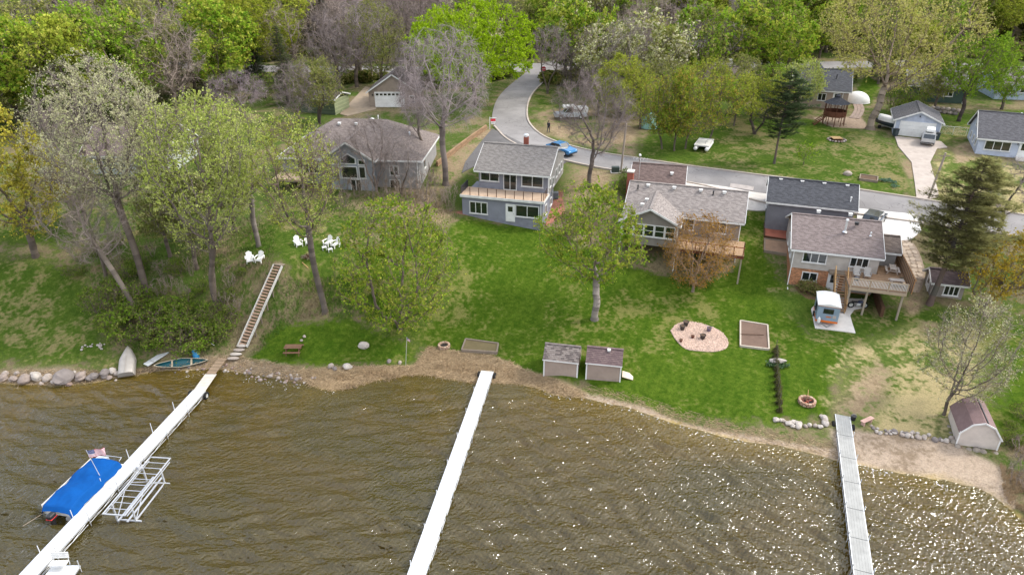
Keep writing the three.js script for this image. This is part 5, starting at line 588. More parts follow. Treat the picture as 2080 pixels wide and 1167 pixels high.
gableShop('green_house', 'dark green house behind the stone retaining wall', 'house', [75.5, 10.1, -124], -0.3, 9, 8, 13, 15.4, siding(0.07, 0.11, 0.09), shingles(0.2, 0.19, 0.19), 'x', (b, r, Y) => { windowAt(b, 'front', -2, Y(11.8), 0, 1.3, 1.1, 2); windowAt(b, 'front', 2, Y(11.8), 0, 1.3, 1.1, 2); spout(b, 4.5, 0, Y(12.8), 0.1); });
gableShop('ranch_house', 'long pale blue house beyond the green house', 'house', [95, 10.6, -124], -0.2, 16, 8, 13.2, 15.2, siding(0.42, 0.5, 0.58), shingles(0.24, 0.22, 0.215), 'x', (b, r, Y) => { for (const x of [-6, -3.4, 0, 3.4, 6]) windowAt(b, 'front', x, Y(12.1), 0, 1.3, 1.0, 2); });
gableShop('cottage', 'purple brown roofed cottage behind the tall west bank trees', 'house', [-50, 8.7, -86], -0.05, 11, 9, 11.4, 14.2, siding(0.5, 0.54, 0.5), shingles(0.21, 0.165, 0.16), 'x', (b, r, Y) => { windowAt(b, 'front', -3, Y(10.2), 0, 1.6, 1.1, 2); windowAt(b, 'front', 3.4, Y(10.2), 0, 1.4, 1.1, 2); doorAt(b, 'front', 0.3, 0.2, 0, 0.95, 2.1, M.white, 0.5); pipe(r, 2.2, Y(13), -2.4, 0.4, 0.08, M.white); });
{ // gabled house among the bare trees
  const b = thing('gabled_house', 'grey hip roofed house with an arched window gable among bare trees', 'house', [-20.4, 7.9, -82.8], -0.08), Y = (h) => h - 7.9, wall = siding(0.34, 0.33, 0.33), rm = shingles(0.28, 0.24, 0.225);
  obj('wall', box(17.5, 5.4, 12, 0, Y(9), -6.5), wall, b); obj('wall', walls(-2.7, 3.3, -5, 0.9, -1, Y(12.1), Y(14.0), 'z'), siding(0.36, 0.39, 0.43), b);
  const X0 = -9.3, X1 = 9.3, Z0 = -13, Z1 = -0.1, E = Y(11.6), R = Y(15.2), a = [-3.2, R, -6.5], c = [3.6, R, -6.5], hip = [slab([[X0, E, Z1], [X1, E, Z1], c, a], 0.14), slab([[X1, E, Z1], [X1, E, Z0], [c[0], R, c[2] - 0.001], c], 0.14), slab([[X1, E, Z0], [X0, E, Z0], a, c], 0.14), slab([[X0, E, Z0], [X0, E, Z1], a, [a[0], R, a[2] - 0.001]], 0.14)], r = obj('roof', hip, rm, b);
  obj('fascia', [box(X1 - X0, 0.2, 0.06, 0, E - 0.06, Z1 + 0.04), box(0.06, 0.2, Z1 - Z0, X1 + 0.04, E - 0.06, (Z0 + Z1) / 2), box(0.06, 0.2, Z1 - Z0, X0 - 0.04, E - 0.06, (Z0 + Z1) / 2)], M.trim, r); gable(b, rm, -2.7, 3.3, -6.4, 0.9, Y(12.1), Y(14.1), 'z', 0.45); vent(r, -2.4, Y(14.7), -5.4); vent(r, -0.2, Y(14.7), -5.4); pipe(r, -7, Y(12.7), -4, 0.6, 0.07, M.white); pipe(r, 6.6, Y(13.0), -6, 0.7, 0.09); pipe(r, 2.4, Y(15.1), -6.8, 0.5, 0.07, M.white); obj('dish', [cyl(0.35, 0.1, 0.12, 1.6, Y(15.2), -6.6), bar([1.6, Y(14.9), -6.6], [1.6, Y(15.3), -6.6], 0.03)], M.white, r);
  windowAt(b, 'front', 0.3, Y(10.3), 0.9, 1.9, 1.35, 1); windowAt(b, 'front', -1.35, Y(10.3), 0.9, 0.7, 1.35, 1); windowAt(b, 'front', 1.95, Y(10.3), 0.9, 0.7, 1.35, 1); windowAt(b, 'front', 1.95, Y(11.6), 0.9, 0.7, 0.5, 1); windowAt(b, 'front', -1.35, Y(11.6), 0.9, 0.7, 0.5, 1);
  const ar = obj('arched_window', prism([[-1.0, 0], [1.0, 0], [1.0, 0.75], [0, 1.35], [-1.0, 0.75]], 0.05).translate(0.3, Y(11.35), 0.92), M.white, b); obj('pane', prism([[-0.86, 0.12], [0.86, 0.12], [0.86, 0.68], [0, 1.19], [-0.86, 0.68]], 0.05).translate(0.3, Y(11.35), 0.94), M.glass, ar);
  windowAt(b, 'front', -5, Y(10.3), -0.5, 1.9, 1.2, 3); windowAt(b, 'front', 5.6, Y(10.2), -0.5, 1.0, 1.1, 2); windowAt(b, 'front', 5.6, Y(8.4), -0.5, 1.2, 1.1, 2); windowAt(b, 'front', 1.0, Y(8.6), 0.9, 1.2, 1.5, 2); windowAt(b, 'right', 8.76, Y(10.2), -4, 1, 1.1, 1); spout(b, 8.6, Y(8), Y(11.4), -0.4, 0.1);
  const dk = obj('side_deck', [box(4, 0.25, 3, -7, Y(9.6), 1.1), ...[[-8.8, 2.4], [-5.2, 2.4]].map(([x, z]) => box(0.15, 3, 0.15, x, Y(8.2), z))], timber(0.55, 0.44, 0.33), b);
}
// small outbuildings
function plankShed(label, p, turn, wallM, roofM, seed, ventOn) {
  const b = thing('garden_shed', label, 'shed', p, turn), w = 3.0, d = 2.4; obj('wall', walls(-w / 2, w / 2, -d, 0, -0.3, 1.78, 2.5), wallM, b);
  const f = obj('front_wall', box(w - 0.1, 2, 0.03, 0, 0.75, 0.02), wallM, b); for (let i = 0; i < 10; i++) obj('plank', box(0.262, 1.95, 0.03, -1.26 + i * 0.28, 0.76, 0.045), wallM, f); const s = obj('side_wall', box(0.03, 2, d - 0.1, w / 2 + 0.02, 0.75, -d / 2), wallM, b); for (let i = 0; i < 8; i++) obj('plank', box(0.03, 1.95, 0.262, w / 2 + 0.045, 0.76, -0.2 - i * 0.286), wallM, s);
  obj('corner_board', [box(0.12, 2.05, 0.12, -w / 2, 0.75, 0.03), box(0.12, 2.05, 0.12, w / 2 + 0.02, 0.75, 0.03), box(0.12, 2.05, 0.12, w / 2 + 0.02, 0.75, -d)], M.white, b);
  const r = obj('roof', [slab([[-w / 2 - 0.12, 1.74, 0.2], [w / 2 + 0.12, 1.74, 0.2], [w / 2 + 0.12, 2.62, -d / 2], [-w / 2 - 0.12, 2.62, -d / 2]], 0.06), slab([[w / 2 + 0.12, 1.74, -d - 0.2], [-w / 2 - 0.12, 1.74, -d - 0.2], [-w / 2 - 0.12, 2.62, -d / 2], [w / 2 + 0.12, 2.62, -d / 2]], 0.06)], roofM[0], b), rr = rng(seed), L = Math.hypot(1.4, 0.88), up = [0, 0.88 / L, -1.4 / L];
  // strip shingles laid in overlapping courses
  for (let j = 0; j < 9; j++) for (let i = 0; i < 11; i++) { const c = (j * L) / 9, off = (j % 2) * 0.14, x0 = -w / 2 - 0.12 + i * 0.295 - off, xa = Math.max(-w / 2 - 0.12, x0), xb = Math.min(w / 2 + 0.12, x0 + 0.285); if (xb - xa < 0.05) continue; const at = (q, lift) => [1.745 + up[1] * q + lift * 0.85, 0.2 + up[2] * q + lift * 0.53], [ya, za] = at(c, 0.028), [yb, zb] = at(c + L / 9 + 0.02, 0.012); obj('shingle', slab([[xa, ya, za], [xb, ya, za], [xb, yb, zb], [xa, yb, zb]], 0.012), roofM[Math.floor(rr() * roofM.length)], r); }
  obj('ridge_cap', box(w + 0.28, 0.04, 0.24, 0, 2.65, -d / 2), roofM[0], r); obj('eave_trim', box(w + 0.26, 0.1, 0.04, 0, 1.7, 0.215), M.white, r); if (ventOn) obj('roof_vent', [box(0.26, 0.16, 0.26, 0.35, 2.58, -0.95), box(0.3, 0.03, 0.3, 0.35, 2.67, -0.95)], M.trim, r); return b;
}
plankShed('tan plank garden shed with a grey shingled roof by the reeds', [4.39, 0.6, -51.67], -0.2, worn(0.4, 0.32, 0.27), [shingles(0.24, 0.21, 0.2), shingles(0.3, 0.26, 0.245), shingles(0.18, 0.155, 0.15), shingles(0.34, 0.3, 0.28)], 3, false);
plankShed('tan plank garden shed with a purplish roof and a pale ramp', [8.16, 0.75, -50.91], -0.18, worn(0.38, 0.3, 0.255), [shingles(0.22, 0.16, 0.165), shingles(0.25, 0.185, 0.185), shingles(0.2, 0.145, 0.15)], 4, true);
tag(obj('ramp', [box(1.0, 0.06, 0.95, 10.43, 1, -51.24, -0.18, 0, -0.22)], worn(0.7, 0.6, 0.47)), 'pale board ramp at the side of the purplish roofed shed', 'ramp');
{ // barn roofed boathouse
  const b = thing('boathouse', 'small cream boathouse with a rusty barn roof on a stone footing', 'shed', [36.49, 0.55, -42.11], -0.33), w = 2.75, d = 3.4, wm = worn(0.62, 0.55, 0.5), rust = dataTex(256, 256, (i, j, c) => { const a = wrapn(i, j, 256, 5, 5), k = 0.8 + 0.3 * hash2(i, j); c[0] = (0.46 + 0.2 * a) * k; c[1] = (0.38 + 0.2 * a) * k; c[2] = (0.37 + 0.2 * a) * k; }, true, 2), rm = mat(0.8, 0.75, 0.75, 0.7, { map: rust });
  const out = [[-w / 2, -0.3], [w / 2, -0.3], [w / 2, 1.1], [0.72, 1.95], [0, 2.25], [-0.72, 1.95], [-w / 2, 1.1]]; obj('wall', prism(out, d).translate(0, 0, -d), wm, b); const pr = [[-w / 2 - 0.1, 1.02], [-0.76, 2.03], [0, 2.35], [0.76, 2.03], [w / 2 + 0.1, 1.02]], r = new THREE.Group();
  const plates = []; for (let i = 0; i < 4; i++) { const [a, c] = pr[i], [e, f] = pr[i + 1]; plates.push(slab([[a, c, -d - 0.12], [a, c, 0.12], [e, f, 0.12], [e, f, -d - 0.12]], 0.05)); } const roof = obj('roof', plates, rm, b); obj('roof_seam', box(0.1, 0.05, 0.001 + d, 0.2, 2.31, -d / 2, 0, 0, -0.4), M.black, roof);
  obj('trim', pr.slice(0, -1).map(([a, c], i) => beam([a, c - 0.05, 0.14], [pr[i + 1][0], pr[i + 1][1] - 0.05, 0.14], 0.05, 0.12)).concat([box(0.1, 1.4, 0.06, -w / 2, 0.45, 0.03), box(0.1, 1.4, 0.06, w / 2, 0.45, 0.03)]), M.white, b); const r2 = rng(9); for (let i = 0; i < 26; i++) { const t = r2(), side = r2() < 0.6; obj('stone', lump(0.2 + 0.1 * r2(), i, 1, 0.8, 1, 0.25, 1).translate(side ? lerp(-1.5, 1.5, t) : -1.5, -0.35 + 0.25 * r2(), side ? 0.15 + 0.25 * r2() : lerp(0.1, -3, t)), [worn(0.3, 0.26, 0.22), worn(0.2, 0.18, 0.16)][i % 2], b); }
}
{ // green planked shed
  const b = thing('plank_shed', 'green shed with pale and dark horizontal planks and a flat dark roof', 'shed', [-32.8, 9.7, -116.4], -0.27), w = 6.4, d = 5, g = [worn(0.1, 0.13, 0.085), worn(0.13, 0.165, 0.105)], p = [worn(0.36, 0.4, 0.24), worn(0.3, 0.34, 0.2)];
  obj('wall', box(w - 0.1, 2.7, d - 0.1, 0, 1.05, -d / 2), g[0], b); const f = obj('front_wall', box(w - 0.06, 0.1, 0.06, 0, 2.4, 0), g[0], b), s = obj('side_wall', box(0.06, 0.1, d - 0.06, w / 2, 2.4, -d / 2), p[0], b); for (let i = 0; i < 9; i++) { obj('plank', box(w, 0.26, 0.05, 0, 0.05 + i * 0.29, 0.0 , 0, 0.06), g[i % 2], f); obj('plank', box(0.05, 0.26, d, w / 2, 0.05 + i * 0.29, -d / 2, 0, 0, -0.06), p[i % 2], s); }
  gable(b, shingles(0.12, 0.1, 0.1), -w / 2, w / 2, -d, 0, 2.6, 3.3, 'x', 0.3);
}
{ // little hut under the pine
  const b = thing('hut', 'little dark roofed hut with a white framed window under the big pine', 'shed', [45.03, 2.75, -62.72], -0.25), wm = siding(0.3, 0.27, 0.24); obj('wall', walls(-1.5, 1.5, -2.6, 0, -0.6, 1.9, 2.6), wm, b); gable(b, shingles(0.13, 0.1, 0.105), -1.5, 1.5, -2.6, 0, 1.9, 2.7, 'x', 0.3); windowAt(b, 'front', 0.35, 1.0, 0, 1.3, 1.0, 3, 1, M.white); doorAt(b, 'left', -1.5, 0, -1.2, 0.8, 1.8, M.white, 0.3);
}
{ // gazebo on stilts
  const b = thing('gazebo', 'round brown gazebo on stilts with a dark pointed roof', 'gazebo', [51.98, 9.34, -110.53]), br = timber(0.16, 0.07, 0.045), n = 10; obj('floor', cyl(2.1, 2.1, 0.2, 0, 1.7, 0, n), br, b); obj('skirt', new THREE.CylinderGeometry(2.15, 2.15, 1.0, n, 1, true).translate(0, 2.3, 0), br, b); for (let i = 0; i < n; i++) { const a = (i / n) * 6.283; obj('post', [bar([2.05 * Math.cos(a), -0.2, 2.05 * Math.sin(a)], [2.05 * Math.cos(a), 4.4, 2.05 * Math.sin(a)], 0.07)], br, b); }
  const r = obj('roof', [new THREE.CylinderGeometry(0.45, 2.5, 1.1, n).translate(0, 4.85, 0)], shingles(0.07, 0.075, 0.09), b); obj('cupola', [cyl(0.4, 0.4, 0.25, 0, 5.4, 0, n), new THREE.ConeGeometry(0.62, 0.5, n).translate(0, 5.9, 0)], shingles(0.07, 0.075, 0.09), r); obj('stairs', [0, 1, 2, 3, 4, 5, 6].map((i) => box(0.3, 0.06, 1.1, -2.3 - i * 0.28, 1.7 - i * 0.24, 0.2)).concat([beam([-2.1, 2.7, 0.8], [-4.2, 1.0, 0.8], 0.08, 0.1), beam([-2.1, 1.7, 0.8], [-4.2, 0, 0.8], 0.06, 0.25)]), br, b); b.scale.setScalar(0.8);
}
{ const t = thing('tent', 'white half round fabric tent beside the slate roofed house', 'tent', [62.15, 9.88, -124.89], -0.3), g = new THREE.SphereGeometry(1, 20, 10, 0, Math.PI * 2, 0, Math.PI / 2); obj('canopy', g.scale(2.2, 1.9, 1.8), M.white, t); obj('hem', new THREE.TorusGeometry(1, 0.02, 6, 28).rotateX(Math.PI / 2).scale(2.22, 2, 1.82).translate(0, 0.04, 0), M.trim, t); }

// ---------------------------------------------------------------- docks and boats
function dock(label, a, b, width, o = {}) { // from the shore end a to the lake end b, both on the deck's height
  const dx = b[0] - a[0], dz = b[2] - a[2], L = Math.hypot(dx, dz), t = thing('dock', label, 'dock', [a[0], a[1], a[2]], Math.atan2(dx, dz)), n = Math.round(L / (o.panel ?? 3)), p = L / n; // +z runs out over the lake
  for (let i = 0; i < n; i++) {
    const z = (i + 0.5) * p, s = obj('deck_panel', box(width, 0.05, p - 0.03, 0, -0.025, z), o.mats[i % o.mats.length], t);
    if (o.boards) for (let k = 0; k < o.boards; k++) obj('board', box(width / o.boards - 0.006, 0.02, p - 0.05, -width / 2 + (width / o.boards) * (k + 0.5), 0.01, z), o.mats[(i + k) % o.mats.length], s);
    obj('side_rail', [box(0.05, 0.14, p - 0.02, -width / 2 - 0.03, -0.06, z), box(0.05, 0.14, p - 0.02, width / 2 + 0.03, -0.06, z)], M.alu, s);
    const w = width / 2 + 0.08; for (const sx of [-1, 1]) { const hi = (o.posts ?? 0.25) * (0.7 + 0.6 * hash2(i, sx + 3)), g = -a[1] + Math.max(-2.2, ground(a[0] + (dx / L) * (i + 1) * p, a[2] + (dz / L) * (i + 1) * p)) - 0.2; obj('leg', [bar([sx * w, g, (i + 1) * p - 0.15], [sx * w, hi, (i + 1) * p - 0.15], 0.028)], M.alu, t); }
    obj('truss', [bar([width / 2 + 0.03, -0.38, z - p / 2], [width / 2 + 0.03, -0.38, z + p / 2 - 0.1], 0.02), bar([width / 2 + 0.03, -0.12, z - p / 2], [width / 2 + 0.03, -0.38, z], 0.015), bar([width / 2 + 0.03, -0.38, z], [width / 2 + 0.03, -0.12, z + p / 2], 0.015), bar([-width / 2 - 0.03, -0.38, z - p / 2], [-width / 2 - 0.03, -0.38, z + p / 2 - 0.1], 0.02)], M.alu, t);
  }
  if (o.wheels) for (const sx of [-1, 1]) { const m = obj('wheel', new THREE.TorusGeometry(0.26, 0.11, 8, 18).rotateY(Math.PI / 2), M.rubber, t); m.position.set(sx * (width / 2 + 0.22), -0.3, o.wheels); obj('hub', new THREE.CylinderGeometry(0.17, 0.17, 0.12, 12).rotateZ(Math.PI / 2), M.alu, m); }
  return t;
}
const whiteDeck = [mat(0.7, 0.7, 0.7, 0.6, { map: TX.grime }), mat(0.67, 0.67, 0.675, 0.6, { map: TX.grime }), mat(0.72, 0.72, 0.715, 0.6, { map: TX.grime })];
const westDock = dock('long white dock with a pontoon boat and boat lift alongside', [-27.55, 0.62, -49.51], [-30.48, 0.62, -28.41], 1.05, { mats: whiteDeck, posts: 0.75, panel: 3, wheels: 0.3 });
dock('plain white dock running out from the reed covered shore', [-2.27, 0.5, -52.7], [-6.43, 0.5, -27.41], 1.05, { mats: whiteDeck, posts: 0.3, panel: 3.05, wheels: 0.35 });
dock('pale grey ribbed dock running out beside the sandy beach', [27.52, 0.75, -45.78], [21.09, 0.75, -27.38], 1.06, { mats: [worn(0.37, 0.37, 0.36), worn(0.36, 0.36, 0.35)], boards: 6, posts: 0.45, panel: 2.9, wheels: 1.2 });
{ const a = [-27.53, 0.62, -49.36], c = [-27.61, 0.5, -52.13], e = [-27.4, 0.62, -54.5], t = thing('gangway', 'weathered wooden gangway joining the long white dock to the shore', 'gangway'); const run = (p, q, m, w, n, y) => { for (let i = 0; i < n; i++) { const u = (i + 0.5) / n, x = lerp(p[0], q[0], u), z = lerp(p[2], q[2], u), L = Math.hypot(q[0] - p[0], q[2] - p[2]); obj('plank', box(w, 0.05, L / n - 0.015, x, lerp(p[1], q[1], u) + y, z, Math.atan2(q[0] - p[0], q[2] - p[2])), m[i % m.length], t); } }; run(a, c, [worn(0.6, 0.56, 0.5), worn(0.55, 0.51, 0.46)], 1.05, 12, 0.02); run(c, e, [timber(0.36, 0.28, 0.21), timber(0.42, 0.33, 0.25), timber(0.3, 0.24, 0.18)], 0.85, 14, 0.08); obj('stringer', [beam([a[0], a[1] - 0.12, a[2]], [c[0], c[1] - 0.12, c[2]], 0.08, 0.15), beam([c[0], c[1] - 0.05, c[2]], [e[0], e[1] - 0.08, e[2]], 0.08, 0.15)], M.greyWood, t); }
{ // side platform with bench
  const p = [-28.37, 0.6, -29.86], t = thing('dock_platform', 'small white swim platform at the side of the long dock', 'platform', p, 0.0); for (let i = 0; i < 6; i++) obj('board', box(1.7, 0.05, 0.24, 0, -0.02, -0.62 + i * 0.25), whiteDeck[i % 3], t); obj('frame', [box(1.8, 0.12, 0.06, 0, -0.1, -0.78), box(0.06, 0.12, 1.6, 0.88, -0.1, 0)], M.alu, t); obj('leg', [bar([0.92, -2.4, -0.7], [0.92, 0.5, -0.7], 0.03)], M.alu, t); obj('leg', [bar([0.92, -2.4, 0.7], [0.92, 0.5, 0.7], 0.03)], M.alu, t);
  const b = thing('dock_bench', 'white slatted bench on the swim platform', 'bench', [-28.55, 0.62, -30.44], 0.05); for (let i = 0; i < 3; i++) obj('seat_slat', box(1.05, 0.04, 0.13, 0, 0.43, -0.12 + i * 0.15), M.white, b); for (let i = 0; i < 3; i++) obj('backrest_slat', box(1.05, 0.13, 0.035, 0, 0.62 + i * 0.15, -0.27 - i * 0.03), M.white, b); for (const x of [-0.45, 0.45]) obj('leg', [bar([x, 0, -0.22], [x, 0.95, -0.33], 0.022), bar([x, 0, 0.2], [x, 0.42, 0.2], 0.022), bar([x, 0.4, -0.25], [x, 0.4, 0.22], 0.02)], M.alu, b);
}
{ // covered pontoon boat
  const s = V(-31.46, 0.5, -34.91), e = V(-30.56, 0.5, -40.36), L = s.distanceTo(e), t = thing('pontoon_boat', 'pontoon boat under a bright blue cover moored to the long dock', 'boat', [s.x, 0, s.z], Math.atan2(e.x - s.x, e.z - s.z)), w = 2.3; // +z is the bow
  for (const sx of [-1, 1]) obj('pontoon', [new THREE.CylinderGeometry(0.33, 0.33, L - 0.9, 16).rotateX(Math.PI / 2).translate(sx * 0.78, 0.12, L / 2 - 0.35), new THREE.ConeGeometry(0.33, 0.9, 16).rotateX(Math.PI / 2).translate(sx * 0.78, 0.12, L - 0.36)], M.alu, t);
  obj('deck', [rbox(w, 0.12, L - 0.2, 0.03, 0, 0.5, L / 2)], M.white, t); obj('fence', [box(w - 0.1, 0.52, 0.05, 0, 0.81, 0.12), box(w - 0.1, 0.52, 0.05, 0, 0.81, L - 0.5), box(0.05, 0.52, L - 0.7, -w / 2 + 0.06, 0.81, L / 2 - 0.2), box(0.05, 0.62, L - 0.7, w / 2, 0.86, L / 2 - 0.2)], worn(0.75, 0.72, 0.66), t); obj('bow_rail', [bar([-w / 2, 1.15, L - 0.45], [-w / 2 + 0.1, 1.15, L - 0.05], 0.02), bar([w / 2, 1.15, L - 0.45], [w / 2 - 0.1, 1.15, L - 0.05], 0.02), bar([-w / 2 + 0.1, 1.15, L - 0.05], [w / 2 - 0.1, 1.15, L - 0.05], 0.02), box(0.9, 0.4, 0.5, 0.55, 0.8, L - 0.25)], M.alu, t);
  const nu = 34, nv = 60, P = [], I = []; for (let j = 0; j <= nv; j++) for (let i = 0; i <= nu; i++) { const u = (i / nu) * 2 - 1, v = j / nv, z = lerp(-0.12, L - 0.38, v), across = Math.abs(u), hump = 0.3 * Math.exp(-(((v - 0.3) / 0.13) ** 2)) + 0.4 * Math.exp(-(((v - 0.66) / 0.12) ** 2)) + 0.12 * Math.exp(-(((v - 0.9) / 0.07) ** 2)), top = 1.3 + hump * (1 - across * 0.6) - 0.16 * across * across, drop = sstep(0.84, 1, across), ends = sstep(0.05, 0, v) + sstep(0.97, 1, v), fold = 0.06 * (fbm(z * 1.7, u * 3 + 4, 4) - 0.5) * 2 + 0.02 * Math.sin(z * 9 + u * 3) * drop; P.push(u * (w / 2 + 0.1) * (1 + 0.02 * Math.sin(z * 5)) - 0.06, top - drop * 0.55 - ends * 0.3 + fold, z); } for (let j = 0; j < nv; j++) for (let i = 0; i < nu; i++) { const o = j * (nu + 1) + i; I.push(o, o + nu + 1, o + 1, o + 1, o + nu + 1, o + nu + 2); }
  const g = new THREE.BufferGeometry(); g.setAttribute('position', new THREE.Float32BufferAttribute(P, 3)); g.setIndex(I); g.computeVertexNormals(); obj('cover', g, mat(0.002, 0.075, 0.3, 0.8, { map: TX.grime, side: THREE.DoubleSide }), t);
  const m = obj('outboard_motor', [rbox(0.42, 0.5, 0.55, 0.12, 0, 0.85, -0.42), rbox(0.2, 0.8, 0.26, 0.05, 0, 0.3, -0.42), cyl(0.12, 0.12, 0.05, 0, -0.25, -0.5)], M.black, t); obj('stripe', rbox(0.44, 0.08, 0.57, 0.03, 0, 0.78, -0.42), mat(0.5, 0.02, 0.02, 0.4), m); obj('tow_rope', [bar([1.0, 0.6, 0.1], [1.5, 0.62, -1.3], 0.012)], mat(0.4, 0.3, 0.2), t);
}
function flagTexture() { const c = document.createElement('canvas'); c.width = 380; c.height = 200; const x = c.getContext('2d'); for (let i = 0; i < 13; i++) { x.fillStyle = i % 2 ? '#f2f2f0' : '#b3213a'; x.fillRect(0, (i * 200) / 13, 380, 200 / 13 + 1); } x.fillStyle = '#2b3468'; x.fillRect(0, 0, 152, (200 * 7) / 13); x.fillStyle = '#ffffff'; for (let r = 0; r < 9; r++) for (let k = 0; k < (r % 2 ? 5 : 6); k++) { const cx = 12.7 + k * 25.3 + (r % 2 ? 12.7 : 0), cy = 10.8 + r * 10.8; x.beginPath(); for (let q = 0; q < 10; q++) { const a = -Math.PI / 2 + (q * Math.PI) / 5, d = q % 2 ? 2.2 : 5.6; x.lineTo(cx + d * Math.cos(a), cy + d * Math.sin(a)); } x.fill(); } const t = new THREE.CanvasTexture(c); t.colorSpace = THREE.SRGBColorSpace; t.flipY = true; return t; }
const flagCloth = new THREE.MeshStandardMaterial({ map: flagTexture(), roughness: 0.9, side: THREE.DoubleSide });
function flag(label, foot, lean, h, w, turn) { const t = thing('flag', label, 'flag', foot); obj('pole', [bar([0, 0, 0], [lean[0], h, lean[1]], 0.022)], M.alu, t); const g = new THREE.PlaneGeometry(w, w * 0.53, 24, 8), p = g.attributes.position; for (let i = 0; i < p.count; i++) { const u = p.getX(i) / w + 0.5; p.setZ(i, 0.09 * w * Math.sin(u * 9 + p.getY(i) * 2) * u); p.setY(i, p.getY(i) + 0.12 * w * u * u * 0.8); } g.translate(w / 2 + 0.02, -w * 0.27, 0); g.computeVertexNormals(); g.userData.keep = true; const c = obj('cloth', g, flagCloth, t); c.position.set(lean[0], h - 0.03, lean[1]); c.rotation.y = turn; return t; }
flag('starred and striped flag flying from the covered pontoon boat', [-29.88, 0.9, -37.95], [-0.3, 0.1], 2.9, 1.2, 0.15);
flag('small flag on a thin pole at the edge of the reed covered shore', [-10.02, 0.28, -54.01], [0.3, -0.1], 3.0, 0.55, -0.9);
{ // empty boat lift
  const A = V(-27.62, 1.55, -34.06), B = V(-27.09, 1.55, -39.81), C = V(-25.7, 1.55, -39.27), t = thing('boat_lift', 'empty white aluminium boat lift beside the long dock', 'boat lift', [A.x, 0, A.z], Math.atan2(B.x - A.x, B.z - A.z)), L = A.distanceTo(B), W = B.distanceTo(C) * 1.05, h = 1.5, al = mat(0.5, 0.51, 0.53, 0.45, { metalness: 0.3 }), r = 0.04;
  const f = obj('top_frame', [beam([0, h, 0], [0, h, L], 0.07, 0.07), beam([-W, h, 0], [-W, h, L], 0.07, 0.07), beam([0, h, 0.04], [-W, h, 0.04], 0.07, 0.07), beam([0, h, L - 0.04], [-W, h, L - 0.04], 0.07, 0.07), beam([0.04, h - 0.22, 0.2], [0.04, h - 0.22, L - 0.2], 0.05, 0.05), beam([-W, h - 0.22, 0.2], [-W, h - 0.22, L - 0.2], 0.05, 0.05)], al, t);
  for (let i = 1; i < 10; i++) obj('rung', [bar([0, h - 0.02, (L * i) / 10], [-W, h - 0.02, (L * i) / 10], 0.025)], al, f);
  for (const z of [0.9, L - 1.2]) for (const x of [-0.1, -W + 0.1]) obj('leg', [beam([x, h, z], [x, -1.6, z], 0.09, 0.09)], al, t);
  obj('base_frame', [beam([-0.1, 0.12, 0.9], [-W - 0.3, 0.12, 0.9], 0.08, 0.1), beam([-0.1, 0.12, L - 1.2], [-W - 0.3, 0.12, L - 1.2], 0.08, 0.1), beam([-W + 0.1, 0.15, 0.9], [-W + 0.1, 0.15, L - 1.2], 0.08, 0.08), beam([-0.4, 0.3, 0.6], [-0.4, 0.3, L - 0.8], 0.12, 0.06), beam([-W + 0.5, 0.3, 0.6], [-W + 0.5, 0.3, L - 0.8], 0.12, 0.06)], al, t);
  for (const [x, z, z2] of [[-0.1, 0.9, 2.3], [-W + 0.1, 0.9, 2.3], [-0.1, L - 1.2, L - 2.6], [-W + 0.1, L - 1.2, L - 2.6]]) obj('brace', [bar([x, 0.15, z], [x, h - 0.1, z2], 0.03)], al, t); obj('winch', [new THREE.TorusGeometry(0.42, 0.03, 6, 20).rotateY(Math.PI / 2).translate(0.1, h + 0.3, L - 1.4), rbox(0.2, 0.3, 0.25, 0.03, 0.08, h + 0.2, L - 1.4)], al, t);
}
function hull(L, W, H, n = 22, m = 12, sharp = [0.5, 0.5]) { // open hull, keel down, along z; sharp: where bow and stern start to close
  const P = [], I = []; for (let j = 0; j <= n; j++) { const v = j / n, w = Math.pow(Math.min(1, sharp[0] ? v / sharp[0] : 1), 0.6) * Math.pow(Math.min(1, sharp[1] ? (1 - v) / sharp[1] : 1), 0.6) * W / 2, k = 0.12 * H * (Math.pow(2 * v - 1, 4)); for (let i = 0; i <= m; i++) { const a = Math.PI * (i / m), c = Math.cos(a), s = Math.pow(Math.sin(a), 0.55); P.push(-c * Math.max(w, 0.01), -H * s + k + H, (v - 0.5) * L); } } for (let j = 0; j < n; j++) for (let i = 0; i < m; i++) { const o = j * (m + 1) + i; I.push(o, o + 1, o + m + 1, o + 1, o + m + 2, o + m + 1); } const g = new THREE.BufferGeometry(); g.setAttribute('position', new THREE.Float32BufferAttribute(P, 3)); g.setIndex(I); g.computeVertexNormals(); return g; }
{ const a = V(-35.52, -0.07, -52.33), b = V(-36.38, 1.16, -55.13), t = thing('rowboat', 'overturned grey aluminium rowboat by the shore boulders', 'boat', [(a.x + b.x) / 2, (a.y + b.y) / 2 + 0.2, (a.z + b.z) / 2], Math.atan2(b.x - a.x, b.z - a.z)), L = a.distanceTo(b) * 1.02, m = mat(0.42, 0.39, 0.36, 0.6, { metalness: 0.25, map: TX.grime, side: THREE.DoubleSide }); t.rotation.x = 0; const gr = obj('hull', hull(L, 1.45, 0.62, 26, 14, [0, 0.45]).rotateZ(Math.PI).translate(0, 0.62, 0), m, t); gr.rotation.x = Math.atan2(a.y - b.y, L) ; obj('keel', [box(0.05, 0.05, L * 0.9, 0, 0.63, -0.1)], m, gr); obj('transom', prism([[-0.7, 0.04], [0.7, 0.04], [0.62, 0.5], [0.35, 0.62], [-0.35, 0.62], [-0.62, 0.5]], 0.05).translate(0, 0, -L / 2), m, gr); }
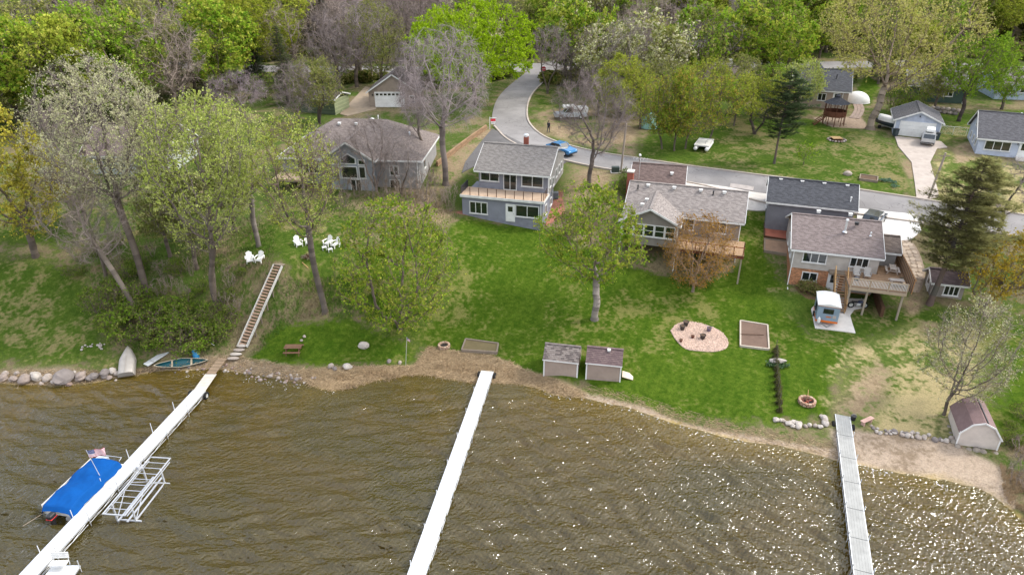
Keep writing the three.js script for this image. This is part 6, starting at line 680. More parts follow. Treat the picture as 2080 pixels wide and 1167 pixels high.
{ const a = V(-33.43, 0.15, -53.62), b = V(-28.8, 0.33, -54.61), t = thing('canoe', 'teal canoe with a cream gunwale lying on the stony shore', 'canoe', [(a.x + b.x) / 2, (a.y + b.y) / 2 + 0.12, (a.z + b.z) / 2], Math.atan2(b.x - a.x, b.z - a.z)), L = a.distanceTo(b), m = new THREE.MeshStandardMaterial({ color: col(0.01, 0.11, 0.13), roughness: 0.5, side: THREE.DoubleSide }), h = obj('hull', hull(L, 0.85, 0.42, 26, 12, [0.5, 0.5]), m, t); h.rotation.z = 0.75; const gw = []; for (const s of [-1, 1]) for (let i = 0; i < 16; i++) { const f = (v) => [s * Math.pow(Math.min(1, v / 0.5), 0.6) * Math.pow(Math.min(1, (1 - v) / 0.5), 0.6) * 0.425, 0.43 + 0.05 * Math.pow(2 * v - 1, 4), (v - 0.5) * L]; gw.push(bar(f(i / 16), f((i + 1) / 16), 0.028, 5)); } obj('gunwale', gw, worn(0.6, 0.52, 0.4), h); obj('thwart', [box(0.7, 0.04, 0.15, 0, 0.36, -0.8), box(0.7, 0.04, 0.15, 0, 0.36, 0.9)], worn(0.5, 0.42, 0.3), h); }
{ const p = on(-33.64, -54.48, 0.16), t = thing('board', 'grey white panel lying on the grass beside the rowboat', 'board', p, -0.55); const m = obj('panel', rbox(0.75, 0.05, 2.3, 0.02), worn(0.55, 0.57, 0.58), t); m.rotation.x = 0.12; obj('batten', box(0.7, 0.05, 0.1, 0, 0.05, 0.5), worn(0.4, 0.4, 0.4), m); }
{ const t = thing('barrel', 'bright blue plastic barrel tipped in the shore brush', 'barrel', on(-30.12, -54.99, 0.3), 0.4), g = new THREE.LatheGeometry([[0, -0.43], [0.26, -0.43], [0.28, -0.38], [0.29, -0.15], [0.275, -0.13], [0.29, -0.11], [0.29, 0.11], [0.275, 0.13], [0.29, 0.15], [0.28, 0.38], [0.26, 0.43], [0, 0.43]].map(([x, y]) => new THREE.Vector2(x, y)), 20); const m = obj('drum', g, mat(0.01, 0.2, 0.42, 0.45), t); m.rotation.x = -0.5; obj('bung', [cyl(0.04, 0.04, 0.03, 0.12, 0.43, 0), cyl(0.04, 0.04, 0.03, -0.12, 0.43, 0)], M.black, m); }
for (const [i, [px, l]] of [[[-29.02, -56.24], 'white folding chair frame tossed in the shore brush'], [[-31.42, -55.55], 'pale broken crate beside the blue barrel']].entries()) { const t = thing(i ? 'crate' : 'camp_chair', l, i ? 'crate' : 'chair', on(...px, 0.05), 0.6 * i); if (i) { for (let k = 0; k < 3; k++) obj('slat', box(0.7, 0.08, 0.03, 0, 0.06 + k * 0.11, 0.2), worn(0.5, 0.5, 0.5), t); obj('base', box(0.7, 0.04, 0.4, 0, 0.02, 0), worn(0.45, 0.45, 0.45), t); } else { obj('frame', [bar([-0.25, 0, 0], [0.25, 0.5, 0.1], 0.02), bar([0.25, 0, 0], [-0.25, 0.5, 0.1], 0.02), bar([-0.3, 0.5, 0.1], [0.3, 0.5, 0.1], 0.02)], M.alu, t); obj('seat', box(0.5, 0.02, 0.4, 0, 0.4, 0), worn(0.35, 0.38, 0.42), t); } }

// ---------------------------------------------------------------- stones along the shore
const stoneMats = [worn(0.33, 0.27, 0.24), worn(0.42, 0.36, 0.32), worn(0.24, 0.21, 0.2), worn(0.5, 0.45, 0.41), worn(0.3, 0.22, 0.19)].map((m) => { m.bumpMap = TX.fine; m.bumpScale = 0.02; return m; });
const lumps = [...Array(7)].map((_, i) => lump(1, i + 1, 1, 0.66, 0.9, 0.46, 2)), smallLumps = [...Array(6)].map((_, i) => lump(1, i + 20, 1, 0.65, 0.85, 0.3, 1)); for (const g of [...lumps, ...smallLumps]) metric(g), (g.userData.ready = true);
function stones(name, label, list, r, small) { const t = thing(name, label, 'stones'); list.forEach(([x, z, s, up = 0.35, m], i) => { const o = obj(s > 0.35 ? 'boulder' : 'stone', (small ? smallLumps : lumps)[Math.floor(r() * (small ? 6 : 7))], stoneMats[m ?? Math.floor(r() * 5)], t); o.position.set(x, ground(x, z) + s * up, z); o.scale.set(s * (0.68 + 0.42 * r()), s * (0.8 + 0.4 * r()), s * (0.8 + 0.3 * r())); o.rotation.set(r() * 0.5, r() * 6.28, r() * 0.5); }); return t; }
{
  const r = rng(8), seawall = [[-47.46, -51.7, 0.5], [-46.53, -51.8, 0.48], [-45.46, -51.62, 0.45], [-44.33, -51.52, 0.62, 0.4, 0], [-43.4, -51.81, 0.5, 0.4, 3], [-42.36, -51.66, 0.5], [-40.8, -51.52, 0.85, 0.4, 2], [-39.46, -51.84, 0.6, 0.4, 0], [-38.37, -51.94, 0.55, 0.4, 2], [-37.49, -52.35, 0.58, 0.4, 2], [-36.97, -52.78, 0.36, 0.4, 3], [-36.51, -52.61, 0.34], [-46.45, -52.21, 0.3], [-45.41, -52.18, 0.28], [-44.03, -52.12, 0.26, 0.3, 3], [-41.56, -51.33, 0.33], [-40.18, -52.21, 0.26, 0.3, 3], [-37.01, -52.12, 0.26], [-36.29, -51.86, 0.22], [-40.16, -51.12, 0.3], [-42.72, -51.23, 0.26], [-48.45, -51.6, 0.5], [-49.68, -51.48, 0.6]];
  stones('boulder_wall', 'row of large grey boulders edging the west lawn', seawall, r);
  const line = (pts, n, s0, s1, jit) => { const c = along(pts, 0.1), out = []; for (let i = 0; i < n; i++) { const p = c[Math.floor(r() * c.length)]; out.push([p.x + (r() - 0.5) * jit, p.z + (r() - 0.5) * jit, s0 + (s1 - s0) * r() * r(), 0.3]); } return out; };
  stones('stone_edging', 'scattered stones on the shore below the long stairs', line([[-32.76, -53.49], [-28.73, -53.8], [-26.29, -53.47], [-21.75, -52.21], [-17.9, -51.35]], 70, 0.1, 0.3, 1.4), r, true);
  stones('stone_edging', 'stacked pale stones edging the lawn by the ribbed dock', line([[21.48, -45.32], [22.66, -44.93], [24.17, -44.61], [25.52, -44.8], [25.95, -45.49]], 34, 0.2, 0.34, 0.5).map((q) => [q[0], q[1], q[2], 0.5, [1, 3, 3][Math.floor(r() * 3)]]), r, true);
  stones('stone_edging', 'low stones between the lawn and the sandy beach', line([[29.65, -44.46], [29.87, -43.9], [31.39, -43.72], [33.26, -43.48], [34.91, -42.91]], 44, 0.14, 0.34, 0.6).map((q) => [q[0], q[1], q[2], 0.4, [1, 3, 2][Math.floor(r() * 3)]]), r, true);
  stones('stone_pile', 'small pile of whitish stones on the west lawn', line([[-40.64, -54.83], [-39.74, -55.26], [-38.51, -55.16]], 16, 0.1, 0.2, 0.7).map((q) => [q[0], q[1], q[2], 0.5, 3]), r, true);
  stones('stone_pile', 'grey stones at the foot of the dark green lawn', [[-16.91, -53.42, 0.35], [-15.33, -53.3, 0.42], [-11.63, -54.27, 0.25], [-16.47, -53.1, 0.25], [-10.6, -54.23, 0.22], [-20.29, -57.22, 0.2], [-20.47, -56.75, 0.16]], r);
  tag(obj('boulder', lump(0.5, 31, 1.1, 0.75, 0.8).translate(...on(-14.28, -56, 0.2)), stoneMats[3]), 'lone pale boulder on the dark green lawn', 'boulder'); tag(obj('boulder', lump(0.55, 33, 1, 0.7, 0.9).translate(...on(44.47, -87.35, 0.15)), stoneMats[1]), 'lone boulder on the upper lawn by the lane', 'boulder'); tag(obj('stone_slab', lump(0.8, 37, 1.0, 0.28, 0.42, 0.3).translate(...on(24.44, -52.95, 0.3)), worn(0.42, 0.38, 0.35)), 'long flat pale stone among low plants on the lawn', 'stone');
}

// ---------------------------------------------------------------- yard things
{ // long stairs down the bank
  const a = V(-26.01, 0.89, -56.26), b = V(-23.68, 6.45, -62.55), t = thing('hillside_stairs', 'long straight wooden stairs with white stringers climbing the bank', 'stairs', [a.x, a.y, a.z], Math.atan2(a.x - b.x, a.z - b.z)), L = Math.hypot(a.x - b.x, a.z - b.z), H = b.y - a.y, n = 27, w = 1.0; // runs up along -z
  for (const x of [-w / 2, w / 2]) obj('stringer', [beam([x, 0.15, 0.1], [x, H + 0.2, -L], 0.07, 0.26)], worn(0.58, 0.57, 0.55), t); const m = [timber(0.5, 0.36, 0.28), timber(0.55, 0.4, 0.31), timber(0.46, 0.33, 0.26)];
  for (let i = 0; i < n; i++) { const u = (i + 0.5) / n; obj('tread', box(w - 0.08, 0.05, 0.26, 0, 0.16 + H * u, -L * u), m[i % 3], t); } for (let i = 0; i < 6; i++) { const u = (i + 0.3) / 6; for (const x of [-0.42, 0.42]) obj('support_post', box(0.1, 0.9, 0.1, x, H * u - 0.42, -L * u), M.greyWood, t); } obj('landing', box(w + 0.1, 0.06, 0.5, 0, H + 0.22, -L - 0.2), M.greyWood, t);
  const s = thing('stone_steps', 'rough flat stone steps at the foot of the long stairs', 'steps', [-26.29, 0.73, -55.64]); for (let i = 0; i < 4; i++) { const o = obj('stone_step', lump(0.5, 40 + i, 1.15, 0.22, 0.5, 0.12).translate(0.2 - i * 0.14, 0.35 - i * 0.16, -0.55 + i * 0.5), stoneMats[3 - (i % 2) * 2], s); }
}
{ // white garden chairs round the twig pile
  const t = thing('garden_chair', 'white garden chair beside its twin near the leafing tree trunk', 'chair', on(-22.59, -66.45), 0), W = mat(0.82, 0.81, 0.78, 0.6);
  obj('seat', [0, 1, 2, 3, 4].map((i) => box(0.52, 0.025, 0.1, 0, 0.36 - 0.035 * (4 - i) * 0.9, -0.22 + 0.115 * (4 - i) - 0.02, 0, 0.2)), W, t); const br = obj('backrest', [-2, -1, 0, 1, 2].map((i) => box(0.098, 0.74 - 0.06 * Math.abs(i), 0.022, i * 0.108, 0.66 - 0.03 * Math.abs(i), -0.42, 0, -0.38)), W, t); for (const s of [-1, 1]) { obj('armrest', box(0.13, 0.025, 0.72, s * 0.34, 0.56, -0.08), W, t); obj('leg', box(0.04, 0.56, 0.1, s * 0.3, 0.28, 0.22), W, t); obj('leg', box(0.04, 0.58, 0.1, s * 0.29, 0.27, -0.4, 0, -0.3), W, t); }
  obj('apron', box(0.56, 0.12, 0.025, 0, 0.31, 0.25), W, t); const c = [-21.18, 6.66, -64.49], face = (x, z) => Math.atan2(c[0] - x, c[2] - z); t.rotation.y = face(t.position.x, t.position.z); t.scale.setScalar(1.08);
  const g = 'white garden chairs on the bank'; t.userData.group = g; t.userData.label = 'white garden chair beside the twig pile, turned to the stairs head';
  for (const [p, l, turn] of [[on(-21.71, -67.18), 'white garden chair facing the twig pile straight down the slope'], [on(-19.75, -67.12), 'white garden chair partly behind the tall tree trunk'], [on(-18.93, -66.92), 'white garden chair with its own footstool by the tall tree trunk'], [on(-27.01, -63.91), 'white garden chair looking away over the brush beside the stairs', 0.4], [on(-25.88, -63.52), 'white garden chair turned backwards above the stairs', -0.2]]) copyOf(t, p, turn ?? face(p[0], p[2]), l).userData.group = g;
  for (const [p, l] of [[on(-19.87, -66.27), 'small white footstool before the chair behind the trunk'], [on(-19.2, -66.03), 'small white footstool standing closer to the twig pile']]) { const f = thing('footstool', l, 'footstool', p, 0.4); obj('seat', [0, 1, 2].map((i) => box(0.45, 0.03, 0.13, 0, 0.33, -0.14 + 0.14 * i)), W, f); for (const [x, z] of [[-0.19, -0.15], [0.19, -0.15], [-0.19, 0.15], [0.19, 0.15]]) obj('leg', box(0.04, 0.33, 0.08, x, 0.165, z), W, f); }
  const r = rng(4), tw = thing('twig_pile', 'round pile of dark twigs in the ring of white chairs', 'twig pile', on(-21.18, -64.49, 0)); for (let i = 0; i < 70; i++) { const a = r() * 6.28, q = r() * 0.6, e = r() * 6.28, l = 0.3 + 0.5 * r(), y = 0.05 + 0.3 * r() * (0.7 - q); obj('twig', [bar([q * Math.cos(a) - l * 0.5 * Math.cos(e), y, q * Math.sin(a) - l * 0.5 * Math.sin(e)], [q * Math.cos(a) + l * 0.5 * Math.cos(e), y + 0.25 * (r() - 0.3), q * Math.sin(a) + l * 0.5 * Math.sin(e)], 0.014 + 0.012 * r(), 4)], [M.greyWood, M.darkWood][i % 2], tw); }
  tag(obj('branch', [beam(on(-21.62, -63.73, 0.05), on(-20.93, -63.35, 0.06), 0.06, 0.05)], M.freshWood), 'peeled pale branch lying below the twig pile', 'branch');
}
function picnic(label, p, turn, m, s = 1) { const t = thing('picnic_table', label, 'table', p, turn); for (let i = 0; i < 4; i++) obj('table_board', box(1.6, 0.04, 0.17, 0, 0.72, -0.28 + i * 0.185), m[i % m.length], t); for (const z of [-0.68, 0.68]) obj('bench_seat', [box(1.6, 0.04, 0.25, 0, 0.43, z)], m[0], t); for (const x of [-0.6, 0.6]) obj('leg', [beam([x, 0.7, -0.22], [x, 0, -0.62], 0.05, 0.1), beam([x, 0.7, 0.22], [x, 0, 0.62], 0.05, 0.1), box(0.05, 0.09, 1.5, x, 0.39, 0)], m[0], t); t.scale.setScalar(s); return t; }
picnic('brown wooden picnic table on the lawn near the shore', on(-20.82, -55.25), 0.02, [timber(0.22, 0.13, 0.09), timber(0.27, 0.17, 0.12)]);
function ring(label, p, R, n, m, fill, h = 0.3) { const t = thing('fire_ring', label, 'fire pit', p); for (let k = 0; k < 2; k++) for (let i = 0; i < n; i++) { const a = ((i + 0.5 * k) / n) * 6.283; obj('block', rbox((6.283 * R) / n - 0.02, h / 2 - 0.01, 0.2, 0.03).rotateY(-a + Math.PI / 2).translate(R * Math.cos(a), h * (0.25 + 0.5 * k), R * Math.sin(a)), m[(i * 5 + k) % m.length], t); } obj('ash', cyl(R - 0.08, R - 0.08, 0.1, 0, 0.02, 0, 20), fill, t); return t; }
ring('ring of tan blocks round a fire pit on the reedy shore', on(-6.61, -56.56), 0.5, 12, [worn(0.45, 0.31, 0.22), worn(0.38, 0.25, 0.18), worn(0.5, 0.37, 0.28)], mat(0.03, 0.028, 0.026, 1));
{ const t = ring('brick fire ring filled with charred logs beside the ribbed dock', on(25.17, -47.45), 0.62, 14, [worn(0.42, 0.27, 0.19), worn(0.5, 0.36, 0.27), worn(0.36, 0.22, 0.16)], mat(0.12, 0.05, 0.04, 1), 0.36), r = rng(5); for (let i = 0; i < 9; i++) { const a = r() * 6.28; obj('log', [bar([-0.35 * Math.cos(a) + r() * 0.2, 0.16, -0.35 * Math.sin(a)], [0.35 * Math.cos(a), 0.2 + 0.1 * r(), 0.35 * Math.sin(a) + r() * 0.2], 0.05)], [M.darkWood, M.black, mat(0.3, 0.08, 0.05)][i % 3], t); } obj('poker', [bar([0.2, 0.2, -0.4], [0.35, 0.75, -0.9], 0.025)], M.freshWood, t); }
function bed(name, label, poly, m, h, soil, inner) { const t = thing(name, label, 'garden bed'), c = poly.reduce((s, [x, z]) => [s[0] + x / poly.length, s[1] + z / poly.length], [0, 0]); poly.forEach(([x, z], i) => { const [a, b] = poly[(i + 1) % poly.length]; obj('timber', [beam([x, ground(x, z) + h / 2, z], [a, ground(a, b) + h / 2, b], 0.14, h)], m, t); }); obj('soil', drape(poly.map(([x, z]) => [lerp(x, c[0], 0.03), lerp(z, c[1], 0.03)]), h * 0.7), soil, t); inner?.(t, c); return t; }
bed('raised_bed', 'timber edged bed of dry weeds beside the tan fire ring', [[-4.84, -55.8], [-4.55, -57.44], [-1.34, -56.69], [-1.46, -55.34]], M.greyWood, 0.3, worn(0.16, 0.13, 0.07));
bed('raised_bed', 'square timber edged bed of bare soil on the green lawn', [[21.9, -55.75], [23.11, -59.98], [25.53, -59.03], [24.41, -55.08]], worn(0.5, 0.44, 0.37), 0.2, worn(0.17, 0.115, 0.09), (t, c) => obj('rake', [bar([c[0] - 1.3, ground(c[0], c[1]) + 0.22, c[1] - 0.1], [c[0] + 0.9, ground(c[0], c[1]) + 0.24, c[1] + 0.1], 0.03)], M.darkWood, t));
bed('raised_bed', 'small timber edged bed on the upper lawn by the lane', [[45.15, -85.35], [46.04, -87.04], [47.91, -86.17], [47.1, -84.57]], M.greyWood, 0.3, M.soil); bed('terrace_bed', 'red gravel terrace with timber edging beside the beige house', [[29.73, -74.29], [30.65, -77.33], [33.09, -75.95], [32.23, -73.32]], M.darkWood, 0.25, worn(0.36, 0.13, 0.09)); bed('terrace_bed', 'lower timber edged terrace beside the beige house', [[28.94, -71.55], [29.55, -73.68], [32.11, -72.93], [31.26, -70.59]], M.greyWood, 0.3, worn(0.3, 0.2, 0.14));
{ // gravel bed with pots
  const poly = along([[15.68, -58.22], [16.62, -59.44], [17.89, -59.83], [19.3, -59.45], [20.62, -58.41], [20.99, -56.92], [20.58, -55.58], [19.36, -54.9], [17.74, -54.94], [16.58, -55.22], [15.93, -56.58], [15.68, -58.22]], 0.4).map((p) => [p.x, p.z]), m = worn(0.52, 0.38, 0.31); kind(obj('gravel_bed', drape(poly, 0.06, 0.15, 0.7), m), 'structure', 'kidney shaped bed of pinkish gravel on the green lawn');
  const r = rng(6), g = lump(0.05, 2, 1, 0.7, 0.9, 0.2, 0), n = 2600, im = new THREE.InstancedMesh(g, new THREE.MeshStandardMaterial({ roughness: 1 }), n), d = new THREE.Object3D(), c = new THREE.Color(); let k = 0; const xs = poly.map((p) => p[0]), zs = poly.map((p) => p[1]); while (k < n) { const x = lerp(Math.min(...xs), Math.max(...xs), r()), z = lerp(Math.min(...zs), Math.max(...zs), r()); if (!inside(poly, x, z)) continue; d.position.set(x, ground(x, z) + 0.07, z); d.rotation.set(r() * 6, r() * 6, r() * 6); d.scale.setScalar(0.6 + 0.9 * r()); d.updateMatrix(); im.setMatrixAt(k, d.matrix); const v = 0.7 + 0.6 * r(); im.setColorAt(k++, c.setRGB(0.5 * v, 0.37 * v, 0.3 * v)); } im.name = 'gravel'; kind(im, 'stuff', 'loose pinkish pebbles of the gravel bed'); scene.add(im);
  const pot = (label, p, s, m) => { const t = thing('flower_pot', label, 'flower pot', on(...p, 0.05)); obj('vessel', new THREE.LatheGeometry([[0, 0], [0.2, 0], [0.26, 0.42], [0.3, 0.44], [0.3, 0.5], [0.25, 0.5], [0.24, 0.44], [0, 0.44]].map(([x, y]) => new THREE.Vector2(x * s, y * s)), 18), m, t); obj('earth', cyl(0.235 * s, 0.235 * s, 0.02, 0, 0.44 * s, 0), M.soil, t); return t; }, bl = mat(0.035, 0.028, 0.026, 0.6);
  pot('tall black pot at the top corner of the gravel bed', [17.39, -59.14], 1, bl); pot('black pot touching the tall pot in the gravel bed', [16.9, -58.45], 0.95, bl); pot('violet glazed pot at the lane side of the gravel bed', [19.51, -58.3], 0.85, mat(0.12, 0.1, 0.16, 0.4)); pot('black pot standing alone in the gravel bed', [18.56, -56.96], 1, bl); pot('small rust brown pot in the middle of the gravel bed', [17.62, -57.09], 0.6, mat(0.12, 0.04, 0.03, 0.8)); pot('low brown bowl near the lake side of the gravel bed', [16.31, -56.35], 0.6, mat(0.14, 0.06, 0.04, 0.8));
}
kind(obj('patio', drape([[30.68, -61.35], [29.9, -58.14], [31.83, -57.66], [33.51, -57.29], [33.91, -59.06], [34.2, -60.22], [35.07, -61.23], [36.46, -61.66], [36.9, -62.95], [34, -63.14], [31.67, -62.4]], 0.08, 0.25), worn(0.66, 0.63, 0.6)), 'structure', 'curved pale concrete patio below the wooden deck');
{ // ice fishing house on wheels
  const t = thing('fishing_trailer', 'small grey and orange ice fishing trailer with a white curved roof', 'trailer', [31.02, 2.02, -58.48], -0.33), w = 2.0, d = 2.9, b = worn(0.25, 0.33, 0.42, 0.4), o = worn(0.72, 0.17, 0.02, 0.4);
  obj('body', [box(w, 1.72, d, 0, 1.2, -d / 2)], b, t); obj('lower_band', [box(w + 0.02, 0.2, d + 0.02, 0, 0.42, -d / 2)], o, t); obj('upper_band', [box(w + 0.02, 0.12, d + 0.02, 0, 2.06, -d / 2)], worn(0.5, 0.16, 0.08, 0.4), t); const arc = []; for (let i = 0; i <= 12; i++) { const u = (i / 12) * 2 - 1; arc.push([u * (w / 2 + 0.08), 2.14 + 0.2 * (1 - u * u)]); } obj('roof', prism(arc.concat([[w / 2 + 0.08, 2.1], [-w / 2 - 0.08, 2.1]]), d + 0.16).translate(0, 0, -d - 0.08), M.white, t);
  const fr = obj('window', rbox(0.95, 0.55, 0.06, 0.12, 0, 1.55, 0.01), M.black, t); obj('pane', rbox(0.85, 0.45, 0.05, 0.1, 0, 1.55, 0.025), M.glass, fr); obj('hatch', rbox(0.3, 0.3, 0.04, 0.03, 0.62, 1.0, 0.02), worn(0.5, 0.42, 0.38), t); obj('sign_plate', box(0.45, 0.1, 0.02, 0.1, 0.95, 0.02), o, t); obj('gas_bottle', new THREE.LatheGeometry([[0, 0], [0.13, 0], [0.15, 0.05], [0.15, 0.42], [0.1, 0.5], [0.06, 0.52], [0.06, 0.6], [0, 0.6]].map(([x, y]) => new THREE.Vector2(x, y)), 16).translate(-0.72, 0.3, 0.2), M.white, t); obj('tongue', [beam([-0.7, 0.3, 0.05], [0, 0.28, 0.9], 0.07, 0.09), beam([0.7, 0.3, 0.05], [0, 0.28, 0.9], 0.07, 0.09), rbox(0.5, 0.06, 0.4, 0.02, -0.72, 0.28, 0.2)], M.steel, t);
  for (const s of [-1, 1]) { const wl = obj('wheel', new THREE.CylinderGeometry(0.3, 0.3, 0.18, 18).rotateZ(Math.PI / 2), M.rubber, t); wl.position.set(s * (w / 2 + 0.06), 0.28, -d * 0.55); obj('rim', new THREE.CylinderGeometry(0.17, 0.17, 0.2, 14).rotateZ(Math.PI / 2), M.alu, wl); } windowAt(t, 'left', -1.0, 1.5, -1.2, 0.6, 0.5, 1, 1, M.black);
}
{ // patio furniture on the wooden deck, in the house's frame
  const C = V(33.7, 0, -64.7), a = -0.29, W = (x, z) => [C.x + x * Math.cos(a) + z * Math.sin(a), 5.2, C.z - x * Math.sin(a) + z * Math.cos(a)], pale = [worn(0.48, 0.42, 0.38), worn(0.43, 0.38, 0.34)];
  picnic('pale grey picnic table on the deck by the plank fence', W(5.75, -0.9), a + 1.5, pale, 0.85); picnic('pale grey picnic table on the deck near its railing', W(5.6, 2.2), a + 0.1, pale, 0.8);
  for (const [i, x] of [2.0, 3.0].entries()) { const t = thing('deck_chair', i ? 'grey reclining chair on the deck closer to the picnic tables' : 'grey reclining chair on the deck closer to the stairs', 'chair', W(x, 1.5), a); obj('seat', box(0.6, 0.05, 0.6, 0, 0.4, 0), worn(0.4, 0.38, 0.36), t); obj('backrest', box(0.6, 0.75, 0.05, 0, 0.75, -0.38, 0, -0.3), worn(0.4, 0.38, 0.36), t); for (const s of [-1, 1]) { obj('armrest', box(0.05, 0.04, 0.6, s * 0.32, 0.6, 0), M.steel, t); for (const z of [-0.25, 0.25]) obj('leg', [bar([s * 0.3, 0, z], [s * 0.3, 0.6, z], 0.018)], M.steel, t); } }
  const g = thing('barbecue', 'black kettle barbecue on the deck beside the stairs', 'barbecue', W(1.7, 3.3), a); obj('bowl', new THREE.SphereGeometry(0.27, 16, 10, 0, 6.284, Math.PI / 2, Math.PI / 2).translate(0, 0.72, 0), M.black, g); obj('lid', new THREE.SphereGeometry(0.275, 16, 8, 0, 6.284, 0, Math.PI / 2).scale(1, 0.8, 1).translate(0, 0.73, 0), mat(0.04, 0.04, 0.05, 0.3), g); for (let i = 0; i < 3; i++) obj('leg', [bar([0.15 * Math.cos(i * 2.1), 0.6, 0.15 * Math.sin(i * 2.1)], [0.28 * Math.cos(i * 2.1), 0, 0.28 * Math.sin(i * 2.1)], 0.015)], M.steel, g);
  const P = W(2.6, 2.6), m = thing('motorcycle', 'dark motorcycle with chrome parts parked under the deck', 'motorcycle', [P[0], ground(P[0], P[2]) + 0.06, P[2]], a + 1.75); for (const z of [-0.68, 0.68]) { const w = obj('wheel', new THREE.TorusGeometry(0.27, 0.07, 8, 20).rotateY(Math.PI / 2), M.rubber, m); w.position.set(0, 0.34, z); obj('rim', [new THREE.CylinderGeometry(0.2, 0.2, 0.05, 14).rotateZ(Math.PI / 2)], M.alu, w); } obj('engine', [rbox(0.3, 0.3, 0.42, 0.06, 0, 0.42, 0), bar([0.16, 0.3, -0.1], [0.16, 0.3, -0.8], 0.045)], M.alu, m); obj('tank', rbox(0.26, 0.24, 0.5, 0.1, 0, 0.72, 0.16), mat(0.02, 0.03, 0.08, 0.2), m); obj('seat', rbox(0.28, 0.1, 0.62, 0.04, 0, 0.7, -0.38), M.black, m); obj('fork', [bar([0.09, 0.34, 0.68], [0.08, 0.95, 0.42], 0.025), bar([-0.09, 0.34, 0.68], [-0.08, 0.95, 0.42], 0.025), bar([-0.36, 1.0, 0.3], [0.36, 1.0, 0.3], 0.018)], M.alu, m); obj('headlamp', new THREE.SphereGeometry(0.1, 12, 8).translate(0, 0.82, 0.58), M.alu, m);
}
{ // flagstone walk beside the deck
  const t = thing('flagstone_walk', 'curved walk of tan flagstones beside the deck fence', 'path'), c = along([[43.89, -71.84], [44.09, -70.51], [43.94, -68.74], [43.49, -67.06], [42.61, -65.49], [41.73, -64.43]], 0.55), r = rng(13); obj('bedding', drape(offset(c, 1.3).concat(offset(c, -1.3).reverse()), 0.04), worn(0.31, 0.24, 0.18), t); c.forEach((p, i) => { for (const s of [-0.75, -0.25, 0.25, 0.75]) { const x = p.x - p.tz * s * 1.1 + (r() - 0.5) * 0.12, z = p.z + p.tx * s * 1.1 + (r() - 0.5) * 0.12, n = 6, pts = []; for (let k = 0; k < n; k++) { const a = (k / n) * 6.283 + 0.3 * r(), q = 0.3 * (0.85 + 0.3 * r()); pts.push([q * Math.cos(a), q * Math.sin(a)]); } obj('flagstone', drape(pts.map(([a, b]) => [x + a, z + b]), 0.07 + 0.012 * r(), 0.1, 2), [worn(0.42, 0.33, 0.25), worn(0.36, 0.29, 0.23), worn(0.47, 0.38, 0.3)][Math.floor(r() * 3)], t); } });
  const w = thing('brick_walk', 'narrow curved paved walk leading from the white tent', 'path'), cw = along([[61.62, -123.11], [60.36, -119.69], [58.6, -116.48], [57.02, -114.02]], 0.5); for (const p of cw) for (const s of [-0.55, 0, 0.55]) obj('paver', box(0.5, 0.08, 0.44, p.x - p.tz * s, ground(p.x, p.z) + 0.05, p.z + p.tx * s, Math.atan2(p.tx, p.tz)), [worn(0.35, 0.27, 0.23), worn(0.4, 0.31, 0.26)][Math.floor(r() * 2)], w);
}
{ const t = thing('shore_bench', 'small pinkish bench on the lawn beside the ribbed dock', 'bench', on(29.13, -44.92), 0.5), m = worn(0.62, 0.4, 0.34); obj('seat', [box(1.3, 0.06, 0.36, 0, 0.42, 0)], m, t); for (const x of [-0.45, 0.45]) obj('leg', box(0.08, 0.42, 0.3, x, 0.21, 0), m, t); const b = thing('bucket', 'black bucket standing at the head of the ribbed dock', 'bucket', on(28.23, -45.37)); obj('vessel', cyl(0.18, 0.22, 0.4, 0, 0, 0, 16), M.black, b); obj('handle', new THREE.TorusGeometry(0.2, 0.012, 6, 16, Math.PI).translate(0, 0.4, 0), M.steel, b); }
{ const t = thing('log_bench', 'little wooden bench under the orange budding tree', 'bench', on(19.81, -66.43), -0.2); obj('seat', [box(0.9, 0.06, 0.34, 0, 0.4, 0)], M.freshWood, t); obj('backrest', box(0.9, 0.12, 0.04, 0, 0.65, -0.17), M.freshWood, t); for (const x of [-0.38, 0.38]) obj('leg', box(0.07, 0.66, 0.3, x, 0.33, -0.02), M.darkWood, t); }
{ const t = thing('fire_pit', 'covered round fire pit with a wooden lid on the upper lawn', 'fire pit', on(49.23, -102.33)), r = rng(2); for (let i = 0; i < 18; i++) { const a = (i / 18) * 6.283; obj('stone', lump(0.17, i + 50, 1, 0.7, 1, 0.25, 1).translate(1.25 * Math.cos(a), 0.06, 1.25 * Math.sin(a)), stoneMats[i % 5], t); } obj('ash', cyl(1.15, 1.15, 0.05, 0, 0, 0, 20), M.soil, t); for (let i = 0; i < 7; i++) obj('plank', box(1.5, 0.06, 0.19, -0.1, 0.36, -0.6 + i * 0.2), [M.freshWood, timber(0.55, 0.4, 0.22)][i % 2], t); obj('prop', [box(1.3, 0.3, 0.1, -0.1, 0.18, -0.4), box(1.3, 0.3, 0.1, -0.1, 0.18, 0.4)], M.darkWood, t); }

{ const a = V(-10.16, 8.53, -90.06), b = V(-4.03, 9.4, -107.07), t = thing('timber_wall', 'long low wall of tan timbers along the asphalt drive', 'wall'), n = 9; for (let k = 0; k < 3; k++) for (let i = 0; i < n; i++) { const p = (u) => { const x = lerp(a.x, b.x, u), z = lerp(a.z, b.z, u); return [x, ground(x, z) + 0.12 + k * 0.24, z]; }; obj('timber', [beam(p(i / n), p((i + 0.97) / n), 0.26, 0.22)], [timber(0.42, 0.29, 0.19), timber(0.36, 0.25, 0.17)][(i + k) % 2], t); } }
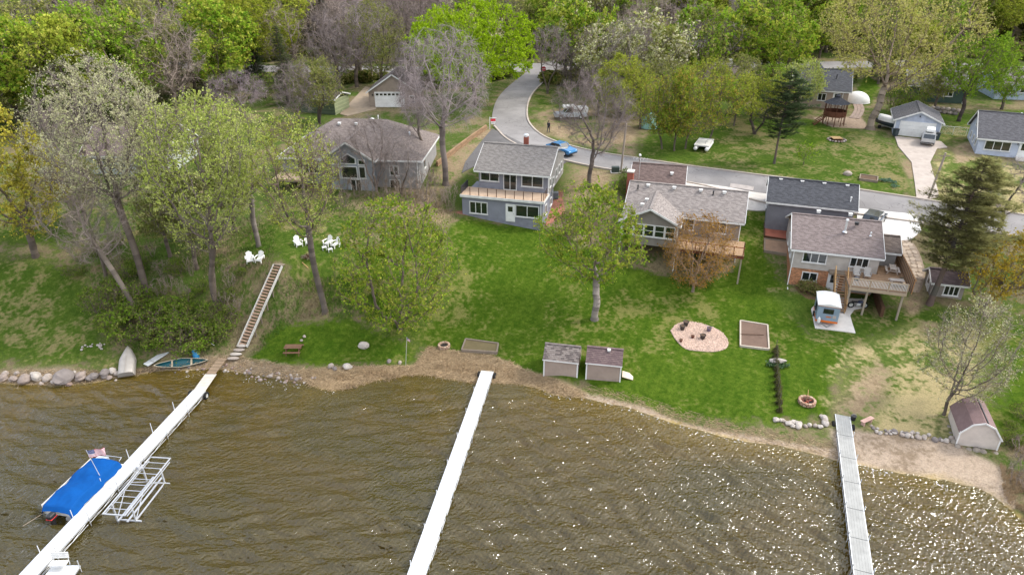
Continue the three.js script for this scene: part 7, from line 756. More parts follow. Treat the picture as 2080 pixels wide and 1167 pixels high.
// ---------------------------------------------------------------- street things
function pole(label, p, h, lean, box_) { const t = thing('utility_pole', label, 'pole', p); obj('shaft', [bar([0, -0.3, 0], [lean[0], h, lean[1]], 0.13, 10)], timber(0.42, 0.37, 0.33), t); if (box_) { obj('transformer', [cyl(0.25, 0.25, 0.75, 0.35, h * 0.42, 0.1)], mat(0.5, 0.52, 0.54, 0.5), t); } obj('crossarm', [box(1.2, 0.1, 0.1, lean[0], h - 0.4, lean[1])], M.greyWood, t); return t; }
pole('tall utility pole with a grey transformer beside the tan garage', [-28.11, 10.4, -141.58], 10.6, [-0.1, 0], true); pole('dark utility pole beside the pinkish concrete driveway', [51.15, 7.6, -79.65], 5.8, [0.5, 0]); pole('slim utility pole beside the lane near the broad bare tree', [14.59, 8.16, -88.59], 6.6, [0.25, 0]);
{ const t = thing('stop_sign', 'red octagonal stop sign on the corner of the lane', 'sign', [6.47, 9.93, -144.19]), c = document.createElement('canvas'); c.width = c.height = 128; const x = c.getContext('2d'); x.fillStyle = '#b8152a'; x.fillRect(0, 0, 128, 128); x.fillStyle = '#fff'; x.font = 'bold 40px sans-serif'; x.textAlign = 'center'; x.textBaseline = 'middle'; x.fillText('STOP', 64, 66); const tx = new THREE.CanvasTexture(c); tx.colorSpace = THREE.SRGBColorSpace; obj('post', [bar([0, 0, 0], [0, 2.9, 0], 0.035)], M.steel, t); const o = []; for (let i = 0; i < 8; i++) o.push([0.48 * Math.cos((i + 0.5) * Math.PI / 4), 0.48 * Math.sin((i + 0.5) * Math.PI / 4)]); const p = obj('plate', prism(o, 0.02).translate(0, 2.6, 0.03), mat(0.5, 0.01, 0.03, 0.4), t); const f = new THREE.ShapeGeometry(shape(o)), q = f.attributes.position, uv = f.attributes.uv; for (let i = 0; i < q.count; i++) uv.setXY(i, q.getX(i) / 0.96 + 0.5, q.getY(i) / 0.96 + 0.5); f.userData.keep = true; obj('face', f.translate(0, 2.6, 0.054), new THREE.MeshStandardMaterial({ map: tx, roughness: 0.5 }), p); }
{ const t = thing('yard_sign', 'red and white hanging yard sign on a white post by the drive', 'sign', [-3.1, 9.39, -107.13], 0.2); obj('post', [box(0.09, 1.9, 0.09, -0.4, 0.95, 0), box(1.1, 0.08, 0.08, 0.1, 1.75, 0)], M.white, t); const p = obj('panel', box(0.75, 0.6, 0.03, 0.15, 1.32, 0), mat(0.6, 0.02, 0.04, 0.5), t); obj('white_band', box(0.75, 0.2, 0.034, 0.15, 1.12, 0), M.white, p); obj('rider', box(0.6, 0.15, 0.03, 0.15, 0.88, 0), M.white, t); }
{ const t = thing('electric_box', 'dark green utility box beside the slim pole', 'utility box', on(13.86, -88.57, 0)); obj('cabinet', rbox(1.0, 0.8, 0.7, 0.04, 0, 0.4, 0), mat(0.035, 0.05, 0.04, 0.6), t); obj('pad', box(1.3, 0.1, 1, 0, 0.04, 0), M.concrete, t); const b = thing('post_box', 'white mailbox on a post across the lane from the brown garage', 'mailbox', on(17.67, -92.09)); obj('post', box(0.1, 1.1, 0.1, 0, 0.55, 0), M.greyWood, b); obj('case', rbox(0.3, 0.3, 0.5, 0.1, 0, 1.2, 0), M.white, b); }
{ // chain link fence beside the pale blue garage
  const a = V(66.15, 9.17, -104.95), b = V(69.5, 9.12, -103.65), L = a.distanceTo(b), t = thing('wire_fence', 'low wire mesh fence between the blue garage and bungalow', 'fence', [a.x, a.y, a.z], turnOf(b.x - a.x, b.z - a.z)), n = Math.round(L / 2); for (let i = 0; i <= n; i++) obj('post', [bar([(L * i) / n, 0, 0], [(L * i) / n, 1.3, 0], 0.03)], M.alu, t); obj('rail', [bar([0, 1.28, 0], [L, 1.28, 0], 0.02)], M.alu, t); const w = []; for (let k = 0; k < L / 0.16; k++) { w.push(bar([k * 0.16, 0.05, 0], [Math.min(L, k * 0.16 + 0.6), 1.25, 0], 0.004, 3), bar([k * 0.16, 1.25, 0], [Math.min(L, k * 0.16 + 0.6), 0.05, 0], 0.004, 3)); } obj('mesh', w, M.alu, t).userData.kind = 'stuff';
  const s = thing('retaining_wall', 'low wall of rounded grey stones below the dark green house', 'wall'), c = along([[71.36, -117.62], [72.81, -116.9], [74.55, -115.54]], 0.8); c.forEach((p, i) => { for (let k = 0; k < 2; k++) obj('stone', lump(0.45, i + 60 + k, 1, 0.75, 0.8, 0.2, 1).translate(p.x + 0.4 * k, ground(p.x, p.z) + 0.2 + k * 0.5, p.z), stoneMats[(i + k) % 3], s); });
}
// vehicles
function car(name, label, p, turn, paint, o = {}) { // along z, front at +z
  const t = thing(name, label, o.cat ?? 'car', p, turn), L = o.L ?? 4.6, w = o.w ?? 1.8, h = o.h ?? 1.5, k = L / 4.6, pm = new THREE.MeshPhysicalMaterial({ color: col(...paint), roughness: 0.35, metalness: 0.25, clearcoat: 1, clearcoatRoughness: 0.06 });
  const s = o.van ? [[-2.25, 0.35], [2.2, 0.35], [2.28, 0.6], [2.2, 0.85], [1.1, 0.98], [0.35, h * 0.97], [-2.0, h], [-2.25, 1.0]] : [[-2.25, 0.35], [2.2, 0.35], [2.28, 0.58], [2.15, 0.8], [1.05, 0.92], [0.3, h], [-1.1, h], [-1.75, 0.98], [-2.22, 0.9], [-2.28, 0.6]];
  const lower = s.map(([a, b]) => [a * k, Math.min(b, 0.95)]), body = prism(lower, w - 0.1, 0.05).translate(0, 0, -w / 2 + 0.05).rotateY(-Math.PI / 2); obj('body', body, pm, t);
  const cab = (o.van ? [[1.05, 0.93], [0.35, h], [-1.95, h], [-2.2, 0.93]] : [[1.0, 0.9], [0.3, h], [-1.1, h], [-1.75, 0.93]]).map(([a, b]) => [a * k, b]); obj('greenhouse', prism(cab.map(([a, b]) => [a * 0.985, b - 0.03]), w - 0.28, 0.03).translate(0, 0, -w / 2 + 0.14).rotateY(-Math.PI / 2), M.glass, t); obj('roof', rbox(w - 0.26, 0.05, (cab[1][0] - cab[2][0]) * 0.98, 0.02, 0, h + 0.0, (cab[1][0] + cab[2][0]) / 2), pm, t); const pil = []; for (const x of [-1, 1]) { const q = x * (w / 2 - 0.12); pil.push(beam([q, 0.93, cab[0][0]], [q * 0.96, h, cab[1][0]], 0.06, 0.06), beam([q, 0.93, cab[3][0]], [q * 0.96, h, cab[2][0]], 0.07, 0.07), beam([q, 0.93, -0.35 * k], [q * 0.96, h, -0.35 * k], 0.06, 0.06)); } obj('pillar', pil, pm, t);
  for (const x of [-1, 1]) for (const z of [-1.4 * k, 1.42 * k]) { const wl = obj('wheel', new THREE.CylinderGeometry(0.33, 0.33, 0.22, 18).rotateZ(Math.PI / 2), M.rubber, t); wl.position.set(x * (w / 2 - 0.08), 0.33, z); obj('rim', new THREE.CylinderGeometry(0.2, 0.2, 0.24, 12).rotateZ(Math.PI / 2), M.alu, wl); } for (const x of [-1, 1]) { obj('headlight', rbox(0.35, 0.13, 0.08, 0.03, x * (w / 2 - 0.28), 0.68, 2.22 * k), M.alu, t); obj('taillight', rbox(0.28, 0.16, 0.08, 0.03, x * (w / 2 - 0.24), 0.78, -2.25 * k), mat(0.4, 0.01, 0.01, 0.3), t); obj('mirror', rbox(0.16, 0.12, 0.1, 0.03, x * (w / 2 + 0.06), 0.98, 0.75 * k), pm, t); } obj('bumper', [rbox(w - 0.06, 0.18, 0.12, 0.04, 0, 0.42, 2.24 * k), rbox(w - 0.06, 0.18, 0.12, 0.04, 0, 0.42, -2.26 * k)], M.black, t); return t;
}
car('parked_car', 'black estate car on the white concrete driveway', on(42.28, -74.6, 0.12), 2.45, [0.012, 0.012, 0.014], { van: true, h: 1.65, L: 4.7, w: 1.85 });
car('parked_car', 'bright blue car parked behind the grey house with deck', on(7.04, -95.62, 0.14), 0.75, [0.01, 0.16, 0.38], { h: 1.45 });
{ const c = car('parked_car', 'silver car with a white roof box before the blue garage', on(62.02, -100.61, 0.12), 2.62, [0.42, 0.42, 0.42], { van: true, h: 1.6 }); obj('roof_box', rbox(1.2, 0.5, 2.0, 0.2, 0, 1.95, -0.2), M.white, c); }
{ const c = car('pickup_truck', 'silver pickup truck with a white covered bed beside the lane', on(9.65, -113.87, 0.1), -1.5, [0.45, 0.48, 0.52], { L: 5.4, h: 1.75, w: 1.95, cat: 'truck' }); obj('bed_cover', [rbox(1.9, 1.0, 2.6, 0.3, 0, 1.35, -1.6), rbox(1.7, 0.5, 2.2, 0.25, 0, 1.85, 0.2)], worn(0.72, 0.72, 0.7), c); }
{ const t = thing('covered_boat', 'dark boat under a white cover on a trailer beside the blue garage', 'boat', on(59.38, -107.67, 0.2), 0.25); obj('hull', hull(4.6, 1.9, 0.7, 20, 12, [0.1, 0.5]).translate(0, 0.35, 0), mat(0.02, 0.03, 0.04, 0.4), t); obj('cover', hull(4.4, 1.7, 0.8, 20, 12, [0.25, 0.5]).rotateZ(Math.PI).translate(0, 1.85, -0.1), new THREE.MeshStandardMaterial({ color: col(0.6, 0.58, 0.55), roughness: 0.8, side: THREE.DoubleSide }), t); obj('trailer_frame', [beam([0, 0.2, -2], [0, 0.2, 3], 0.1, 0.1), beam([-0.9, 0.2, -0.6], [0.9, 0.2, -0.6], 0.08, 0.08)], M.alu, t); for (const s of [-1, 1]) obj('wheel', new THREE.CylinderGeometry(0.28, 0.28, 0.18, 16).rotateZ(Math.PI / 2).translate(s * 0.95, 0.1, -0.6), M.rubber, t); }
{ const t = thing('swim_raft', 'white two hulled raft parked on the upper lawn', 'raft', on(28.16, -98.79, 0.1), -0.42); for (const s of [-1, 1]) obj('float', [new THREE.CylinderGeometry(0.28, 0.28, 4.3, 14).rotateX(Math.PI / 2).translate(s * 0.8, 0.28, 0), new THREE.SphereGeometry(0.28, 12, 8).translate(s * 0.8, 0.28, 2.15)], M.white, t); obj('deck', [rbox(2.1, 0.1, 4.0, 0.03, 0, 0.62, -0.1)], worn(0.74, 0.72, 0.68), t); obj('rim', [box(2.15, 0.12, 0.06, 0, 0.72, 1.9), box(2.15, 0.12, 0.06, 0, 0.72, -2.1), box(0.06, 0.12, 4, -1.06, 0.72, -0.1), box(0.06, 0.12, 4, 1.06, 0.72, -0.1)], M.white, t); for (const z of [-0.6, 0.5]) obj('seat_frame', [bar([0.3, 0.65, z], [0.3, 1.05, z], 0.03), bar([0.3, 1.05, z], [0.6, 1.05, z], 0.03)], M.steel, t); }
{ const t = thing('dome_tent', 'pale green dome tent under the trees of the upper lawn', 'tent', on(21.92, -108.72), 0.3); obj('canopy', new THREE.SphereGeometry(1, 8, 8, 0, 6.2832, 0, Math.PI / 2).scale(1.7, 2.3, 1.6), mat(0.25, 0.42, 0.36, 0.8), t); obj('tent_pole', [new THREE.TorusGeometry(1.02, 0.012, 5, 24, Math.PI).scale(1.7, 2.27, 1)], M.steel, t); }
for (const [i, p] of [on(63.9, -101.77, 0.1), on(58.73, -103.8, 0.1)].entries()) { const t = thing('rubbish_bin', i ? 'dark wheeled bin at the boat side of the blue garage' : 'dark wheeled bin beside the silver car', 'bin', p, 0.2); obj('body', prism([[-0.26, 0], [0.26, 0], [0.33, 1.0], [-0.33, 1.0]], 0.6).translate(0, 0.05, -0.3), mat(0.03, 0.045, 0.05, 0.6), t); obj('lid', rbox(0.72, 0.08, 0.7, 0.03, 0, 1.08, 0), M.black, t); }
{ // person walking on the lane: one continuous body, then clothes of their own
  const t = thing('person', 'person in dark clothes walking along the lane', 'person', on(5.67, -105.66, 0.09), 2.6), bones = [[[0, 0.98, 0], [0, 1.4, 0.02], 0.15, 0.17], [[-0.15, 1.42, 0], [0.15, 1.42, 0], 0.09, 0.09], [[0, 1.45, 0.02], [0, 1.56, 0.03], 0.06, 0.055], [[0, 1.64, 0.04], [0, 1.7, 0.04], 0.095, 0.1], [[-0.2, 1.42, 0], [-0.26, 1.14, -0.06], 0.065, 0.05], [[-0.26, 1.14, -0.06], [-0.24, 0.9, 0.06], 0.048, 0.036], [[-0.24, 0.9, 0.06], [-0.23, 0.8, 0.09], 0.035, 0.028], [[0.2, 1.42, 0], [0.26, 1.15, 0.08], 0.065, 0.05], [[0.26, 1.15, 0.08], [0.22, 0.93, 0.2], 0.048, 0.036], [[0.22, 0.93, 0.2], [0.21, 0.84, 0.25], 0.035, 0.028], [[-0.09, 0.96, 0], [-0.1, 0.5, 0.14], 0.1, 0.07], [[-0.1, 0.5, 0.14], [-0.1, 0.09, 0.08], 0.068, 0.045], [[-0.1, 0.06, 0.06], [-0.1, 0.05, 0.24], 0.05, 0.04], [[0.09, 0.96, 0], [0.1, 0.5, -0.04], 0.1, 0.07], [[0.1, 0.5, -0.04], [0.1, 0.12, -0.26], 0.068, 0.045], [[0.1, 0.08, -0.28], [0.1, 0.05, -0.12], 0.05, 0.04]];
  const dist = (x, y, z) => { let d = 1e9; for (const [a, b, r0, r1] of bones) { const vx = b[0] - a[0], vy = b[1] - a[1], vz = b[2] - a[2], u = clamp(((x - a[0]) * vx + (y - a[1]) * vy + (z - a[2]) * vz) / (vx * vx + vy * vy + vz * vz)), e = Math.hypot(x - a[0] - vx * u, y - a[1] - vy * u, z - a[2] - vz * u) - lerp(r0, r1, u), k = 0.035, h = clamp(0.5 + (0.5 * (d - e)) / k); d = d > 1e8 ? e : lerp(d, e, h) - k * h * (1 - h); } return d; };
  const { MarchingCubes } = await import('three/addons/objects/MarchingCubes.js'), N = 96, mc = new MarchingCubes(N, new THREE.MeshStandardMaterial(), false, false, 90000); mc.isolation = 0; const S = 1.0; for (let k = 0; k < N; k++) for (let j = 0; j < N; j++) for (let i = 0; i < N; i++) { const x = ((i - N / 2) / (N / 2)) * S, y = ((j - N / 2) / (N / 2)) * S + 0.92, z = ((k - N / 2) / (N / 2)) * S; mc.field[i + j * N + k * N * N] = -dist(x, y, z); } mc.update();
  const n = mc.count, g = new THREE.BufferGeometry(), P = new Float32Array(mc.positionArray.slice(0, n * 3)), C = new Float32Array(n * 3), Nn = new Float32Array(mc.normalArray.slice(0, n * 3)); for (let i = 0; i < n; i++) { P[3 * i + 1] += 0.92; const y = P[3 * i + 1], x = Math.abs(P[3 * i]), skin = y > 1.53 || (x > 0.17 && y < 0.93 && y > 0.7), c = skin ? (y > 1.69 ? [0.03, 0.022, 0.018] : [0.42, 0.26, 0.19]) : y > 0.98 ? [0.02, 0.02, 0.024] : y < 0.11 ? [0.03, 0.03, 0.03] : [0.025, 0.028, 0.04]; C.set(c, 3 * i); } g.setAttribute('position', new THREE.BufferAttribute(P, 3)); g.setAttribute('normal', new THREE.BufferAttribute(Nn, 3)); g.setAttribute('color', new THREE.BufferAttribute(C, 3)); g.setAttribute('uv', new THREE.BufferAttribute(new Float32Array(n * 2), 2)); g.deleteAttribute('normal'); g.computeVertexNormals(); g.userData.ready = true; obj('body', g, new THREE.MeshStandardMaterial({ vertexColors: true, roughness: 0.85 }), t); obj('hair', new THREE.SphereGeometry(0.112, 14, 10, 0, 6.284, 0, 1.7).rotateX(-0.35).translate(0, 1.69, 0.03), mat(0.02, 0.015, 0.012, 0.8), t); t.scale.setScalar(1.02);
}

// ---------------------------------------------------------------- shrubs and ground cover
{
  const bushes = [11, 12, 13].map((s) => growTree({ H: 2.6, R: 1.7, bole: 0.3, low: 0.15, stems: 4, N: 260, seed: s, step: 0.16, tip: 0.008, trunk: 0.04, twigs: 1.6, twigLen: 0.35, leaf: [[0.2, 0.22, 0.05], [0.13, 0.22, 0.02], [0.18, 0.27, 0.03], [0.11, 0.18, 0.02]], leaves: 2, leafSize: 0.12, more: 2.8, shape: 'wide', twig: BROWN, gap: 0.2, limb: 0.02 })), brush = [21, 22, 23].map((s) => growTree({ H: 3.4, R: 1.3, bole: 0.4, low: 0.3, stems: 5, N: 150, seed: s, step: 0.22, tip: 0.008, trunk: 0.035, twigs: 2.2, twigLen: 0.5, twig: [0.3, 0.24, 0.19], bark: [0.24, 0.19, 0.16], shape: 'vase', up: 0.5, limb: 0.02 })), r = rng(31);
  const set = (kindName, label, group, protos, pts, s0, s1, name) => pts.forEach(([x, z]) => { const s = lerp(s0, s1, r()); plant(name, label, kindName, [x, ground(x, z) - 0.1, z], protos[Math.floor(r() * protos.length)], group, r() * 6.28, [s * (0.85 + 0.4 * r()), s * (0.8 + 0.4 * r()), s * (0.85 + 0.4 * r())]); });
  set('bush', 'dense green bush in the thicket behind the overturned rowboat', 'bushes of the bank thicket', bushes, [[-40.99, -59.51], [-39.11, -57.46], [-39.17, -60.3], [-36.65, -56.37], [-33.61, -55.95], [-33.64, -58.03], [-31.99, -56.7], [-31.06, -57.94], [-30.86, -55.42], [-29.72, -58.62], [-37.91, -59.2], [-28.75, -56.9], [-35.55, -59.35], [-33.21, -59.65], [-28.63, -58.17]], 0.7, 1.4, 'bush');
  set('bush', 'leafless brown brush on the bank below the tall west trees', 'brown brush of the west bank', brush, [[-48.69, -70.19], [-46.28, -68.54], [-43.65, -66.91], [-41.46, -64.95], [-36.23, -63.61], [-34.93, -61.96], [-33.51, -61.44], [-38.34, -66.42], [-33.16, -63.6], [-29.14, -60.23], [-28.42, -61.46], [-27.45, -59.33], [-29.34, -63.06], [-33.55, -66.3], [-37.23, -68.96], [-42.44, -70.95], [-39.59, -59.15], [-35.34, -60.91], [-32.7, -60.41], [-28.37, -70.24], [-25.98, -72.45], [-46.33, -66.34]], 0.5, 0.95, 'brush');
  set('bush', 'leafless brown brush on the bare ground before the gabled house', 'brown brush by the gabled house', brush, [[-20.83, -81.1], [-19.01, -79.61], [-15.32, -81.03], [-13.68, -80.25], [-12.12, -79.91], [-10.74, -79.39], [-9.81, -80.98], [-8.97, -78.35], [-8.18, -79.62], [-7.44, -77.67], [-11.25, -77.59], [-14.2, -77.67], [-9.96, -76.42], [-19.86, -76.54], [-12.81, -83.02], [-10.12, -84.12], [-18.12, -79.65], [-17.11, -79.08], [-15.87, -78.84], [-12.95, -79.33], [-11.57, -80.3]], 0.6, 1.15, 'brush');
  set('bush', 'small green shrub growing on the west slope among thin trees', 'small shrubs of the west slope', bushes, [[-45.94, -64.35], [-45.03, -67], [-42.94, -68.37], [-38.81, -64.98], [-35.5, -61.42], [-34.72, -63.64], [-31.61, -61.85], [-30.84, -64.55], [-28.22, -60.59], [-36, -69.96], [-39.63, -70.85], [-39.37, -63.73], [-41.06, -62.73], [-32.5, -67.87], [-27.65, -62.66], [-51.29, -75.24], [-51.8, -70.94]], 0.35, 0.75, 'shrub');
  set('bush', 'low green shrub at the foot of the beige house', 'shrubs of the beige house', [growTree({ H: 1.1, R: 0.8, bole: 0.15, low: 0.1, stems: 4, N: 130, seed: 5, step: 0.1, tip: 0.006, trunk: 0.025, twigs: 2, twigLen: 0.2, leaf: LEAF.olive.concat([[0.3, 0.2, 0.1]]), leaves: 3, leafSize: 0.09, twig: BROWN, limb: 0.012 })], [[30.99, -64.55], [31.69, -64.17], [32.32, -63.9]], 0.9, 1.2, 'shrub');
  set('bush', 'leafy bush beside the side wall of the grey house with deck', 'bushes right beside the grey house', bushes, [[7.14, -77.27], [7.84, -74.81], [6.34, -73.95], [9.12, -76.13]], 0.5, 0.8, 'bush'); set('bush', 'green bush in the reeds by the barn roofed boathouse', 'bushes by the boathouse', bushes, [[40.35, -43.95], [39.86, -42.27], [42.02, -45.13], [38.96, -42.04]], 0.35, 0.6, 'bush');
  set('bush', 'brown brush on the reedy point beside the sandy beach', 'brush of the reedy point', brush, [[38.83, -40.73], [38.26, -39.25], [36.92, -38.14], [37.3, -37.37], [37.78, -39.8]], 0.4, 0.7, 'brush'); set('bush', 'green bush along the street behind the houses', 'bushes along the street', bushes, [[-80.78, -142.42], [-79.24, -147.43], [-71.07, -140.73], [-35.31, -144.06], [-19, -142.58], [-16.3, -136.06], [14.82, -151.63], [17.54, -147.44], [22.57, -127.26], [24.57, -123.34], [43.69, -141.59], [52.35, -143.77], [54.84, -139.42], [72.87, -125.09], [67.78, -116.84], [65.32, -116.94], [98.65, -140.66], [93.37, -138.45], [-95.99, -135.08], [-87.57, -129.03], [-58.7, -134.35], [-54.31, -130.2], [-44.89, -126.58]], 0.9, 1.8, 'bush');
  set('bush', 'small bush at the edge of the lane before the brown garage', 'bushes before the brown garage', bushes, [[14.79, -84.88], [13.91, -83.08], [14.54, -81.74]], 0.6, 0.8, 'bush');
  const h = thing('hedge', 'clipped olive hedge below the bungalow picture window', 'hedge', [68.5, 8.73, -95.59], -0.41), hb = new Buf(), hr = rng(3); for (let i = 0; i < 5200; i++) { const x = (hr() - 0.5) * 4.2, y = 0.1 + hr() * 0.95, z = (hr() - 0.5) * 1.1; if (Math.max(Math.abs(x) / 2.1, Math.abs(z) / 0.55, y / 1.05) < 0.72) continue; const b = 0.7 + 0.6 * hr(); hb.leaf(x, y, z, 0.13, hr, [0.1 * b, 0.11 * b, 0.03 * b]); } obj('foliage', geoOf(hb), leafMat, h).userData.kind = 'stuff'; obj('stems', [...Array(9)].map((_, i) => bar([-1.8 + i * 0.45, 0, 0], [-1.8 + i * 0.45, 0.8, 0.1], 0.02, 4)), M.darkWood, h);
  // little row of thuja on the lawn
  const th = growPine({ H: 1.25, R: 0.3, seed: 8, bole: 0.06, tier: 0.05, dense: 40, needle: 0.28, trunk: 0.03, col: [0.13, 0.13, 0.045] }); along([[24.87, -54.65], [23.84, -51.31], [23.03, -48.5], [22.39, -46.23]], 1.05).forEach((p) => plant('thuja', 'little brownish thuja in the row running down the lawn', 'shrub', [p.x, ground(p.x, p.z), p.z], th, 'row of little thujas', r() * 6, 0.85 + 0.35 * r()));
  const ho = (label, x, z, k, c) => { const t = thing('leafy_plant', label, 'plant', on(x, z)), b = new Buf(); for (let i = 0; i < k; i++) { const a = r() * 6.283, q = 0.1 + 0.35 * r(); b.leaf(q * Math.cos(a), 0.12 + 0.2 * r(), q * Math.sin(a), 0.26, r, c); } obj('leaves', geoOf(b), leafMat, t).userData.kind = 'stuff'; obj('stem', [cyl(0.05, 0.02, 0.2, 0, 0, 0, 6)], M.darkWood, t); t.userData.group = label; };
  for (const [x, z] of [[47.92, -85.1], [48.29, -84.94], [48.89, -85.12], [49.08, -84.45], [48.7, -83.15]]) ho('low blue green plant in the row behind the small upper bed', x, z, 40, [0.12, 0.2, 0.13]); for (const [x, z] of [[23.71, -52.66], [23.99, -52.43], [24.6, -52.35], [25.01, -52.49], [24.28, -52.2]]) ho('low plant at the foot of the long flat stone', x, z, 36, [0.09, 0.15, 0.07]);
}
function scatter(name, label, geo, m, n, place, seed, tint) { // one countless mass
  const r = rng(seed), im = new THREE.InstancedMesh(geo, m, n), d = new THREE.Object3D(), c = new THREE.Color(); let k = 0, tries = 0; while (k < n && tries++ < n * 12) { const q = place(r); if (!q) continue; d.position.set(q.x, (q.y ?? ground(q.x, q.z)) + (q.up ?? 0), q.z); d.rotation.set(q.rx ?? 0, q.ry ?? r() * 6.283, q.rz ?? 0); if (Array.isArray(q.s)) d.scale.set(...q.s); else d.scale.setScalar(q.s ?? 1); d.updateMatrix(); im.setMatrixAt(k, d.matrix); im.setColorAt(k++, tint(r, q, c)); } im.count = k; im.name = name; im.castShadow = im.receiveShadow = true; kind(im, 'stuff', label); scene.add(im); return im;
}
const softLeaf = new THREE.MeshPhysicalMaterial({ specularIntensity: 0.1, roughness: 1, side: THREE.DoubleSide });
const inPoly = (poly) => { const xs = poly.map((p) => p[0]), zs = poly.map((p) => p[1]), a = Math.min(...xs), b = Math.max(...xs), c = Math.min(...zs), e = Math.max(...zs); return (r) => { const x = lerp(a, b, r()), z = lerp(c, e, r()); return inside(poly, x, z) ? { x, z } : null; }; };
{
  const stick = new THREE.CylinderGeometry(0.008, 0.014, 0.8, 3).rotateZ(Math.PI / 2), reedTint = (r, q, c) => { const k = 0.6 + 0.7 * r(); return c.setRGB(0.42 * k, 0.31 * k, 0.19 * k); };
  const shorePoly = inPoly(PATCHES.find((p) => p[0] === 'reed')[1]), stony = inPoly(PATCHES.find((p) => p[0] === 'stony')[1]);
  scatter('reed_litter', 'washed up dry reed stems along the shore', stick, softLeaf, 9000, (r) => { const q = (r() < 0.78 ? shorePoly : stony)(r); if (!q) return null; const h = ground(q.x, q.z); if (h < 0.02 || h > 0.75) return null; q.up = 0.02 + 0.04 * r(); q.rz = (r() - 0.5) * 0.3; q.s = 0.5 + 0.9 * r(); return q; }, 14, reedTint);
  const line = along([[6.51, -49.28], [10.98, -47.43], [14.74, -45.42], [18.32, -43.68], [21.93, -42.63], [25.29, -41.33]], 0.5); scatter('shore_straw', 'thin line of dry straw along the sandy edge', stick, softLeaf, 1500, (r) => { const p = line[Math.floor(r() * line.length)]; return { x: p.x + (r() - 0.5) * 1.2, z: p.z - r() * 1.4, up: 0.02, rz: (r() - 0.5) * 0.2, s: 0.4 + 0.5 * r() }; }, 15, reedTint);
  const up = new Buf(), r1 = rng(6); for (let i = 0; i < 9; i++) { const a = r1() * 6.283, x = 0.15 * (r1() - 0.5), z = 0.15 * (r1() - 0.5); up.face([x - 0.012, 0, z], [x + 0.012, 0, z], [x + 0.3 * Math.cos(a) * r1(), 0.5 + 0.5 * r1(), z + 0.3 * Math.sin(a) * r1()], [1, 1, 1]); } const reed = geoOf(up); reed.clearGroups();
  const reeds = [inPoly([[37.5, -40.86], [40.61, -42.24], [36.24, -33.9], [35.45, -34.82], [35.58, -37.09]]), inPoly([[-16.31, -52.31], [-12.83, -53.1], [-9.66, -53.33], [-10.82, -51.8], [-13.31, -50.66], [-15.45, -50.37]]), inPoly([[-8.01, -55.29], [-1.84, -53.51], [2.24, -51.67], [-1.8, -51.81], [-7.37, -53.42]])]; scatter('dry_reeds', 'standing dry reeds on the points of the shore', reed, softLeaf, 1900, (r) => { const q = reeds[[0, 0, 0, 1, 2][Math.floor(r() * 5)]](r); if (!q || ground(q.x, q.z) < -0.1 || vnoise(q.x * 0.9, q.z * 0.9) < 0.42) return null; q.s = 0.2 + 0.5 * r(); q.rz = (r() - 0.5) * 1.4; return q; }, 17, reedTint);
  const rough = inPoly([[-47.18, -67.05], [-41.65, -72.97], [-32.26, -75.21], [-26.1, -70], [-23.82, -61.86], [-26.38, -55.29], [-33.27, -55], [-38.49, -55.52], [-42.18, -61.68]]), rough2 = inPoly([[-23.82, -61.86], [-16.27, -63.39], [-15.64, -58.93], [-21.63, -59.28], [-24.96, -55.28]]), rough3 = inPoly([[-24.07, -79.39], [-8.7, -82.3], [-6.21, -76.92], [-8.92, -71.54], [-17.48, -70.31]]); scatter('bank_weeds', 'mixed weeds and dry grass of the steep bank', reed, softLeaf, 15000, (r) => { const q = [rough, rough, rough2, rough3][Math.floor(r() * 4)](r); if (!q) return null; q.s = 0.2 + 0.3 * r(); return q; }, 18, (r, q, c) => { const k = 0.6 + 0.6 * r(), g = fbm(q.x * 0.35, q.z * 0.35, 3) + (r() - 0.5) * 0.35; return g > 0.5 ? c.setRGB(0.1 * k, 0.19 * k, 0.03 * k) : c.setRGB(0.3 * k, 0.24 * k, 0.14 * k); });
  const foamG = lump(0.12, 3, 1, 0.16, 0.7, 0.5, 1), fl = [along([[-32.43, -52.62], [-28.39, -52.81], [-23.39, -51.57], [-19.54, -50.72], [-15.71, -49.51]], 0.3), along([[2.64, -50.16], [6.06, -49], [9.34, -47.71], [12.04, -46.23], [14.61, -44.8], [17.52, -43.61], [20.44, -42.83]], 0.3), along([[26.39, -40.31], [28.27, -39.53], [30.7, -38.51], [33.09, -37.6]], 0.3)]; scatter('shore_foam', 'flecks of white foam at the water line', foamG, mat(0.7, 0.69, 0.66, 0.9), 300, (r) => { const l = fl[Math.floor(r() * 3)], p = l[Math.floor(r() * l.length)]; if (vnoise(p.x * 0.8, p.z * 0.8) < 0.45) return null; return { x: p.x + (r() - 0.5) * 0.9, z: p.z + (r() - 0.5) * 0.9, y: 0.03, s: 0.15 + 0.45 * r() * r() }; }, 19, (r, q, c) => c.setRGB(1, 1, 1));
  const undG = growTree({ H: 2, R: 1.6, bole: 0.2, low: 0.1, stems: 4, N: 90, seed: 61, step: 0.3, tip: 0.012, trunk: 0.04, twigs: 2, twigLen: 0.5, leaf: LEAF.dark.concat(LEAF.olive), leaves: 5, leafSize: 0.28, shape: 'wide', twig: BROWN }).crown; undG.clearGroups();
  const streetPts = along(STREET, 2); scatter('woodland_undergrowth', 'low undergrowth of the wood behind the street', undG, leafMat, 900, (r) => { const z = -(140 + Math.pow(r(), 1.2) * 150), x = (r() * 2 - 1) * (-z * 0.8 + 10); if (streetPts.some((p) => Math.abs(p.x - x) < 6 && Math.abs(p.z - z) < 6) || (x > 38 && x < 62 && z > -186 && z < -166)) return null; return { x, z, s: [0.7 + 0.9 * r(), 0.5 + 0.5 * r(), 0.7 + 0.9 * r()] }; }, 23, (r, q, c) => { const k = 0.6 + 0.8 * r(); return c.setRGB(k * 1.1, k, k); });
}

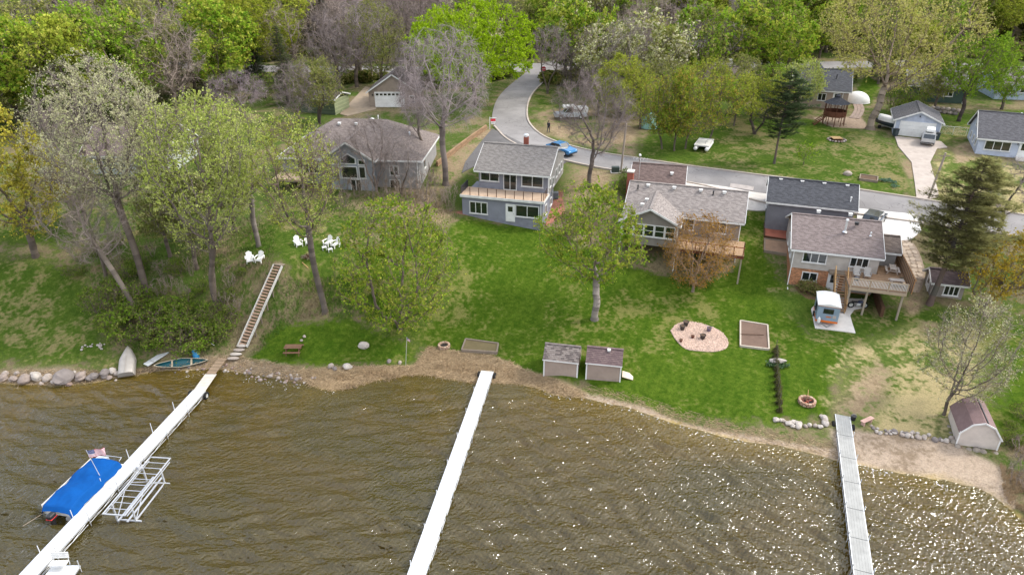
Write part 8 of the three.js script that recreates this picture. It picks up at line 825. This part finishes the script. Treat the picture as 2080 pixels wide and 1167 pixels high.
camera.updateProjectionMatrix();
renderer.render(scene, camera);
